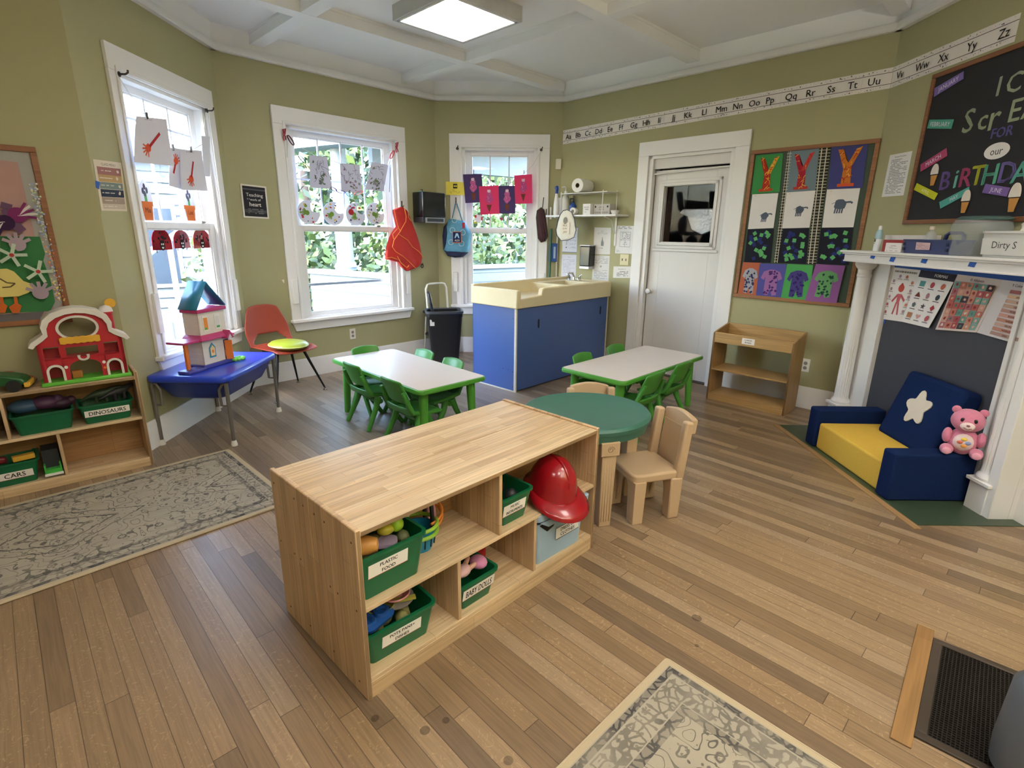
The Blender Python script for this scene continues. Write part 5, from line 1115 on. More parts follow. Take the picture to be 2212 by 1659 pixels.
def mbox(px0, px1, off, d, h, m_, name, label, cat, draw=None, z=0):
    u0, _ = w6.uz(px0, 545, off); u1, _ = w6.uz(px1, 545, off); t = thing(name, label, cat, w6.pos((u0+u1)/2, off, MZ+z), w6.deg); wd = u1-u0
    m = MB(m_); m.box(-wd/2, wd/2, 0, d, 0, h); o = m.build('box_body', t, bevel=.002)
    if draw: s_ = Sheet([(-wd/2+.002, h-.002), (wd/2-.002, h-.002), (wd/2-.002, .002), (-wd/2+.002, .002)], draw[0], th=.0006, y=-.0002); draw[1](s_); s_.build('printed_face', t)
    return t
mbox(1903, 1948, .16, .06, .082, mat('box_red', '9C2A2C', .5), 'small_box', 'dark red box behind the white card box on the mantel', 'box')
mbox(1910, 1945, .2, .03, .062, P_('E9E4E0'), 'small_box', 'small white printed box leaning in front of the red box on the mantel', 'box', (P_('EAE4E0'), lambda s: s.text('GUM-KIDS', .5, .7, .14, '8A3038', wmax=.7).scribble(.2, .8, .38, .55, 2, '6A6A70', 2).scribble(.1, .9, .08, .18, 1, '5A5A80', 4)))
mbox(1905, 2010, .06, .05, .115, mat('tray_white', 'DAD6D2', .5), 'paper_tray', 'long white carton standing at the back of the mantel behind the blue caddy', 'carton')
def caddy():
    u0, _ = w6.uz(1946, 548, .2); u1, _ = w6.uz(2052, 548, .2); t = thing('supply_caddy', 'navy blue plastic caddy with handle and torn pink label on the mantel', 'caddy', w6.pos((u0+u1)/2, .13, MZ), w6.deg+2); wd = u1-u0
    N = mat('navy_plastic', '363F6E', .4, var=.06); m = MB(N); m.push(Matrix.Identity(4)); tub(m, wd, .15, .088, r=.025, tap=.008, th=.003, rim=.005, rimh=.006); m.build('caddy_body', t, sharp=50)
    m = MB(N); m.tube([(wd*.12, .0, .06), (wd*.14, 0, .115), (wd*.19, 0, .128), (wd*.40, 0, .128), (wd*.45, 0, .115), (wd*.47, 0, .06)], [.012, .012, .01, .01, .012, .012]); m.build('handle', t)
    m = MB(N); m.box(-wd/2+.02, wd/2-.02, -.003, .003, .01, .08); m.build('divider', t)
    for x in (-wd/2+.02, wd/2-.045):
        for z in (.018, .05): m = MB(mat('navy_hole', '1C2244', .6)); m.box(x, x+.016, -.0775, -.07, z, z+.018); m.build('slot_hole', t)
    s_ = Sheet([(-.075, .07), (.04, .068), (.042, .026), (-.07, .024)], P_('D2B7B8'), th=.0006, y=-.0772); s_.scribble(.05, .95, .1, .9, 4, 'B89098', 8, .7, .5); s_.build('torn_label', t)
caddy()
CL = glass_mat('clear_plastic', (.96, .97, .97), 2.2, .12); CLB = milky_mat('cloudy_plastic', 'C4CCD2', .3)
lat('clear_bottle', 'small clear bottle with pale cap behind the blue caddy', 'bottle', [('bottle_body', milky_mat('bottle_clear', 'D9DDDD', .35), [(.03, 0), (.034, .01), (.034, .1), (.026, .13), (.014, .14), (.014, .152)]), ('cap', mat('cap_beige', 'CFC4B4', .4), [(.0155, .15), (.0155, .17), (0, .171)])], on_m(2003, .09))
def jar():
    u0, _ = w6.uz(2068, 548, .15); t = thing('plastic_jar', 'large cloudy clear plastic storage jar with grey-green lid on the mantel', 'jar', w6.pos(u0+.1, .13, MZ), w6.deg)
    m = MB(CLB); loft(m, [(rr(.17, .2, .05), 0), (rr(.19, .22, .06), .01), (rr(.185, .215, .06), .09), (rr(.23, .235, .07), .13), (rr(.24, .24, .07), .16), (rr(.2, .22, .06), .2)], True, False); m.build('jar_body', t, sharp=50)
    m = MB(milky_mat('jar_lid', '4E6A68', .85)); m.at(.01, 0, .2, ry=0); loft(m, [(rr(.2, .22, .06), 0), (rr(.205, .225, .06), .008), (rr(.17, .19, .05), .02)]); m.build('lid', t, sharp=50)
jar()
def bin_dirty():
    u0, _ = w6.uz(2119, 556, .22); t = thing('storage_bin', 'white plastic bin with handwriting starting Dirty S at the right end of the mantel', 'bin', w6.pos(u0+.165, .155, MZ), w6.deg)
    m = MB(mat('bin_white', 'CFCFCB', .5, var=.04)); tub(m, .33, .19, .138, r=.025, tap=.012, th=.003, rim=.006, rimh=.012); m.build('bin_body', t, sharp=50)
    s_ = Sheet([(-.15, .1), (.16, .1), (.15, .015), (-.14, .015)], mat('bin_white', 'CFCFCB', .5), th=.0004, y=-.094); s_.text('Dirty S', .2, .62, .42, '4A4A50', left=True); s_.build('marker_writing', t)
    m = MB(P_('D8D3CA')); m.grid(lambda u, v: (-.07+.07*u+.02*sin(v*3), .01*sin(5*u)+.02*v, .12+.09*v*(1-abs(u-.4))), 6, 5); o = m.build('paper_tissue', None, t.location[:], w6.deg, solid=.001); tag(o, 'crumpled cream paper towel sticking up out of the white bin', 'paper towel')
bin_dirty()
# ------------------------------------------------------------------ blackboard
bu0, bz0, bz1 = .447, 1.59, 2.546; bc, _ = w6.uz(2163, 289, .02); bu1 = 1.66
def blackboard():
    t = thing('blackboard', 'black display board with coloured lettering about birthdays above the mantel', 'notice board', w6.pos(0), w6.deg)
    F = wood_mat('board_frame', '8A5A38', '7A4E30', row=.2, ln=2, axis='XZ', rough=.5); e = .028
    m = MB(F); m.box(bu0, bu1, -.02, 0, bz1-e, bz1).box(bu0, bu1, -.02, 0, bz0, bz0+e).box(bu0, bu0+e, -.02, 0, bz0+e, bz1-e).box(bu1-e, bu1, -.02, 0, bz0+e, bz1-e); m.build('frame', t, bevel=.003)
    s_ = Sheet([(bu0+e, bz1-e), (bu1-e, bz1-e), (bu1-e, bz0+e), (bu0+e, bz0+e)], mat('black_paper', '1E1E22', .8, var=.1), th=.004, y=-.004)
    def st(px, py): u, z = w6.uz(px, py, .012); return (u-bu0-e)/(bu1-bu0-2*e), (z-bz0-e)/(bz1-bz0-2*e)
    def tx(c, px, py, h, col, b=.004, rot=0): u, v = st(px, py); s_.text(c, u, v, h, col, bold=b, rot=rot)
    for c, x, y in (('I', 1025, 575), ('C', 1140, 545), ('E', 1270, 520)): tx(c, 1860+x/3.457, 20+y/3.457, .115, 'A9B39A')
    for c, x, y, h_ in (('S', 800, 832, .15), ('c', 908, 820, .13), ('r', 1000, 800, .16), ('E', 1150, 752, .13), ('A', 1275, 720, .13), ('M', 1420, 690, .13)): tx(c, 1860+x/3.457, 20+y/3.457, h_, 'A3AE8E')
    tx('FOR', 2163.5, 285, .06, '5F588E')
    u, v = st(2152, 326); s_.blob(u, v, .05, 'DCD8D6', 24, sx=1.9); s_.text('our', u, v, .045, '2A2A2E')
    for c, x, y, col in (('B', 625, 1280, '6A5590'), ('i', 705, 1265, '6FB0A4'), ('R', 780, 1255, 'A84A6E'), ('T', 865, 1240, 'B9B83E'), ('H', 960, 1233, '5FA890'), ('D', 1090, 1215, '6A5E94'), ('A', 1190, 1215, '5FA898'), ('Y', 1330, 1190, 'A84A6E'), ('S', 1440, 1180, 'B9B83E')): tx(c, 1860+x/3.457, 20+y/3.457, .125, col, .006)
    s_.build('lettered_paper', t)
blackboard()
Z5b = ((1860, 20), 3.457)
def month(txt, pts, col, tcol='DCD4E4'):
    s_ = on_wall('w6', wp(0, *Z5b, pts), P_(col), off=.0125); s_.text(txt, .5, .5, .5, tcol, wmax=.8); s_.fin('month_tag', '%s paper tag reading %s on the black board' % ({'7C6BA8': 'purple', '4F9A84': 'green', 'A8486A': 'pink', 'BDC02E': 'yellow', '56A398': 'teal', '7A62A0': 'violet'}[col], txt), 'paper tag', 'month tags on the black board')
month('JANUARY', [(550, 590), (768, 462), (765, 520), (545, 655)], '7C6BA8'); month('FEBRUARY', [(512, 825), (695, 822), (675, 893), (493, 890)], '4F9A84')
month('MARCH', [(445, 1160), (640, 1035), (645, 1095), (445, 1215)], 'A8486A'); month('APRIL', [(418, 1298), (575, 1375), (548, 1425), (395, 1348)], 'BDC02E', 'E8E6B0')
month('MAY', [(585, 1440), (808, 1325), (812, 1372), (592, 1490)], '56A398'); month('JUNE', [(932, 1303), (1115, 1332), (1090, 1400), (905, 1370)], '7A62A0')
for (x, y), lb, k in (((545, 1240), 'paper ice cream cone beside the MARCH tag on the black board', 1), ((778, 1440), 'paper ice cream cone beside the MAY tag on the black board', 1), ((1142, 1410), 'paper ice cream cone beside the JUNE tag on the black board', 1.15)):
    u, z = w6.uz(1860+x/3.457, 20+y/3.457, .016); m = MB('C08A4A'); h_ = .085*k; m.prism([(-.026*k, .0), (-.014*k, -h_*.75), (.014*k, -h_*.75), (.026*k, 0)], -.004, 0).use('D8D0C4'); m.prism([(.03*k*cos(a), .012+.06*k*max(-.1, sin(a))) for a in [-.3+(pi+.6)*i/14 for i in range(15)]], -.007, -.0005)
    tag(m.build('paper_cone', None, w6.pos(u, .0135, z), w6.deg), lb, 'paper cutout', 'paper ice cream cones on the black board')
poster(wp(0, *Z5b, [(218, 1090), (385, 1058), (318, 1390), (155, 1402)]), 'E0DFDC', 'notice_paper', 'white printed procedure notice taped between green board and black board', 'notice', draw=lambda s: s.text('Dismissal Procedure', .52, .93, .035, '4A4A4E', wmax=.8).scribble(.12, .9, .06, .88, 22, '7A7A7C', 6, .85, .4), off=.001)
# ------------------------------------------------------------------ alphabet frieze
w5 = W['w5']; L5 = w5.L
za_t, za_b = w5.uz(1217, 282)[1], w5.uz(1217, 311.7)[1]; zb_t, zb_b = w5.uz(1925, 146)[1], w5.uz(1921, 191)[1]
def sz(u): k = u/L5; return za_t+(zb_t-za_t)*k, za_b+(zb_b-za_b)*k
letters5 = dict(Aa=(1229, 296), Bb=(1250, 293), Cc=(1271, 289), Dd=(1294, 286), Ee=(1319, 282), Ff=(1343, 277), Gg=(1370, 273), Hh=(1397, 269), Ii=(1425, 264), Jj=(1455, 260), Kk=(1487, 254), Ll=(1522, 247), Mm=(1559, 241), Nn=(1594, 236), Oo=(1630, 229), Pp=(1664, 222), Qq=(1709, 213), Rr=(1752, 204), Ss=(1796, 196), Tt=(1842, 187), Uu=(1888, 179))
letters6 = dict(Vv=(1947, 161), Ww=(1995, 142), Xx=(2041, 124), Yy=(2102, 98), Zz=(2172, 71))
STR = P_('E6DFD8')
def strip_sheet(wk, u0, u1, z0t, z0b, z1t, z1b, letters):
    s = Sheet([(u0, z0t), (u1, z1t), (u1, z1b), (u0, z0b)], STR, th=.0008, y=-.0008); wl = W[wk]
    s.rect(0, 1, .76, .785, '34343A').rect(0, 1, .205, .23, '34343A'); R = random.Random(int(u0*100)+len(wk))
    for b in (.88, .1):
        u = .01
        while u < .99: s.blob(u, b+R.uniform(-.05, .05), R.choice([.012, .018, .035]), R.choice(['6F8088', '8A7A6A', '9AA088', '5A5A60']), 6, j=.5, seed=int(u*999)); u += R.uniform(.015, .05)*.6/(u1-u0)
    for t_, px in letters.items():
        u, z = wl.uz(*px); k = (u-u0)/(u1-u0); s.text(t_, k, .47, .36, '2C2C30', bold=.0012)
    return s
edges = [0.012] + [w5.uz(x, y)[0] for x, y in ((1307, 285), (1411, 266), (1537, 244), (1686, 217), (1862, 183))]
keys = list(letters5)
for i in range(5):
    u0, u1 = edges[i], edges[i+1]-.001; ks = keys[i*4:i*4+4]
    s = strip_sheet('w5', u0, u1, *sz(u0), *sz(u1), {k: letters5[k] for k in ks})
    tag(s.build('alphabet_strip', None, w5.pos(0), w5.deg), 'white alphabet strip printed %s above the door wall' % ' '.join(ks), 'alphabet strip', 'alphabet strips under the ceiling')
t = thing('alphabet_strip', 'white alphabet strip printed Uu Vv Ww Xx bent round the right corner', 'alphabet strip', (0, 0, 0), 0, 'alphabet strips under the ceiling')
s = strip_sheet('w5', edges[5], L5-.002, *sz(edges[5]), *sz(L5), {'Uu': letters5['Uu']}); o = s.build('left_half', t, loc=w5.pos(0), rz=w5.deg)
ue = w6.uz(2070, 112)[0]; uz_ = w6.uz(2200, 55)[0]; e1t, e1b = w6.uz(2208.6, 25.8)[1], w6.uz(2192.7, 89.4)[1]
def s6(u): k = u/uz_; return zb_t+(e1t-zb_t)*k, zb_b+(e1b-zb_b)*k
s = strip_sheet('w6', .002, ue, *s6(0), *s6(ue), {k: letters6[k] for k in ('Vv', 'Ww', 'Xx')}); s.build('right_half', t, loc=w6.pos(0), rz=w6.deg)
s = strip_sheet('w6', ue+.001, uz_, *s6(ue), *s6(uz_), {k: letters6[k] for k in ('Yy', 'Zz')})
tag(s.build('alphabet_strip', None, w6.pos(0), w6.deg), 'white alphabet strip printed Yy Zz above the black board', 'alphabet strip', 'alphabet strips under the ceiling')
# ------------------------------------------------------------------ green board with children's work
Z4b = ((1560, 260), 3.95)
def green_board():
    q = [w5.uz(*p) for p in wp(0, *Z4b, [(265, 262), (1368, 150), (1085, 1590), (97, 1507)])]
    u0, u1 = (q[0][0]+q[3][0])/2, (q[1][0]+q[2][0])/2; z1, z0 = (q[0][1]+q[1][1])/2, (q[2][1]+q[3][1])/2; e = .032
    t = thing('display_board', 'dark green pinboard in a wooden frame between the door and the fireplace', 'notice board', w5.pos(0), w5.deg)
    F = wood_mat('oak_frame', '9A6A42', '8A5C38', row=.2, ln=2, axis='XZ', rough=.5)
    m = MB(F); m.box(u0, u1, -.022, 0, z1-e, z1).box(u0, u1, -.022, 0, z0, z0+e).box(u0, u0+e, -.022, 0, z0+e, z1-e).box(u1-e, u1, -.022, 0, z0+e, z1-e); m.build('frame', t, bevel=.003)
    m = MB(mat('chalkboard_green', '3C4C3C', .7, var=.15, scale=6)); m.box(u0+e, u1-e, -.008, 0, z0+e, z1-e); m.build('board_panel', t)
green_board()
def art(pts, base, name, label, draw, group, off=.012, **k):
    s_ = on_wall('w5', wp(0, *Z4b, pts), P_(base), off=off, **k); draw(s_); s_.fin(name, label, "children's artwork", group)
def gingham(s):
    n = int(s.h/.012)
    for i in range(n): 
        if i % 2: s.rect(0, 1, i/n, (i+.35)/n, 'C9C4B0')
    for x in ((.15, .25), (.6, .7)): s.rect(x[0], x[1], 0, 1, 'C9C4B0')
for pts, lb in (([(560, 262), (600, 258), (490, 1215), (440, 1215)], 'narrow black and cream checked ribbon left on the green board'), ([(835, 232), (932, 225), (800, 1225), (722, 1225)], 'wide black and cream checked ribbon in the middle of the green board')):
    s_ = on_wall('w5', wp(0, *Z4b, pts), P_('33332C'), off=.009); gingham(s_); s_.fin('checked_ribbon', lb, 'ribbon', 'checked ribbons on the green board')
def letter_y(c1, c2, c3):
    def f(s):
        R = random.Random(hash(c1) % 97 if False else len(c1)+ord(c1[0])+ord(c1[-1])); ys = [(.32, .9), (.44, .88), (.55, .62), (.72, .93), (.86, .9), (.64, .5), (.62, .13), (.7, .07), (.26, .07), (.4, .13), (.42, .48)]
        s.poly([(.2, .92), (.36, .9), (.46, .64), (.56, .56)], c1); s.poly([(.2, .92), (.56, .56), (.4, .45)], c1); s.poly([(.72, .9), (.88, .94), (.62, .5), (.45, .48)], c2); s.poly([(.4, .5), (.62, .5), (.64, .1), (.36, .1)], c1); s.rect(.26, .74, .05, .12, c3)
        for i in range(46):
            v = R.uniform(.1, .9)
            if v > .52: k = (v-.52)/.4; u = (.42-.14*k) if R.random() < .5 else (.58+.2*k)
            else: u = R.uniform(.4, .62)
            a = R.uniform(0, pi); dx, dy = .06*cos(a), .05*sin(a); s.line([(u-dx, v-dy), (u+dx, v+dy)], .014, R.choice([c1, c2, c3, 'E8C050', 'A82A28']))
        s.scribble(.75, .95, .02, .05, 1, '303030', 2)
    return f
GA = 'letter Y crafts in the top row of the green board'
art([(290, 300), (522, 280), (490, 612), (248, 632)], '3F8A4C', 'letter_artwork', 'green sheet with a red and yellow letter Y on the green board', letter_y('B03426', 'DDA53A', 'C04A2E'), GA)
art([(572, 265), (828, 240), (795, 598), (540, 615)], '71828A', 'letter_artwork', 'grey sheet with a crimson letter Y on the green board', letter_y('B02C3E', 'C2443E', 'B5423A'), GA)
art([(935, 225), (1248, 190), (1198, 575), (902, 590)], '44467C', 'letter_artwork', 'indigo sheet with an orange letter Y on the green board', letter_y('C4752E', 'C9762A', 'D05A34'), GA)
def elephant(cx, cy, k):
    def f(s):
        s.blob(cx, cy, .1*k, '55606E', 16, j=.12, sx=1.1); s.line([(cx+.1*k, cy+.05), (cx+.24*k, cy+.06), (cx+.27*k, cy+.02)], .035*k, '55606E')
        for i in range(4): s.line([(cx-.09*k+.055*k*i, cy-.04), (cx-.11*k+.055*k*i, cy-.17*k)], .028*k, '55606E')
        s.line([(cx-.1*k, cy+.06), (cx-.2*k, cy+.02)], .012, '55606E'); s.scribble(.08, .25, .94, .97, 1, '505050', 2)
    return f
GB = 'handprint animals in the second row of the green board'
art([(258, 632), (480, 620), (438, 918), (220, 928)], 'DDD9D6', 'handprint_artwork', 'white sheet with a small grey handprint elephant under the green letter Y sheet', elephant(.6, .36, 1.), GB)
art([(548, 615), (797, 598), (745, 915), (512, 922)], 'DDD9D6', 'handprint_artwork', 'white sheet with a grey handprint elephant in the middle of the second row', elephant(.55, .5, 1.05), GB)
art([(895, 590), (1178, 578), (1120, 912), (852, 915)], 'DDD9D6', 'handprint_artwork', 'white sheet with a large dark handprint elephant under the indigo letter Y sheet', elephant(.48, .6, 1.35), GB)
def squares(seed):
    def f(s):
        R = random.Random(seed)
        for i in range(26):
            c = '2B3270' if i < 12 else '5FA868'; u, v = R.uniform(.14, .86), R.uniform(.1, .9); a = R.uniform(0, pi); r = .075; s.poly([(u+r*cos(a+pi/2*j)*s.h/s.w, v+r*sin(a+pi/2*j)) for j in range(4)], c)
    return f
GC = 'tissue square collages in the third row of the green board'
art([(220, 930), (440, 925), (410, 1215), (188, 1212)], '23242E', 'collage_artwork', 'black sheet of green and blue squares at the left of the third row', squares(3), GC)
art([(520, 925), (742, 920), (715, 1225), (470, 1215)], '23242E', 'collage_artwork', 'black sheet of green and blue squares in the middle of the third row', squares(8), GC)
art([(845, 918), (1120, 912), (1080, 1235), (808, 1225)], '23242E', 'collage_artwork', 'black sheet of green and blue squares at the right of the third row', squares(15), GC)
def shirt(c1, c2, seed):
    def f(s):
        s.poly([(.2, .78), (.42, .84), (.58, .84), (.8, .78), (.9, .6), (.76, .54), (.72, .64), (.74, .14), (.58, .12), (.5, .3), (.42, .12), (.26, .14), (.28, .64), (.22, .54), (.1, .6)], c1); R = random.Random(seed)
        for i in range(26): s.blob(R.uniform(.28, .72), R.uniform(.16, .78), .035, c2, 4, j=.4, seed=i)
    return f
GD = 'paper shirt shapes in the bottom row of the green board'
art([(178, 1210), (335, 1215), (300, 1525), (130, 1500)], 'B0644A', 'shirt_artwork', 'rust orange sheet with a grey speckled shirt shape in the bottom row', shirt('A3A5AE', '33355E', 1), GD, off=.014)
art([(322, 1220), (550, 1228), (515, 1540), (285, 1520)], '54549A', 'shirt_artwork', 'blue-violet sheet with a mauve speckled shirt shape in the bottom row', shirt('9A6AA0', '4A2A66', 2), GD, off=.017)
art([(555, 1225), (775, 1235), (745, 1550), (495, 1545)], '4FA05A', 'shirt_artwork', 'green sheet with a purple shirt shape in the bottom row', shirt('4B4380', '34296A', 3), GD, off=.02)
art([(800, 1225), (1050, 1240), (975, 1560), (705, 1540)], '8E5C96', 'shirt_artwork', 'violet sheet with a green speckled shirt shape in the bottom row', shirt('6AA06A', '1F4A38', 4), GD, off=.023)
# ------------------------------------------------------------------ outlets and switches
def plate(wk, px, label, cat='outlet', w_=.072, h_=.118, sw=False, name='wall_outlet', col='E2DCD0', off=0):
    u, z = W[wk].uz(*px, off); t = thing(name, label, cat, W[wk].pos(u, off, z-h_/2), W[wk].deg)
    m = MB(mat('plate_'+col, col, .4)); m.box(-w_/2, w_/2, -.006, 0, 0, h_); m.build('cover_plate', t, bevel=.003)
    D = MB(mat('plate_detail', '8A8078', .5))
    for dz in ((.036, .078) if not sw else (.059,)):
        for dx in ((0,) if not sw else (-.024, .024)):
            if sw: D.box(dx-.005, dx+.005, -.014, -.006, dz-.012, dz+.012)
            else: D.at(dx, -.0065, dz, rx=90).lathe([(.016, 0), (.016, .001), (0, .0012)], 20).pop()
    D.build('socket' if not sw else 'toggle', t)
plate('w3', (761.5, 721), 'white wall socket under the middle window'); plate('w5', (1740, 789), 'white wall socket beside the honey coloured shelf')
plate('w5', (1349, 561), 'cream double light switch beside the door frame', 'light switch', .115, .118, True, 'light_switch', 'D8CFA6')
u, z = W['w4'].uz(1209, 355, .02); m = MB(mat('sensor_cream', 'DDD6C4', .4)); m.box(-.035, .03, -.03, 0, -.055, .06); tag(m.build('wall_sensor', None, W['w4'].pos(min(u, 1.455), 0, z), W['w4'].deg, bevel=.006), 'small cream wall sensor in the corner above the white shelf', 'sensor')
m = MB(mat('paint_chip', 'E6DDC8', .7)); u, z = W['w3'].uz(612, 607); m.prism([(-.014, .012), (.01, .014), (.006, -.022), (-.004, -.01)], -.002, 0); tag(m.build('paint_chip', None, W['w3'].pos(u, 0, z), W['w3'].deg), 'small pale chip on the wall left of the middle window', 'wall chip')
# ------------------------------------------------------------------ foam seat and bear
def foam_chair():
    t = thing('foam_chair', 'low navy foam chair with yellow seat and a white star, before the fireplace', 'chair', (2.225, 3.745, 0), -90)
    # local: x from left arm to right arm (towards the viewer), -y towards the room, +y towards the fireplace
    N = mat('navy_foam', '14264E', .9, var=.1, sheen=.0, bump=.08, scale=60, spec=.1); Y = mat('yellow_foam', 'DDB44C', .9, var=.06, bump=.08, scale=60, spec=.15); Ll = .93
    m = MB(N); m.box(0, .105, 0, .5, .004, .29); m.build('arm_cushion', t, bevel=.014, seg=3)
    m = MB(N); m.box(Ll-.11, Ll, -.01, .47, .004, .30); m.build('arm_cushion', t, bevel=.014, seg=3)
    m = MB(Y); m.box(.115, Ll-.12, .02, .5, .004, .195); m.build('seat_cushion', t, bevel=.014, seg=3)
    m = MB(N); m.at(Ll/2+.03, .33, .19, rx=-17, rz=-3); m.box(-.255, .255, 0, .135, 0, .47); b = m.build('back_cushion', t, bevel=.03, seg=3)
    m = MB(mat('cream_felt', 'D8CDBE', .9, spec=.1)); m.at(Ll/2+.02, .328, .19, rx=-17, rz=-3)
    pts = []
    for i in range(40):
        a = 2*pi*i/40; r = .088+.021*cos(5*a+.9); pts.append((r*sin(a), .26+r*cos(a)*1.1))
    m.prism(pts, -.006, .002); m.build('star_patch', t, bevel=.002)
foam_chair()
def bear():
    q = atz(2112, 985, .302); t = thing('teddy_bear', 'pink plush bear with white tummy sitting on the foam chair arm', 'soft toy', (2.60, 2.845, .302), -38)
    # faces -y
    Pk = mat('pink_plush', 'CF7F98', .95, var=.08, bump=.35, scale=70, sheen=.3, spec=.1); Wp = mat('white_plush', 'E3CFCB', .95, bump=.3, scale=70, spec=.1)
    m = MB(Pk); m.ball((0, 0, .075), (.07, .062, .08), 20, 14); m.ball((-.066, -.06, .03), (.032, .045, .03)).ball((.066, -.06, .03), (.032, .045, .03)); m.ball((-.075, -.015, .1), (.024, .03, .045)).ball((.075, -.015, .1), (.024, .03, .045)); o = m.build('bear_body', t)
    m = MB(Pk); m.ball((0, -.005, .2), (.078, .068, .068), 24, 16); m.ball((-.06, 0, .255), (.022, .014, .022)).ball((.06, 0, .255), (.022, .014, .022)); h = m.build('head', t)
    m = MB(Wp); m.ball((0, -.062, .182), (.034, .03, .026)); m.build('muzzle', h)
    m = MB(Wp); m.ball((0, -.02, .078), (.055, .05, .06), 20, 14); m.build('tummy_patch', t)
    for c, x, z in (('E8C84A', 0, .105), ('D8705A', -.016, .085), ('8A9AC8', .02, .086), ('E09A4A', .004, .066)): m = MB(mat('felt_'+c, c, .9)); m.ball((x, -.066-.004*(1-abs(z-.08)*20), z), (.014, .006, .01), 10, 6); m.build('tummy_shape', t)
    m = MB(mat('bear_eye', '2A2024', .15))
    m.ball((-.028, -.064, .215), (.01, .006, .013)).ball((.028, -.064, .215), (.01, .006, .013)); m.build('eye', h)
    m = MB(mat('bear_nose', '8A4A58', .4)); m.ball((0, -.092, .192), (.009, .006, .006)); m.tube([(-.018, -.086, .178), (0, -.093, .17), (.018, -.086, .178)], .0018, n=6); m.build('nose', h)
    for sx in (-1, 1): m = MB(mat('paw_pink', 'E3A0B4', .9)); m.ball((sx*.066, -.1, .03), (.022, .008, .021)); m.build('paw_pad', t)
bear()
# object at the lower right edge
g = thing('grey_stool', 'edge of a grey plastic stool with white foot at the bottom right corner', 'stool', (*atz(2228, 1690)[:2], 0), 0)
m = MB(mat('blue_grey_plastic', '5E6670', .45)); m.lathe([(.1, .03), (.105, .1), (.1, .3), (.08, .33), (0, .33)], 32); m.build('stool_body', g); m = MB(mat('white_rubber', 'D6D3CE', .6)); m.ball((-.03, .04, .022), .022); m.build('foot_cap', g)
# ================================================================== left wall board
w1 = W['w1']; w2 = W['w2']; w3 = W['w3']; w4 = W['w4']
def picture_board():
    u1 = w1.L-.24; z0, z1 = .94, 1.93; u0 = u1-1.25; e = .03; t = thing('display_board', 'framed board with a yellow duck, purple handprints and glitter on the left wall', 'notice board', w1.pos(0), w1.deg)
    F = wood_mat('brown_frame', '94603A', '85532F', row=.2, ln=2, axis='XZ', rough=.5); m = MB(F)
    m.box(u0, u1, -.022, 0, z1-e, z1).box(u0, u1, -.022, 0, z0, z0+e).box(u0, u0+e, -.022, 0, z0+e, z1-e).box(u1-e, u1, -.022, 0, z0+e, z1-e); m.build('frame', t, bevel=.003)
    Ua, Ub, Zc, Zd = u0+e, u1-e, z0+e, z1-e; s = Sheet([(Ua, Zd), (Ub, Zd), (Ub, Zc), (Ua, Zc)], mat('dusty_pink_paper', 'B59089', .85), th=.003, y=-.005)
    def st(px, py): u, z = w1.uz(px, py, .01); return (u-Ua)/(Ub-Ua), (z-Zc)/(Zd-Zc)
    def P(pts, col): s.poly([st(x/3.95, 300+y/3.95) for x, y in pts], col)
    # silver holographic border and glitter
    P([(0, 95), (265, 120), (550, 1375), (470, 1480), (300, 840), (200, 400), (150, 200), (0, 180)], 'A9A7A2'); P([(0, 1500), (380, 1470), (330, 1555), (0, 1575)], '6E6A6C')
    P([(0, 830), (340, 835), (385, 980), (370, 1040), (430, 1200), (470, 1390), (430, 1470), (200, 1480), (0, 1490)], '3F7B4A')
    R = random.Random(4)
    for i in range(230):
        k = R.random(); y = 380+k*1000; x = 290+(y-300)*.235+R.uniform(-62, 10); u, v = st(x/3.95, 300+y/3.95)
        col = R.choice(['E0DDD8', 'C8E0A0', 'A0B0E0'] if k < .45 else ['E8D070', 'E07A60', 'E0DDD8', '9AB0D8', 'E8A860']); s.blob(u, v, R.uniform(.003, .007), col, 5, seed=i)
    P([(-60, 1110), (60, 1105), (120, 1130), (200, 1210), (285, 1240), (295, 1270), (240, 1310), (160, 1340), (-60, 1350)], 'D8C678'); s.line([st(x/3.95, 300+y/3.95) for x, y in ((0, 1190), (60, 1225), (130, 1230), (90, 1260), (20, 1265))], .008, '6A5A3A')
    for cx in (15, 135): P([(cx-20, 1345), (cx+10, 1345), (cx+20, 1400), (cx+50, 1420), (cx+30, 1480), (cx-30, 1480), (cx-60, 1430), (cx-10, 1400)], 'C8652E')
    s.line([st(x/3.95, 300+y/3.95) for x, y in ((60, 550), (50, 600), (100, 700), (190, 790))], .05, '6A4E68')
    for cx, cy, c in ((150, 650, '7A2F62'), (45, 715, '3A2444')):
        u, v = st(cx/3.95, 300+cy/3.95); s.blob(u, v, .045, c, 14)
        for k in range(5): a_ = (-.2+.3*k) if cx > 100 else (3.0+.3*k); s.line([(u, v), (u+.085*cos(a_)*.8, v+.085*sin(a_))], .014, 'D8CFCB' if k % 2 else c)
    for cx, cy, c, fl in ((150, 900, 'A895A0', 1), (345, 1310, 'A593A0', 1), (100, 990, '2E6A3C', 0), (325, 1130, '2E6A3C', 0)):
        u, v = st(cx/3.95, 300+cy/3.95); s.blob(u, v, .04, c, 14)
        for k in range(5): a_ = pi*.15+.55*k if fl else 2*pi*k/5; s.line([(u, v), (u+.07*cos(a_)*.8, v+.07*sin(a_))], .018, c if fl else 'B9C8B4')
        if not fl: s.blob(u, v, .012, 'B0403C', 8)
    s.build('collage_sheet', t)
picture_board()
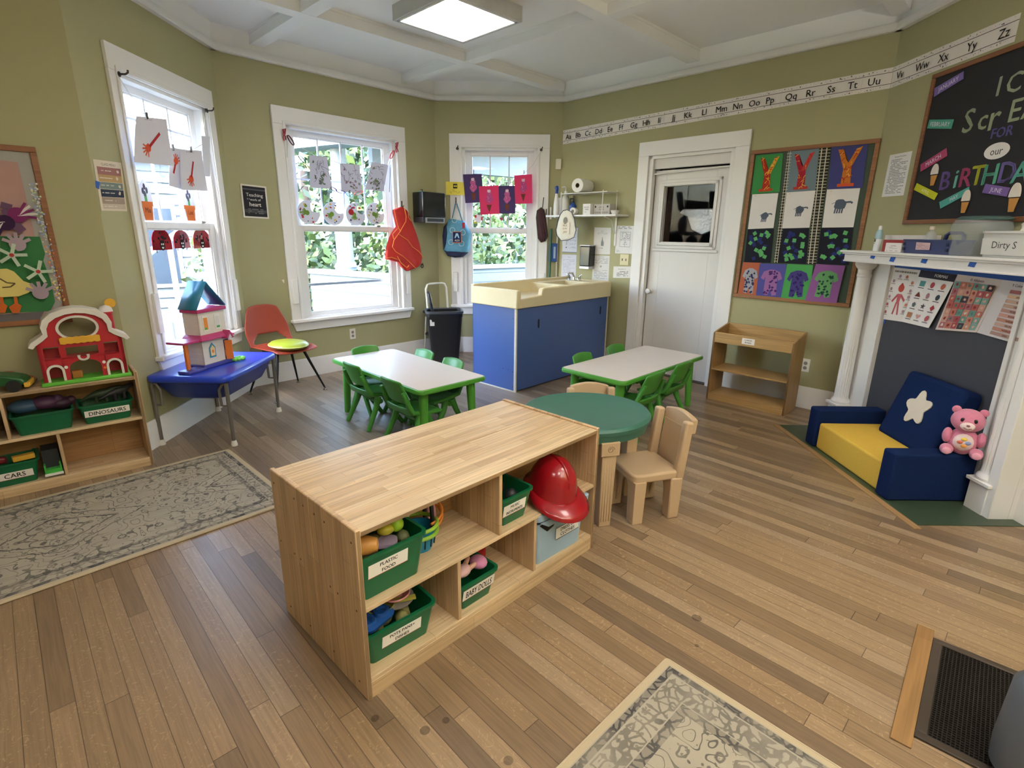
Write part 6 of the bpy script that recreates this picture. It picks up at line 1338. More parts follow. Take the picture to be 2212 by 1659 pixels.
def bands(s):
    s.text('CLASS MENU', .5, .925, .05, '6A625A', wmax=.7)
    for a, b, c in ((.72, .87, 'A0706A'), (.58, .72, 'B8986A'), (.44, .57, '7D8A86'), (.28, .43, '3A4050'), (.14, .27, 'A08F80'), (.04, .13, 'C4B4A4')): s.rect(.08, .94, a, b, c); s.scribble(.12, .6, (a+b)/2-.02, (a+b)/2+.03, 1, 'E0D8CC', int(a*99))
    for u, v in ((.8, .8), (.78, .36), (.75, .66), (.8, .5)): s.blob(u, v, .035, 'D8CCBC', 10, j=.3)
poster([(200.3, 343.7), (261.3, 351.6), (274.5, 456.4), (218.8, 455)], 'D9CDB9', 'class_poster', 'beige laminated poster of coloured bands left of the left window', draw=bands, wk='w2', off=.001, th=.0015)
s_ = on_wall('w2', [(206, 390), (215, 393), (214, 409), (207, 405)], mat('painters_tape', '2B5DB8', .7), off=.003); s_.fin('tape_piece', 'blue tape holding the left edge of the beige poster', 'tape')
def heart_poster(s):
    s.rect(.06, .94, .05, .95, '2E2E31').rect(.06, .94, .84, .88, '5A5A5C').rect(.06, .94, .16, .26, '4E4E50'); s.text('Teaching', .5, .7, .1, 'E4E0D8', wmax=.66, bold=.001).text('is a', .25, .58, .045, 'E4E0D8').text('work of', .52, .56, .07, 'E4E0D8', wmax=.5, bold=.0008).text('heart', .5, .42, .12, 'EAE6DE', wmax=.62, bold=.0015); s.scribble(.2, .8, .12, .3, 3, '8A8A88', 3)
poster([(518, 396.4), (574.2, 403), (581, 473), (526, 470)], 'DCD6C6', 'framed_poster', 'small black poster reading Teaching is a work of heart left of the middle window', draw=heart_poster, wk='w3', off=.001, th=.006)
# ------------------------------------------------------------------ hooks, lines and hanging work at the windows
IRON = mat('dark_iron', '4A4440', .4, .7)
def rod_hook(wk, px, label, group='curtain rod brackets'):
    u, z = W[wk].uz(*px, .03); m = MB(IRON); m.cyl((0, 0, 0), (0, -.012, 0), .016); m.tube([(0, -.01, 0), (0, -.05, 0), (.01, -.06, .012), (.012, -.06, .026)], .006); tag(m.build('curtain_bracket', None, W[wk].pos(u, .024, z), W[wk].deg), label, 'bracket', group)
rod_hook('w2', (256, 160), 'dark curtain bracket at the upper left of the left window'); rod_hook('w2', (446, 239), 'dark curtain bracket at the upper right of the left window')
rod_hook('w4', (988, 321), 'small curtain bracket at the upper left of the right bay window'); rod_hook('w4', (1169, 324), 'small curtain bracket at the upper right of the right bay window')
def cord(wk, pts, label, name='hanging_line', off=.05, r=.0022, col='D6D2CA', sag=0):
    wl = W[wk]; q = [wl.uz(*p, off=off) for p in pts]; m = MB(mat('cord_'+col, col, .8)); m.tube([(u, -off, z) for u, z in q], r, n=6); return tag(m.build(name, None, wl.pos(0), wl.deg), label, 'string')
cord('w2', [(256, 165), (300, 235), (330, 262), (372, 318), (405, 330), (436, 312), (443, 260), (446, 242)], 'thin white line holding the arm prints across the left window', off=.075)
cord('w4', [(988, 323), (1005, 348), (1024, 373), (1045, 398), (1080, 401), (1120, 385), (1150, 358), (1169, 326)], 'thin white line holding the ice cream pictures across the right bay window', off=.055)
cord('w3', [(616, 292), (640, 312), (684, 338), (735, 353), (776, 357), (806, 350), (850, 322)], 'thin white line holding the marbled papers across the middle window', off=.06)
cord('w3', [(618, 292), (621, 310), (621, 340)], 'loose end of white ribbon hanging left of the middle window', off=.045, r=.004, name='ribbon_end')
cord('w3', [(843, 362), (842, 390), (841, 415)], 'dark blind cord hanging at the right of the middle window', off=.04, r=.003, name='blind_cord', col='3A3A42')
def peg(wk, px, label, off, group):
    u, z = W[wk].uz(*px, off=off); m = MB(mat('peg_dark', '3C3836', .5)); m.box(-.004, .004, -.008, .004, -.02, .022).box(-.006, .006, -.004, .0, .0, .006); tag(m.build('clothes_peg', None, W[wk].pos(u, off, z), W[wk].deg, bevel=.001), label, 'clothes peg', group)
def arm(cx, cy, ex, ey, seed):
    def f(s):
        s.line([(cx, cy), (ex, ey)], .07, 'A82A2E'); s.blob(cx, cy, .1, 'D8512E', 12, j=.15, seed=seed); d = atan2(cy-ey, (cx-ex)*s.w/s.h)
        for k in range(5): a = d-1.1+.5*k; s.line([(cx, cy), (cx+.19*cos(a)*s.h/s.w, cy+.19*sin(a))], .035, 'C8503A' if k % 2 else 'D8603E')
        s.scribble(.25, .6, .93, .96, 1, '5A5A60', seed)
    return f
GW = 'red arm prints hanging in the left window'
for pts, d_, lb, off, cr_ in (([(294, 250.5), (359, 257.5), (371, 358.5), (286, 350)], arm(.35, .33, .72, .68, 1), 'large white sheet with a red arm print, leftmost in the left window', .085, .012),
        ([(365, 319), (391, 322), (398, 411), (365, 400.6)], arm(.5, .68, .3, .35, 2), 'white sheet with a red arm print partly hidden in the middle of the left window', .07, 0),
        ([(389, 322.3), (434.8, 326), (445.6, 412), (388, 410)], arm(.4, .28, .55, .72, 3), 'white sheet with a thin red arm print at the right of the left window', .08, .01)):
    s_ = on_wall('w2', pts, P_('D6D3DE'), off=off, curl=cr_); d_(s_); s_.fin('arm_print', lb, "children's artwork", GW)
poster([(434.8, 293.6), (452.9, 295), (453.8, 382), (439.6, 380)], 'D9DBE8', 'blank_sheet', 'plain white sheet hanging over the right casing of the left window', "children's artwork", wk='w2', off=.075)
for px, lb in (((317, 250), 'dark peg above the leftmost arm print'), ((373, 319), 'dark peg above the middle arm print'), ((412, 323), 'dark peg above the right arm print')): peg('w2', px, lb, .088, 'pegs in the left window')
GL = -.062   # glass plane of the upper sashes (outside the wall face)
def pot(px0, px1, label, nm):
    w = W['w2']; u0, z0 = w.uz(px0[0], px1[1], -.045); u1, z1 = w.uz(px1[0], px0[1], -.045); u0, z0 = w.uz(*px0, -.045); u1, z1 = w.uz(*px1, -.045); ww = u1-u0; zt, zb = max(z0, z1), min(z0, z1); h = zt-zb
    q = [(u0-.01, zt+.16), (u1+.01, zt+.16), (u1+.01, zb), (u0-.01, zb)]; m = MB('E2E2EA'); m.prism([(u0-.008, zt), (u0+.0, zt+.1), ((u0+u1)/2, zt+.15), (u1, zt+.1), (u1+.008, zt), (u1-.01, zb-.004), (u0+.01, zb-.004)], -.002, 0)
    m.use('CC6B34').prism([(u0, zt), (u1, zt), (u1, zt-.03), (u1-.012, zt-.03), (u1-.024, zb), (u0+.024, zb), (u0+.012, zt-.03), (u0, zt-.03)], -.004, -.001)
    c = (u0+u1)/2; m.use('5AA060').box(c-.012, c+.012, -.004, -.001, zt, zt+.06)
    for dx, dz in ((-.02, .07), (.0, .1), (.022, .075), (-.005, .05)): m.use('5A5560').ball((c+dx, -.003, zt+dz), (.013, .002, .022), 8, 6)
    vs, fs = text_geo(nm); xm = max(v[0] for v in vs)/2; k = .05; m.use('4A2A1A').add([(c+(x-xm)*k*.9, -.0045, (zt+zb)/2-.012+y*k) for x, y, _ in vs], fs)
    tag(m.build('paper_flowerpot', None, w.pos(0, -.058), w.deg), label, 'paper cutout', 'paper flowerpots on the left window')
pot((306, 434), (339, 476), 'orange paper flowerpot stuck on the left window, the left one', 'Mia'); pot((400, 443), (428, 477), 'orange paper flowerpot marked Lee stuck on the left window, the right one', 'Lee')
def ladybug(px0, px1, label, seed):
    w = W['w2']; o_ = -.045; ul, _ = w.uz(px0[0], px1[1], o_); ur, _ = w.uz(px1[0], px1[1], o_); cx = (px0[0]+px1[0])/2; _, zt = w.uz(cx, px0[1], o_); _, zb = w.uz(cx, px1[1], o_); ww = ur-ul; h = zt-zb; m = MB('C2303E'); R = random.Random(seed); y = .0
    pts = [(0, 0), (ww, 0)]+[(ww/2+ww/2*cos(a)*(1-.06*R.random()), h*.42+h*.58*sin(a)) for a in [pi*i/12 for i in range(13)]]; m.prism([(ul+x, zb+z) for x, z in pts], -.003, 0)
    m.use('2A1A20')
    for i in range(11): a = R.uniform(0, pi); r = R.uniform(.35, .85); m.at(ul+ww/2+ww/2*r*cos(a), -.0032, zb+h*.35+h*.55*r*sin(a), rx=90).lathe([(.009, 0), (.009, .0006), (0, .0008)], 8).pop()
    c = ul+ww*.5; m.at(c, -.0038, zb+h*.22, rx=90, sc=(1, 1.25, 1)).lathe([(.03, 0), (.03, .001), (0, .0012)], 16).pop()
    m.tube([(c-.015, -.005, zb+h*.35), (c-.03, -.005, zb+h*.6)], .002, n=5).tube([(c+.015, -.005, zb+h*.35), (c+.03, -.005, zb+h*.6)], .002, n=5)
    for dx in (-.3, .25): m.box(ul+ww*(.5+dx)-.003, ul+ww*(.5+dx)+.003, -.002, 0, zb-.02, zb)
    m.use('E8E0DC'); 
    for dx in (-.01, .01): m.at(c+dx, -.0052, zb+h*.27, rx=90).lathe([(.007, 0), (0, .0008)], 10).pop()
    m.at(c, -.0052, zb+h*.14, rx=90).lathe([(.013, 0), (0, .0008)], 10, pi, 2*pi).pop()
    tag(m.build('paper_ladybug', None, w.pos(0, -.05), w.deg), label, 'paper cutout', 'paper ladybugs on the left window')
ladybug((331, 494), (374, 540), 'red paper ladybug on the left window, left of three', 1); ladybug((378, 497), (413, 536), 'red paper ladybug on the left window, middle of three', 2); ladybug((420, 494), (457, 536), 'red paper ladybug on the left window, right of three', 3)
GM = 'marbled papers hanging in the middle window'
def marbled(c, seed):
    def f(s):
        R = random.Random(seed)
        for i in range(16):
            u, v = R.uniform(.1, .85), R.uniform(.3, .92); a = R.uniform(0, 6.28); pts = [(u, v)]
            for k in range(4): a += R.uniform(-.9, .9); u += .06*cos(a); v += .05*sin(a); pts.append((min(.97, max(.03, u)), min(.97, max(.03, v))))
            s.line(pts, .012, '5E5A78')
        for i in range(20): s.blob(.5+R.gauss(0, .13), .28+R.gauss(0, .09), R.uniform(.02, .05), R.choice([c, '6A6E66', '8A8890']), 6, j=.6, seed=i)
        s.blob(.2, .8, .05, c, 7, j=.4)
    return f
for pts, c, lb in (([(668, 334.6), (705.8, 339), (717, 408.4), (669.3, 405)], '5F7A66', 'white paper with green and grey paint hanging leftmost in the middle window'), ([(734.4, 353), (776.7, 356.3), (782, 417), (736.6, 413.8)], '8A7080', 'white paper with purple and brown paint hanging in the centre of the middle window'), ([(802.8, 349.8), (838.6, 356.3), (827.7, 413.8), (787.6, 409.4)], '6A7A5A', 'white paper with olive paint hanging rightmost in the middle window')):
    s_ = on_wall('w3', pts, P_('C9CBE4'), off=.065, curl=.006); marbled(c, len(lb))(s_); s_.fin('marbled_paper', lb, "children's artwork", GM)
for i, (px, lb) in enumerate((((668, 458.5), 'crescent shaped white paper plate with green handprint, first from left on the glass'), ((721, 461.5), 'crescent shaped paper plate with green and red paint, second from left on the glass'), ((769, 462.6), 'crescent shaped paper plate with a big red blot, third from left on the glass'), ((811.5, 461.5), 'crescent shaped paper plate with dark dots, rightmost on the glass'))):
    u, z = w3.uz(*px, -.045); R = random.Random(i+3); r = .118; m = MB('D8DAE6'); A0 = .9; out = [(r*cos(a), r*sin(a)) for a in [A0+.25+(2*pi-1.35)*k/26 for k in range(27)]]; inn = [(.075+.06*cos(a), .06+.06*sin(a)) for a in [-.95-.0-2.9*k/8 for k in range(9)]]
    m.prism([(x, zz) for x, zz in out]+inn, -.003, 0)
    def dot(x, zz, rr_, c, k): m.use(c); m.at(x, -.0032-k*.0003, zz, rx=90).lathe([(rr_, 0), (0, .0004)], 8).pop()
    for k in range(5): a = 2.2+i*.9+.35*k if i < 3 else 5.2+.35*k; m.use('7A9A45').tube([(-.02, -.004, -.005), (-.02+.055*cos(a), -.004, -.005+.055*sin(a))], .006, n=5)
    dot(-.02, -.005, .025, '6F9440', 1)
    for k in range(14): a = R.uniform(.8, 5.8); q = R.uniform(.06, .1); dot(q*cos(a), q*sin(a), R.uniform(.006, .013), R.choice(['C0404A', 'C0404A', 'D8B84A', '7A9A45', '5A5A7A'] if i < 3 else ['5A5A6A', '5A5A6A', 'C8A84A']), 2)
    if i == 2: dot(-.055, .02, .033, 'B03038', 3)
    tag(m.build('plate_artwork', None, w3.pos(u, -.052, z), w3.deg), lb, "children's artwork", 'crescent paper plates on the middle window')
# paper chain
def link(wk, px0, px1, col, label, off=.07, rw=.014):
    a = W[wk].uz(*px0, off); b = W[wk].uz(*px1, off); d = Vector((b[0]-a[0], b[1]-a[1])); L_ = d.length; an = atan2(d.y, d.x); c = ((a[0]+b[0])/2, (a[1]+b[1])/2); m = MB(P_(col)); n = 20; lo = []
    for i in range(n): t_ = 2*pi*i/n; x, z = L_/2*cos(t_), rw*sin(t_); lo.append((x*cos(an)-z*sin(an), x*sin(an)+z*cos(an)))
    wd = .012; vs = [(x, -wd, z) for x, z in lo]+[(x, wd, z) for x, z in lo]; m.add(vs, [(i, (i+1) % n, (i+1) % n+n, i+n) for i in range(n)])
    tag(m.build('paper_link', None, W[wk].pos(c[0], off, c[1]), W[wk].deg, solid=.0015), label, 'paper chain link', 'paper chain links round the middle window')
link('w3', (621, 292), (635, 314), '6A3A44', 'maroon paper link hanging at the upper left of the middle window'); link('w3', (645, 336), (660, 352), '1F5A48', 'dark green paper link at the left of the middle window'); link('w3', (655, 352), (668, 366), 'D8CE98', 'pale yellow paper link at the left of the middle window')
link('w3', (713, 405), (727, 412), '4A4258', 'dark purple paper link left of the centre mullion'); link('w3', (726, 411), (746, 417), '5E5A8C', 'violet paper link below the centre marbled paper'); link('w3', (748, 418), (760, 424), '9AC0D8', 'light blue paper link below the centre marbled paper'); link('w3', (765, 420), (784, 413), 'D8604A', 'orange-red paper link below the centre marbled paper')
link('w3', (843, 343), (851, 325), 'B8404A', 'crimson paper link at the upper right of the middle window'); link('w3', (840, 357), (847, 340), 'E0DEE0', 'white paper link at the upper right of the middle window')
def bow(px, label):
    u, z = w3.uz(*px, .045); m = MB(mat('red_ribbon', 'A83A48', .6)); m.ball((0, 0, 0), (.014, .014, .014)); m.tube([(0, 0, 0), (-.012, -.01, .035), (.014, -.012, .045), (.008, 0, .0)], .008).tube([(0, 0, 0), (-.01, 0, -.03), (-.004, 0, -.06)], .006).tube([(0, 0, 0), (.014, 0, -.028), (.018, 0, -.05)], .006); tag(m.build('ribbon_bow', None, w3.pos(u, .04, z), w3.deg), label, 'bow', 'bows on the middle window casing')
bow((614, 289), 'faded red bow on the upper left casing of the middle window'); bow((857, 317), 'dark red bow on the upper right casing of the middle window')
# ice cream pictures
def cone(col1, up=False):
    def f(s):
        s.poly([(.34, .34), (.62, .34), (.48, .06)] if not up else [(.36, .34), (.62, .34), (.56, .1), (.42, .1)], '6E3A2C'); R = random.Random(7)
        s.blob(.5, .52, .14, col1, 12, j=.2, sx=.9); s.blob(.5, .7, .12, col1, 12, j=.2, sx=.85, seed=2); s.blob(.5, .82, .06, 'D6B8C8', 10, j=.1)
        for i in range(16): u, v = R.uniform(.38, .62), R.uniform(.42, .76); s.line([(u, v), (u+R.uniform(-.06, .06), v+R.uniform(-.04, .06))], .014, R.choice(['D8A8C0', 'A04A70', 'C87898']))
        s.blob(.5, .88, .02, 'A02040', 8)
    return f
GI_ = 'ice cream pictures hanging in the right bay window'
for pts, b, lb, up, off in (([(1000, 376.7), (1040.5, 375.6), (1044.4, 437), (1005.4, 438.8)], '483A66', 'purple card with a pink ice cream, leftmost in the right bay window', 1, .06), ([(1034, 402.6), (1077, 400.3), (1079, 461.7), (1038, 464)], 'D23A66', 'pink card with an ice cream cone, second from left in the right bay window', 0, .066), ([(1077, 401.5), (1113, 400.8), (1113, 461.7), (1079, 461.7)], '483A66', 'purple card with a pale ice cream, third from left in the right bay window', 1, .06), ([(1110.8, 379.3), (1149, 376.3), (1149.7, 439.3), (1113, 440.4)], 'D83E6C', 'pink card with an ice cream cone, rightmost in the right bay window', 0, .064)):
    s_ = on_wall('w4', pts, P_(b), off=off, curl=.004); cone('B5588A' if b == '483A66' else 'B04A82', up)(s_); s_.fin('ice_cream_card', lb, "children's artwork", GI_)
for px, lb in (((1023.5, 371), 'peg on the leftmost purple card'), ((1056, 397), 'peg on the left pink card'), ((1094, 396), 'peg on the right purple card'), ((1132, 372), 'peg on the right pink card')): peg('w4', px, lb, .072, 'pegs in the right bay window')
m = MB('E4E4EA'); u, z = w4.uz(1033, 472, -.045); m.prism([(-.05, -.03), (.03, -.05), (.05, .03), (-.03, .05)], -.002, 0).use('C8404A').box(-.045, -.02, -.004, -.002, .01, .04).box(.035, .055, -.004, -.002, -.02, .02).use('D8C850').box(-.05, -.02, -.004, -.002, -.06, -.035); tag(m.build('paper_collage', None, w4.pos(u, -.052, z), w4.deg), 'small torn paper collage on the glass under the pink card', "children's artwork")
m = MB('C8508A'); u, z = w4.uz(1083, 473, -.045); m.prism([(0, -.025), (.022, .005), (.012, .02), (0, .01), (-.012, .02), (-.022, .005)], -.002, 0); tag(m.build('heart_sticker', None, w4.pos(u, -.052, z), w4.deg), 'tiny pink heart sticker on the glass of the right bay window', 'sticker')
poster([(963, 392.3), (1004.3, 393.5), (1004.3, 421.6), (963, 421)], 'DBCB58', 'yellow_notice', 'yellow notice with a black square emblem beside the towel dispenser', 'notice', wk='w4', off=.036, draw=lambda s: s.rect(.38, .6, .5, .85, '2A2A24').blob(.45, .68, .07, 'DBCB58', 6).blob(.54, .68, .07, 'DBCB58', 6).scribble(.3, .7, .33, .42, 1, '3A3A2A', 2).scribble(.2, .75, .12, .3, 2, '8A8440', 3).scribble(.35, .65, .9, .95, 1, '6A6430', 3))
# ------------------------------------------------------------------ towel dispenser, apron, tote bag
def dispenser():
    t = thing('towel_dispenser', 'black wall paper towel dispenser with grey chute in the bay corner', 'dispenser', w3.pos(2.0, 0, 1.60), w3.deg); K = mat('black_gloss', '141519', .18, coat=.3)
    m = MB(K); m.prism([(0, .06), (0, .335), (.335, .335), (.335, .06)], -.2, 0); m.build('cover', t, bevel=.012, seg=3)
    m = MB(mat('dark_grey_plastic', '3A3A3E', .4)); m.prism([(.005, 0), (.0, .06), (.33, .06), (.33, 0)], -.19, 0); m.build('base', t, bevel=.006)
    m = MB(mat('silver_plastic', '9A9896', .35, .3)); m.box(.03, .31, -.205, -.19, -.005, .055).use(mat('chute_black', '1A1A1C', .7)).box(.05, .29, -.2065, -.2, .01, .045); m.build('chute', t, bevel=.002)
    m = MB(mat('disp_teal', '7FC8C8', .3)); m.box(.03, .09, -.12, -.05, .335, .343).use(K).cyl((.07, -.09, .343), (.07, -.09, .365), .012); m.build('key_lock', t)
dispenser()
def nail(wk, px, off, label):
    u, z = W[wk].uz(*px, off=off); m = MB(IRON); m.box(-.006, .006, -.012, 0, -.03, .035).tube([(0, -.008, -.02), (0, -.035, -.03), (0, -.04, -.01)], .005); tag(m.build('coat_hook', None, W[wk].pos(u, .024, z), W[wk].deg, bevel=.001), label, 'hook', 'coat hooks on the window casings')
nail('w3', (868, 441), .03, 'dark hook above the red smock'); nail('w4', (985, 433), .03, 'dark hook above the blue tote bag'); nail('w4', (1180, 458), .03, 'dark hook above the brown bib')
def cloth_outline(wk, org, s, outline, off, depth, m_, seed=1, nu=18, nv=20, fold=.02):
    """puffy hanging cloth filling a closed outline given in photo points on the plane off metres from the wall"""
    wl = W[wk]; P_o = [wl.uz(org[0]+x/s, org[1]+y/s, off) for x, y in outline]; u0 = min(p[0] for p in P_o); u1 = max(p[0] for p in P_o); z0 = min(p[1] for p in P_o); z1 = max(p[1] for p in P_o); uc = (u0+u1)/2
    def span(z):
        xs = []
        for (a, b), (c, d) in zip(P_o, P_o[1:]+P_o[:1]):
            if (b-z)*(d-z) <= 0 and abs(b-d) > 1e-9: xs.append(a+(c-a)*(z-b)/(d-b))
        return (min(xs), max(xs)) if len(xs) >= 2 else None
    rows = []
    for j in range(nv+1):
        z = z0+(z1-z0)*(.004+.992*j/nv); sp_ = span(z) or rows[-1][1]; rows.append((z, sp_))
    def F(u, v, side):
        j = min(nv, int(round(v*nv))); z, (a, b) = rows[j]; x = a+(b-a)*u; e = sqrt(max(0, 1-(2*u-1)**2))*min(1, .35+3*min(v, 1-v)); wv = fold*(sin(u*11+v*3+seed)*.6+sin(u*23+seed*2+v*5)*.4)*(1.1-v)
        return (x-uc, -(depth*e+wv*.6) if side else 0.0+ .0*e, z-z0)
    m = MB(m_); m.grid(lambda u, v: F(u, v, 1), nu, nv); m.grid(lambda u, v: F(1-u, v, 0), nu, nv); return m, (uc, z0), P_o, wl
S8 = ((820, 380), 6.9125)
def smock():
    ol = [(215, 470), (365, 460), (440, 520), (500, 680), (570, 850), (620, 1010), (660, 1225), (640, 1320), (560, 1385), (500, 1350), (480, 1390), (430, 1425), (370, 1395), (300, 1310), (255, 1245), (105, 1245), (115, 1080), (160, 930), (210, 830), (265, 760), (240, 640), (215, 540)]
    m, (uc, z0), P_o, wl = cloth_outline('w3', *S8, ol, .06, .05, mat('scarlet_cloth', 'C43028', .8, var=.08, bump=.2, scale=30), 3)
    t = thing('art_smock', 'red smock with orange piping hanging on the casing between the windows', 'smock', wl.pos(uc, .028, z0), wl.deg); m.build('smock_body', t, weld=.0005)
    A = mat('orange_piping', 'E88A3A', .7)
    for ln in ([(215, 490), (245, 640), (290, 790), (320, 830)], [(385, 690), (300, 840), (215, 960), (190, 1060), (240, 1130), (350, 1200), (450, 1290), (540, 1380)], [(280, 865), (420, 960), (490, 1060), (590, 1130), (660, 1225)], [(370, 470), (395, 600), (390, 690)], [(430, 510), (430, 620), (470, 670)], [(110, 1225), (180, 1215), (260, 1245)], [(265, 1200), (320, 1300), (410, 1370), (440, 1330)], [(265, 790), (195, 870), (210, 940)]):
        m = MB(A); q = [wl.uz(S8[0][0]+x/S8[1], S8[0][1]+y/S8[1], .085) for x, y in ln]; m.tube([(u-uc, -.058, z-z0) for u, z in q], .004, n=6); m.build('piping', t)
smock()
def tote():
    ol = [(1020, 640), (1250, 650), (1310, 760), (1368, 860), (1340, 1080), (1325, 1130), (1240, 1215), (1120, 1222), (1010, 1200), (950, 1110), (930, 900), (950, 760), (1010, 690)]
    m, (uc, z0), P_o, wl = cloth_outline('w4', *S8, ol, .07, .08, mat('tote_blue', '5C9CB8', .7, var=.22, scale=28), 5, fold=.012)
    t = thing('tote_bag', 'blue patterned shopping tote with navy base hanging by the right bay window', 'bag', wl.pos(uc, .028, z0), wl.deg); m.build('bag_body', t, weld=.0005)
    def U(x, y, off=.11): u, z = wl.uz(S8[0][0]+x/S8[1], S8[0][1]+y/S8[1], off); return u-uc, z-z0
    NV = mat('tote_navy', '1E2646', .8)
    for ol2, nm in (([(955, 1110), (1330, 1140), (1240, 1215), (1120, 1222), (1010, 1200)], 'navy_base'), ([(1010, 690), (950, 760), (930, 900), (950, 1110), (1000, 1060), (1040, 880)], 'navy_side')):
        m2, _, _, _ = cloth_outline('w4', *S8, ol2, .07, .083 if nm == 'navy_base' else .07, NV, 5, fold=.002, nu=12, nv=12); o = m2.build(nm, t)
        q = [wl.uz(S8[0][0]+x/S8[1], S8[0][1]+y/S8[1], .07) for x, y in ol2]; o.location = ((min(a for a, b in q)+max(a for a, b in q))/2-uc, 0, min(b for a, b in q)-z0)
    m = MB(mat('tote_handle', '4A7C90', .8)); a = U(1075, 660); b = U(1140, 410); c = U(1235, 680); m.tube([(a[0], -.05, a[1]), (b[0]-.012, -.03, b[1]), (b[0]+.004, -.03, b[1]), (c[0], -.06, c[1])], .0065); m.build('handle', t)
    m = MB('E07840'); a = U(1090, 830); b = U(1225, 1000); m.box(a[0], b[0], -.098, -.094, b[1], a[1]).use('1A2A50').box(a[0]+.006, b[0]-.006, -.1, -.098, b[1]+.006, a[1]-.006)
    cx = (a[0]+b[0])/2; m.use('A8D0E8').prism([(cx-.03, b[1]+.055), (cx-.012, a[1]-.02), (cx+.012, a[1]-.02), (cx+.03, b[1]+.055), (cx+.018, b[1]+.055), (cx, a[1]-.045), (cx-.018, b[1]+.055)], -.102, -.1)
    vs, fs = text_geo('ALDI'); x1 = max(v[0] for v in vs); m.use('F0F0F0').add([(cx+(x-x1/2)*.028, -.102, b[1]+.018+y*.032) for x, y, _ in vs], fs); m.build('shop_badge', t)
    m = MB('C8DDE6')
    for x, y in ((1090, 810), (1245, 845), (1070, 990), (1225, 1010), (1120, 660)):
        u, z = U(x, y, .1); m.tube([(u+.03*cos(k*pi/8), -.09, z+.03*sin(k*pi/8)) for k in range(16)], .003, n=5, closed=True)
    m.build('ring_print', t)
    m = MB(mat('red_key_tag', 'B0283A', .5)); u, z = U(1255, 735); m.box(u-.016, u+.018, -.1, -.09, z-.035, z+.03); m.build('clip_tag', t, bevel=.003)
tote()
m = MB(mat('dark_maroon_bib', '3E1F26', .8, var=.3, scale=25)); 
def bib1():
    N2 = ((1140, 320), 5.185); ol = [(105, 700), (150, 665), (185, 690), (200, 760), (215, 880), (228, 990), (200, 1040), (150, 1055), (115, 1010), (105, 900), (95, 780)]
    m, (uc, z0), P_o, wl = cloth_outline('w4', *N2, ol, .05, .03, mat('dark_maroon_bib', '3E1F26', .8, var=.3, scale=25), 2, fold=.01); t = thing('dark_bib', 'dark maroon patterned bib hanging right of the right bay window', 'bib', wl.pos(uc, .03, z0), wl.deg); m.build('bib_cloth', t, weld=.0005)
    m = MB(mat('olive_edge', '5A5A42', .8)); q = [wl.uz(N2[0][0]+x/N2[1], N2[0][1]+y/N2[1], .05) for x, y in ol]; m.tube([(u-uc, -.008, z-z0) for u, z in q], .005, n=6, closed=True); m.build('bib_edging', t)
    m = MB(mat('bib_strap', '2A2024', .8)); a = wl.uz(N2[0][0]+180/N2[1], N2[0][1]+550/N2[1], .05); b = wl.uz(N2[0][0]+165/N2[1], N2[0][1]+670/N2[1], .05); m.tube([(a[0]-uc, -.01, a[1]-z0), (b[0]-uc, -.01, b[1]-z0)], .005); m.build('strap', t)
bib1()
# ------------------------------------------------------------------ white shelf in the corner
def corner_shelf():
    t = thing('wall_shelf', 'white wall shelf on bracket in the corner above the changing counter', 'shelf', w5.pos(0, 0, 1.70), w5.deg); m = MB(WHITE); m.box(.0, 1.0, -.25, -.001, -.02, 0); m.build('shelf_board', t, bevel=.004)
    for u in (.12, .84):
        m = MB(mat('bracket_white', 'D6D3CC', .4)); m.box(u-.012, u+.012, -.22, -.004, -.03, -.02).box(u-.012, u+.012, -.012, -.002, -.33, -.02); m.tube([(u, -.2, -.028), (u, -.1, -.06), (u, -.02, -.2)], .006); m.build('bracket', t)
    t2 = thing('shelf_rack', 'small white wire-legged rack standing on the wall shelf', 'rack', w5.pos(.2, 0, 1.7005), w5.deg); m = MB(mat('rack_white', 'DEDCD6', .4)); m.box(0, .66, -.23, -.03, .225, .235); m.build('rack_top', t2, bevel=.003)
    for x, y in ((.01, -.225), (.6, -.225), (.65, -.04), (.02, -.04)): m = MB(mat('rack_white', 'DEDCD6', .4)); m.tube([(x, y, 0), (x, y, .235), (x, y, .25)], .005, n=8); m.build('leg', t2)
corner_shelf()
def sh_u(px, off): return w5.uz(px, 460, off)[0]
SZ = 1.701
def towel_roll():
    t = thing('paper_roll', 'large white paper towel roll lying on top of the wire rack', 'paper roll', w5.pos(.45, .14, SZ+.236+.072), w5.deg)
    m = MB(P_('E4E2DC')); m.at(rx=90, z=0, rz=8); m.lathe([(.0255, -.12), (.0725, -.12), (.0735, -.115), (.0735, .11), (.0725, .115), (.0255, .115), (.0255, -.12)], 40); m.build('paper_winding', t)
    m = MB(mat('card_core', '6A5A4A', .8)); m.at(rx=90, rz=8).lathe([(.0255, -.118), (.0225, -.118), (.0225, .113), (.0255, .113), (.0255, -.118)], 24); m.build('core', t)
towel_roll()
def spray(u, off, label):
    t = thing('spray_bottle', label, 'spray bottle', w5.pos(u, off, SZ), w5.deg-35); m = MB(milky_mat('milk_white', 'E6E6E2', .95)); loft(m, [(rr(.085, .05, .02), 0), (rr(.09, .055, .022), .02), (rr(.088, .053, .022), .12), (rr(.05, .04, .015), .19), (rr(.032, .032, .012), .22), (rr(.03, .03, .012), .24)]); m.build('bottle_body', t, sharp=50)
    m = MB(mat('trigger_blue', '2A4C9C', .4)); m.cyl((0, 0, .24), (0, 0, .262), .018); m.prism([(-.06, .3), (-.05, .32), (.02, .325), (.045, .29), (.03, .262), (-.01, .262), (-.02, .285)], -.013, .013); m.prism([(-.035, .29), (-.052, .245), (-.04, .245), (-.022, .285)], -.007, .007); m.build('trigger_head', t, bevel=.003)
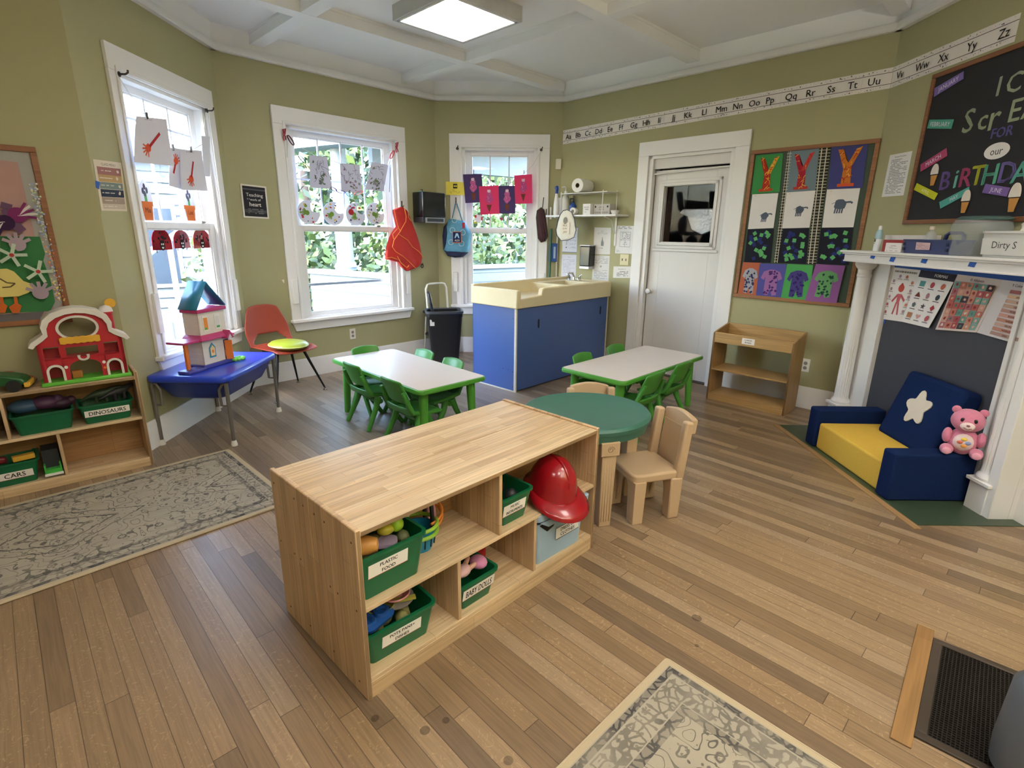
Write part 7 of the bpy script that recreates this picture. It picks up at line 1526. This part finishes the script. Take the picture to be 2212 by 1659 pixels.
spray(sh_u(1201, .18), .18, 'white spray bottle with blue trigger at the left end of the wall shelf')
m = MB(P_('E8E5E0')); m.box(-.04, .04, -.03, .03, 0, .2); tag(m.build('paper_carton', None, w5.pos(.06, .08, SZ), w5.deg, bevel=.003), 'tall white carton behind the spray bottle on the wall shelf', 'carton')
t = thing('pump_bottle', 'white pump bottle beside the spray bottle on the wall shelf', 'pump bottle', w5.pos(.17, .1, SZ), w5.deg); m = MB(mat('bottle_cream', 'DEDBD2', .35)); m.lathe([(.045, 0), (.05, .01), (.05, .17), (.035, .21), (.018, .225), (.018, .25)], 28); m.build('bottle_body', t); m = MB(mat('pump_cream', 'E6E2D6', .35)); m.lathe([(.02, .25), (.02, .27), (.008, .275), (.007, .31)], 18); m.tube([(0, 0, .31), (-.01, -.01, .315), (-.04, -.03, .31)], .008); m.build('pump_head', t)
t = thing('pump_bottle', 'blue bottle with black pump under the wire rack', 'pump bottle', w5.pos(.335, .16, SZ), w5.deg); m = MB(mat('label_blue', '2C4C94', .35)); m.lathe([(.04, 0), (.043, .01), (.042, .1), (.02, .125), (.014, .135)], 24); m.build('bottle_body', t); m = MB(mat('pump_black', '1C1C20', .4)); m.lathe([(.015, .135), (.015, .15), (.006, .155), (.006, .18)], 14); m.tube([(0, 0, .18), (-.03, -.02, .176)], .007); m.build('pump_head', t)
t = thing('tape_roll', 'small white paper roll with dark core at the front of the wall shelf', 'paper roll', w5.pos(.40, .215, SZ+.04), w5.deg); m = MB(P_('E6E3DC')); m.at(rx=90, rz=10).lathe([(.016, -.03), (.038, -.03), (.038, .03), (.016, .03), (.016, -.03)], 28); m.build('paper_winding', t); m = MB(mat('core_dark', '2A2A30', .7)); m.at(rx=90, rz=10).lathe([(.0165, -.029), (0, -.028)], 18); m.build('core', t)
for u, d_, h_, lb, c, wd in ((.57, .2, .115, 'white box printed black on the wall shelf, front left', 'E6E4E0', .1), (.49, .12, .12, 'plain cream box behind the small roll on the wall shelf', 'D8D2C8', .09)):
    t = thing('glove_box', lb, 'box', w5.pos(u, d_, SZ), w5.deg); m = MB(P_(c)); m.box(-wd/2, wd/2, 0, .1, 0, h_); m.build('box_body', t, bevel=.002)
    if c == 'E6E4E0': s_ = Sheet([(-wd/2, h_), (wd/2, h_), (wd/2, 0), (-wd/2, 0)], P_(c), th=.0005); s_.text('BLOCK', .5, .68, .12, '2A2A2A', wmax=.7).text('WIPES', .5, .48, .12, '2A2A2A', wmax=.7).scribble(.2, .8, .2, .3, 1, '4A4A4A', 2); s_.build('printed_face', t)
t = thing('glove_box', 'long grey box printed with black words under the wire rack', 'box', w5.pos(.735, .15, SZ), w5.deg); m = MB(P_('BFB9B2')); m.box(-.11, .11, 0, .1, 0, .11); m.build('box_body', t, bevel=.002)
s_ = Sheet([(-.11, .11), (.11, .11), (.11, 0), (-.11, 0)], P_('BFB9B2'), th=.0005); s_.text('NITRILE', .5, .7, .13, '2A2A2A', wmax=.4).text('GLOVES', .5, .5, .13, '2A2A2A', wmax=.4).blob(.13, .75, .1, '3A3A3A', 10).blob(.87, .75, .1, '3A3A3A', 10).text('POWDER FREE EXAM', .5, .2, .13, '2A2A2A', wmax=.8); s_.build('printed_face', t)
t = thing('small_bowl', 'small white dish at the right end of the wall shelf', 'bowl', w5.pos(.93, .17, SZ), 0); m = MB(WHT); m.lathe([(.03, 0), (.045, .03), (.048, .04), (.044, .04), (.028, .005), (0, .005)], 24); m.build('bowl_body', t)
# white bib hanging from the shelf front
def bib2():
    N2 = ((1140, 320), 5.185); ol = [(395, 700), (440, 690), (490, 715), (525, 800), (540, 920), (515, 1000), (450, 1030), (370, 1035), (325, 980), (312, 920), (335, 820), (360, 745)]
    m, (uc, z0), P_o, wl = cloth_outline('w5', *N2, ol, .27, .02, mat('cream_bib', 'DED8C8', .85, var=.1, scale=30), 2, fold=.006, nu=14, nv=14); t = thing('baby_bib', 'cream baby bib with printed words hanging from the front of the wall shelf', 'bib', wl.pos(uc, .262, z0), wl.deg); m.build('bib_cloth', t, weld=.0005)
    q = [wl.uz(N2[0][0]+x/N2[1], N2[0][1]+y/N2[1], .27) for x, y in ol]; m = MB(mat('bib_blue_edge', '3E4656', .8)); m.tube([(u-uc, -.006, z-z0) for u, z in q], .004, n=6, closed=True); m.build('bib_edging', t)
    s_ = Sheet([(-.06, .2), (.07, .2), (.07, .07), (-.06, .07)], mat('cream_bib2', 'E0D4BE', .85), th=.001, y=-.024); s_.blob(.5, 1.15, .3, '8A8276', 18, sx=.75); s_.text('MILK', .5, .75, .17, '5A4038', wmax=.7).text('IS MY', .5, .48, .15, '5A4038', wmax=.6).text('JAM', .5, .2, .18, '7A4038', wmax=.7); s_.build('printed_patch', t)
bib2()
N2 = ((1140, 320), 5.185)
def n2(pts): return wp(0, *N2, pts)
poster(n2([(390, 890), (562, 885), (548, 1172), (388, 1165)]), 'D8D9E2', 'notice_paper', 'white care notice with small icons under the hanging bib', 'notice', wk='w5', off=.001, draw=lambda s: [s.rect(0, 1, .98, 1, '5A6A8A'), s.rect(0, 1, 0, .02, '5A6A8A')]+[(s.blob(.28, .9-.14*i, .03, '4A4A55', 6), s.scribble(.5, .92, .87-.14*i, .93-.14*i, 2, '5A5A66', i)) for i in range(6)])
poster(n2([(385, 1190), (548, 1195), (535, 1465), (372, 1465)]), 'D0D0DA', 'notice_paper', 'white typed notice below the one with small icons', 'notice', wk='w5', off=.001, draw=lambda s: s.text('Notice', .5, .9, .03, '4A4A55').scribble(.1, .9, .25, .82, 13, 'A0A0AA', 3, .8, .3))
poster(n2([(748, 888), (935, 892), (922, 1192), (735, 1188)]), 'DDDAD6', 'notice_paper', 'white notice with a drawn bottle right of the soap dispenser', 'notice', wk='w5', off=.001, draw=lambda s: s.text('Bottles', .5, .87, .03, '6A6A6A').scribble(.2, .8, .75, .82, 2, '9A9A9A', 3).poly([(.44, .32), (.6, .32), (.6, .45), (.54, .55), (.53, .65), (.5, .65), (.49, .55), (.44, .45)], '8A9090').scribble(.35, .6, .2, .27, 1, '7A7A7A', 3))
poster(n2([(735, 1200), (920, 1205), (905, 1495), (718, 1490)]), 'D8D6D4', 'notice_paper', 'white typed notice directly behind the sink tap', 'notice', wk='w5', off=.001, draw=lambda s: s.text('Hand Washing', .5, .95, .03, '5A5A5A', wmax=.4).scribble(.1, .9, .68, .9, 6, '8A8A90', 5).blob(.5, .58, .04, '9A9AA0', 8).scribble(.1, .9, .1, .45, 9, '8A8A90', 7))
poster(n2([(1000, 868), (1190, 872), (1168, 1185), (978, 1178)]), 'E2E0DE', 'notice_paper', 'white hand-drawn floor plan pinned beside the door frame', 'notice', wk='w5', off=.001, draw=lambda s: [s.scribble(.1, .9, .88, .98, 2, '4A4A70', 4)]+[s.line([(a, b), (c, b), (c, d), (a, d), (a, b)], .008, '4A4A55') for a, b, c, d in ((.25, .25, .55, .5), (.55, .25, .85, .5), (.25, .5, .85, .78), (.35, .55, .6, .75), (.65, .55, .8, .7))]+[s.scribble(.3, .8, .3, .75, 6, '5A5A60', 9, .35, .2), s.scribble(.05, .3, .05, .14, 2, '4A4A50', 4)])
poster(n2([(962, 1325), (1160, 1325), (1152, 1455), (955, 1452)]), 'DEDCD8', 'notice_paper', 'small wide white notice below the light switch', 'notice', wk='w5', off=.001, draw=lambda s: s.text('Remember to', .5, .78, .1, '4A4A50', wmax=.7).scribble(.2, .85, .12, .6, 4, '5A5A60', 5, .9, .45))
t = thing('soap_dispenser', 'black and grey wall soap dispenser above the sink', 'soap dispenser', w5.pos(.42, 0, 1.10), w5.deg); m = MB(mat('black_gloss', '141519', .18, coat=.3)); m.box(0, .15, -.105, 0, .03, .26); m.build('cover', t, bevel=.012); m = MB(mat('chrome_band', 'B8B8BC', .3, .6)); m.box(-.002, .15, -.107, 0, .26, .272).box(.0, .14, -.1, 0, .0, .03); m.build('trim_band', t, bevel=.003)
def pole(px0, px1, wk, off, r, m_, name, label, cat, extra=None):
    wl = W[wk]; a = wl.uz(*px0, off); b = wl.uz(*px1, off); t = thing(name, label, cat, wl.pos(0), wl.deg); d = ((b[0]-a[0])/(b[1]-a[1])); zb = .015; ub = b[0]+(zb-b[1])*d; m = MB(m_); m.cyl((ub, -off, zb), (a[0], -off*.6, a[1]), r); m.build('shaft', t); return t, (ub, a, b)
t, _ = pole((1191, 494), (1187, 604), 'w4', .06, .013, mat('green_pole', '1F5A44', .4), 'broom', 'green broom handle standing in the corner behind the counter', 'broom')
m = MB(mat('grip_white', 'DAD8D2', .5)); a = w4.uz(1190, 470, .06); m.cyl((a[0], -.036, a[1]-.02), (a[0], -.036, a[1]+.12), .013); m.build('grip', t)
m = MB(mat('broom_head', '2A4A8A', .6)); m.box(_[0]-.12, _[0]+.12, -.09, -.03, .005, .06); m.build('broom_head', t, bevel=.01)
t2, _ = pole((1205, 490), (1201.5, 604), 'w4', .03, .009, mat('pole_cream', 'C9C3B4', .5), 'mop', 'thin cream mop handle standing beside the green broom', 'mop'); m = MB(mat('mop_grey', 'A8A49C', .9)); m.ball((_[0], -.05, .03), (.06, .04, .024)); m.build('mop_head', t2)
t = thing('dustpan', 'blue dustpan hanging on the wall behind the green broom', 'dustpan', (*w4.pos(w4.uz(1193, 540, .03)[0], .02)[:2], w4.uz(1193, 540, .03)[1]), w4.deg); m = MB(mat('dustpan_blue', '234E96', .45)); m.box(-.04, .06, -.02, 0, -.14, .08); m.build('pan', t, bevel=.006); m = MB(mat('dustpan_print', '9AB0C8', .5)); m.box(.015, .04, -.0212, -.02, -.1, .04); m.build('pan_label', t)
# keys on the wall
u, z = w3.uz(912, 578, .01); m = MB(IRON); m.tube([(.016*cos(a), 0, .02+.022*sin(a)) for a in [2*pi*i/16 for i in range(16)]], .005, closed=True).cyl((0, 0, .03), (0, -.012, .05), .005); tag(m.build('wall_hook', None, w3.pos(u, .012, z), w3.deg), 'small dark loop hook low on the wall beside the red smock', 'hook')
# ------------------------------------------------------------------ folding stool and bin
def step_ladder():
    t = thing('step_stool', 'cream folding step stool leaning on the wall behind the black bin', 'step stool', w3.pos(2.19, 0, 0), w3.deg); Cm = mat('cream_tube', 'CFC8B8', .4); m = MB(Cm)
    m.tube([(-.16, -.24, .0), (-.165, -.2, .5), (-.165, -.17, .84), (-.14, -.166, .885), (-.1, -.165, .895), (.08, -.165, .895), (.12, -.166, .885), (.145, -.17, .84), (.145, -.2, .5), (.14, -.24, 0)], .012); m.build('front_frame', t)
    m = MB(Cm); m.tube([(-.145, -.13, .5), (-.14, -.06, .0)], .01).tube([(.125, -.13, .5), (.12, -.06, .0)], .01).tube([(-.14, -.07, .06), (.12, -.07, .06)], .008); m.build('rear_frame', t)
    for z, y in ((.57, -.2), (.3, -.22)): m = MB(mat('step_black', '1B1B1E', .6)); m.box(-.15, .13, y, y+.13, z-.03, z); m.build('step', t, bevel=.006)
    m = MB(P_('B8B09A')); m.box(-.14, -.02, -.215, -.21, .42, .56); m.build('warning_label', t)
step_ladder()
def trash():
    t = thing('trash_can', 'black plastic bin with its lid standing open in front of the step stool', 'trash can', (-.80, 6.12, 0), 12); K = mat('black_bin_plastic', '15161A', .4, var=.1); H = .62
    m = MB(K); loft(m, [(rr(.30, .25, .04), 0), (rr(.40, .31, .05), H-.06), (rr(.41, .32, .05), H-.055), (rr(.41, .32, .05), H), (rr(.39, .3, .045), H), (rr(.28, .23, .04), .02)]); m.build('bin_body', t, sharp=50)
    m = MB(mat('grey_rim', '3A3C42', .35)); loft(m, [(rr(.415, .325, .055), H-.02), (rr(.43, .34, .06), H-.015), (rr(.43, .34, .06), H+.008), (rr(.4, .31, .05), H+.012), (rr(.38, .29, .045), H)], False, False); m.build('rim', t, sharp=50)
    m = MB(K); m.at(-.13, -.02, H+.0, ry=-10, rz=0).box(-.02, .01, -.13, .13, 0, .22); m.build('open_lid', t, bevel=.012)
    m = MB(P_('C8C6C2')); m.box(-.172, -.122, -.1525, -.151, .47, .54); m.build('sticker', t)
trash()
# ================================================================== outside
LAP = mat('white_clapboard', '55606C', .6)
def kneewall(p0, p1, zt, zb, name, label, plank=.16):
    p0 = Vector(p0); p1 = Vector(p1); d = p1-p0; t = thing(name, label, 'porch wall', (p0.x, p0.y, 0), math.degrees(atan2(d.y, d.x))); L_ = d.length; m = MB(LAP); z = zb
    while z < zt-.06: h_ = min(plank, zt-.06-z); m.add([(0, -.075, z), (L_, -.075, z), (L_, -.06, z+h_), (0, -.06, z+h_), (0, .06, z), (L_, .06, z), (L_, .06, z+h_), (0, .06, z+h_)], [(0, 1, 2, 3), (5, 4, 7, 6), (4, 0, 3, 7), (1, 5, 6, 2), (3, 2, 6, 7), (0, 4, 5, 1)]); z += plank
    m.build('clapboards', t); m = MB(mat('porch_cap', '8A9098', .5)); m.box(-.05, L_+.05, -.12, .12, zt-.06, zt); m.build('cap_rail', t, bevel=.006); return t
A_ = Vector(atz(676, 581, .93)[:2]); B_ = Vector(atz(858, 593, .93)[:2])
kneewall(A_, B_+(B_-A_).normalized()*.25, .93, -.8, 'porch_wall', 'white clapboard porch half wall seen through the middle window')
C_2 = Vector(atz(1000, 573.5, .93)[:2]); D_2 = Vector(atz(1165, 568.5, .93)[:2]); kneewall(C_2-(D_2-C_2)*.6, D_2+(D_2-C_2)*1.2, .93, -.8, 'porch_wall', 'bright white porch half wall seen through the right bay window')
def column(px, zb, zt, r, label):
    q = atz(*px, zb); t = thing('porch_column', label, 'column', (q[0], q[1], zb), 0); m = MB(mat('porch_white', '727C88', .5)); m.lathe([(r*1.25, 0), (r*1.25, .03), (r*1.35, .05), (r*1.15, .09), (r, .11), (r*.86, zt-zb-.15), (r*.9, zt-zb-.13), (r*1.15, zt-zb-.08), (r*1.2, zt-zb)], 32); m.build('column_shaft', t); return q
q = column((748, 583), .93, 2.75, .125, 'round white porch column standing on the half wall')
def slab_thing(name, label, cat, pts, z0, z1, m_): m = MB(m_); m.slab(pts, z0, z1); return tag(m.build(name), label, cat)
dn = (B_-A_).normalized(); nn_ = Vector((-dn.y, dn.x))
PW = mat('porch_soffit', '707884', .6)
for i, (a, b, w_, z0, z1, lb) in enumerate([(A_-dn*.2, B_+dn*.6, .16, 2.6, 2.95, 'white porch roof beam outside the middle window')]):
    m = MB(PW); L_ = (b-a).length; m.box(0, L_, -w_, w_, z0, z1); o = m.build('porch_beam', None, (a.x, a.y, 0), math.degrees(atan2((b-a).y, (b-a).x))); tag(o, lb, 'beam')
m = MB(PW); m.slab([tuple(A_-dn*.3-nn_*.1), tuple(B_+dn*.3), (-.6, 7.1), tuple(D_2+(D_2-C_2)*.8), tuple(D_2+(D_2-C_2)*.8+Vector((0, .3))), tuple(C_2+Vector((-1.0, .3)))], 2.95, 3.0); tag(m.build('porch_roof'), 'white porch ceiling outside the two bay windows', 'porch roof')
m = MB(PW); m.box(-1.6, 2.6, -.08, .08, 2.45, 2.95); o = m.build('porch_beam', None, (*C_2, 0), math.degrees(atan2((D_2-C_2).y, (D_2-C_2).x))); tag(o, 'white porch roof beam outside the right bay window', 'beam')
g = MB(mat('lawn', '34482A', .95, var=.3, scale=2)); g.box(-60, 40, -10, 70, -1.0, -.85); tag(g.build('lawn'), 'grass ground outside the windows', 'grass', kind='stuff')
LEAF = [mat('leaf_%d' % i, c, .6, var=.25, scale=3) for i, c in enumerate(('22351C', '34491F', '4C5F2A', '192A18'))]
def tree(x, y, z, r, h, label, seed, n=900, kinds=(0, 1, 3), ls=.16, trunk=True, cat='tree', name='tree'):
    R = random.Random(seed); t = thing(name, label, cat, (x, y, -.85), 0, 'trees and bushes outside the windows'); m = MB(LEAF[kinds[0]])
    for i in range(n):
        m.use(LEAF[R.choice(kinds)]); th = R.uniform(0, 2*pi); ph = math.acos(R.uniform(-1, 1)); rr_ = R.uniform(.45, 1)**.6; c = Vector((r*rr_*sin(ph)*cos(th), r*rr_*sin(ph)*sin(th), z+.85+h*rr_*cos(ph))); a = Vector((R.gauss(0, 1), R.gauss(0, 1), R.gauss(0, 1))).normalized(); b = a.orthogonal().normalized(); s = ls*R.uniform(.6, 1.4)
        m.add([c-a*s, c-b*s*.5, c+a*s, c+b*s*.5], [(0, 1, 2, 3)])
    m.build('foliage', t)
    if trunk: m = MB(mat('bark', '4A4038', .9)); m.cyl((0, 0, 0), (0, 0, z+.85), .16, .09); m.build('trunk', t)
tree(-5.6, 15, 3.0, 2.1, 3.6, 'dark leafy tree left of the porch column', 1, 1900); tree(-2.6, 15.5, 3.4, 3.0, 3.6, 'tall green tree behind the porch column', 2, 1900, (0, 1, 2)); tree(1.2, 17, 3.2, 3.2, 3.4, 'green tree behind the right bay window', 3, 1900, (1, 2, 0)); tree(-13.5, 11, 4.5, 2.2, 2.6, 'blue-green tree high outside the left window', 4, 1500, (0, 3, 1))
tree(4.6, 16, 3.0, 2.8, 3.4, 'green tree at the right of the right bay window', 8, 1200, (1, 2))
for i, (x, y, r, h, lb) in enumerate([(-4.8, 10.6, 1.5, 1.5, 'round bush beyond the porch wall, left of the column'), (-1.9, 12.0, 1.7, 1.7, 'wide bush beyond the porch wall, right of the column'), (.4, 12.8, 1.7, 1.8, 'bright bush behind the white half wall at the left'), (2.6, 13.0, 1.8, 1.9, 'bright bush behind the white half wall at the right')]): tree(x, y, .6, r, h, lb, 20+i, 1500, (1, 2, 0), .1, False, 'bush', 'bush')
def house():
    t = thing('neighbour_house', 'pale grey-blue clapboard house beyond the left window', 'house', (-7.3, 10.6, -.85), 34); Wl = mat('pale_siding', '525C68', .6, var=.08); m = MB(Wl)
    for k in range(18): m.add([(-4, -.03, k*.2), (1.1, -.03, k*.2), (1.1, .02, k*.2+.2), (-4, .02, k*.2+.2)], [(0, 1, 2, 3)])
    m.box(-4, 1.1, .02, 4, 0, 3.6); m.build('wall', t); m = MB(mat('roof_grey', '4A5058', .8)); m.prism([(-4.4, 3.6), (1.4, 3.6), (-1.5, 5.0)], -.4, 4.2); m.build('roof', t)
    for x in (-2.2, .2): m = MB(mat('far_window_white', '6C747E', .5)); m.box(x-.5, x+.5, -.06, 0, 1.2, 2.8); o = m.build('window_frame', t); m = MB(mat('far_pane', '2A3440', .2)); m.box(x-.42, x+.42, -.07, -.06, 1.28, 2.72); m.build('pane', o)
house()
def stairs():
    t = thing('outdoor_stairs', 'grey outdoor stair with white handrails outside the left window', 'stairs', (-4.9, 7.9, -.85), 34); m = MB(mat('stair_grey', '5A626C', .7))
    for k in range(9): m.box(-1.6+k*.28, -1.3+k*.28, 0, 1.1, 0, .2*(k+1))
    m.build('steps', t)
    for y in (0.05, 1.05):
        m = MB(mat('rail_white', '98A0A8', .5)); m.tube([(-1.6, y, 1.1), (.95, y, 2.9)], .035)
        for k in range(6): m.cyl((-1.5+k*.48, y, .2+.34*k), (-1.5+k*.48, y, 1.15+.34*k), .025)
        m.build('handrail', t)
stairs()
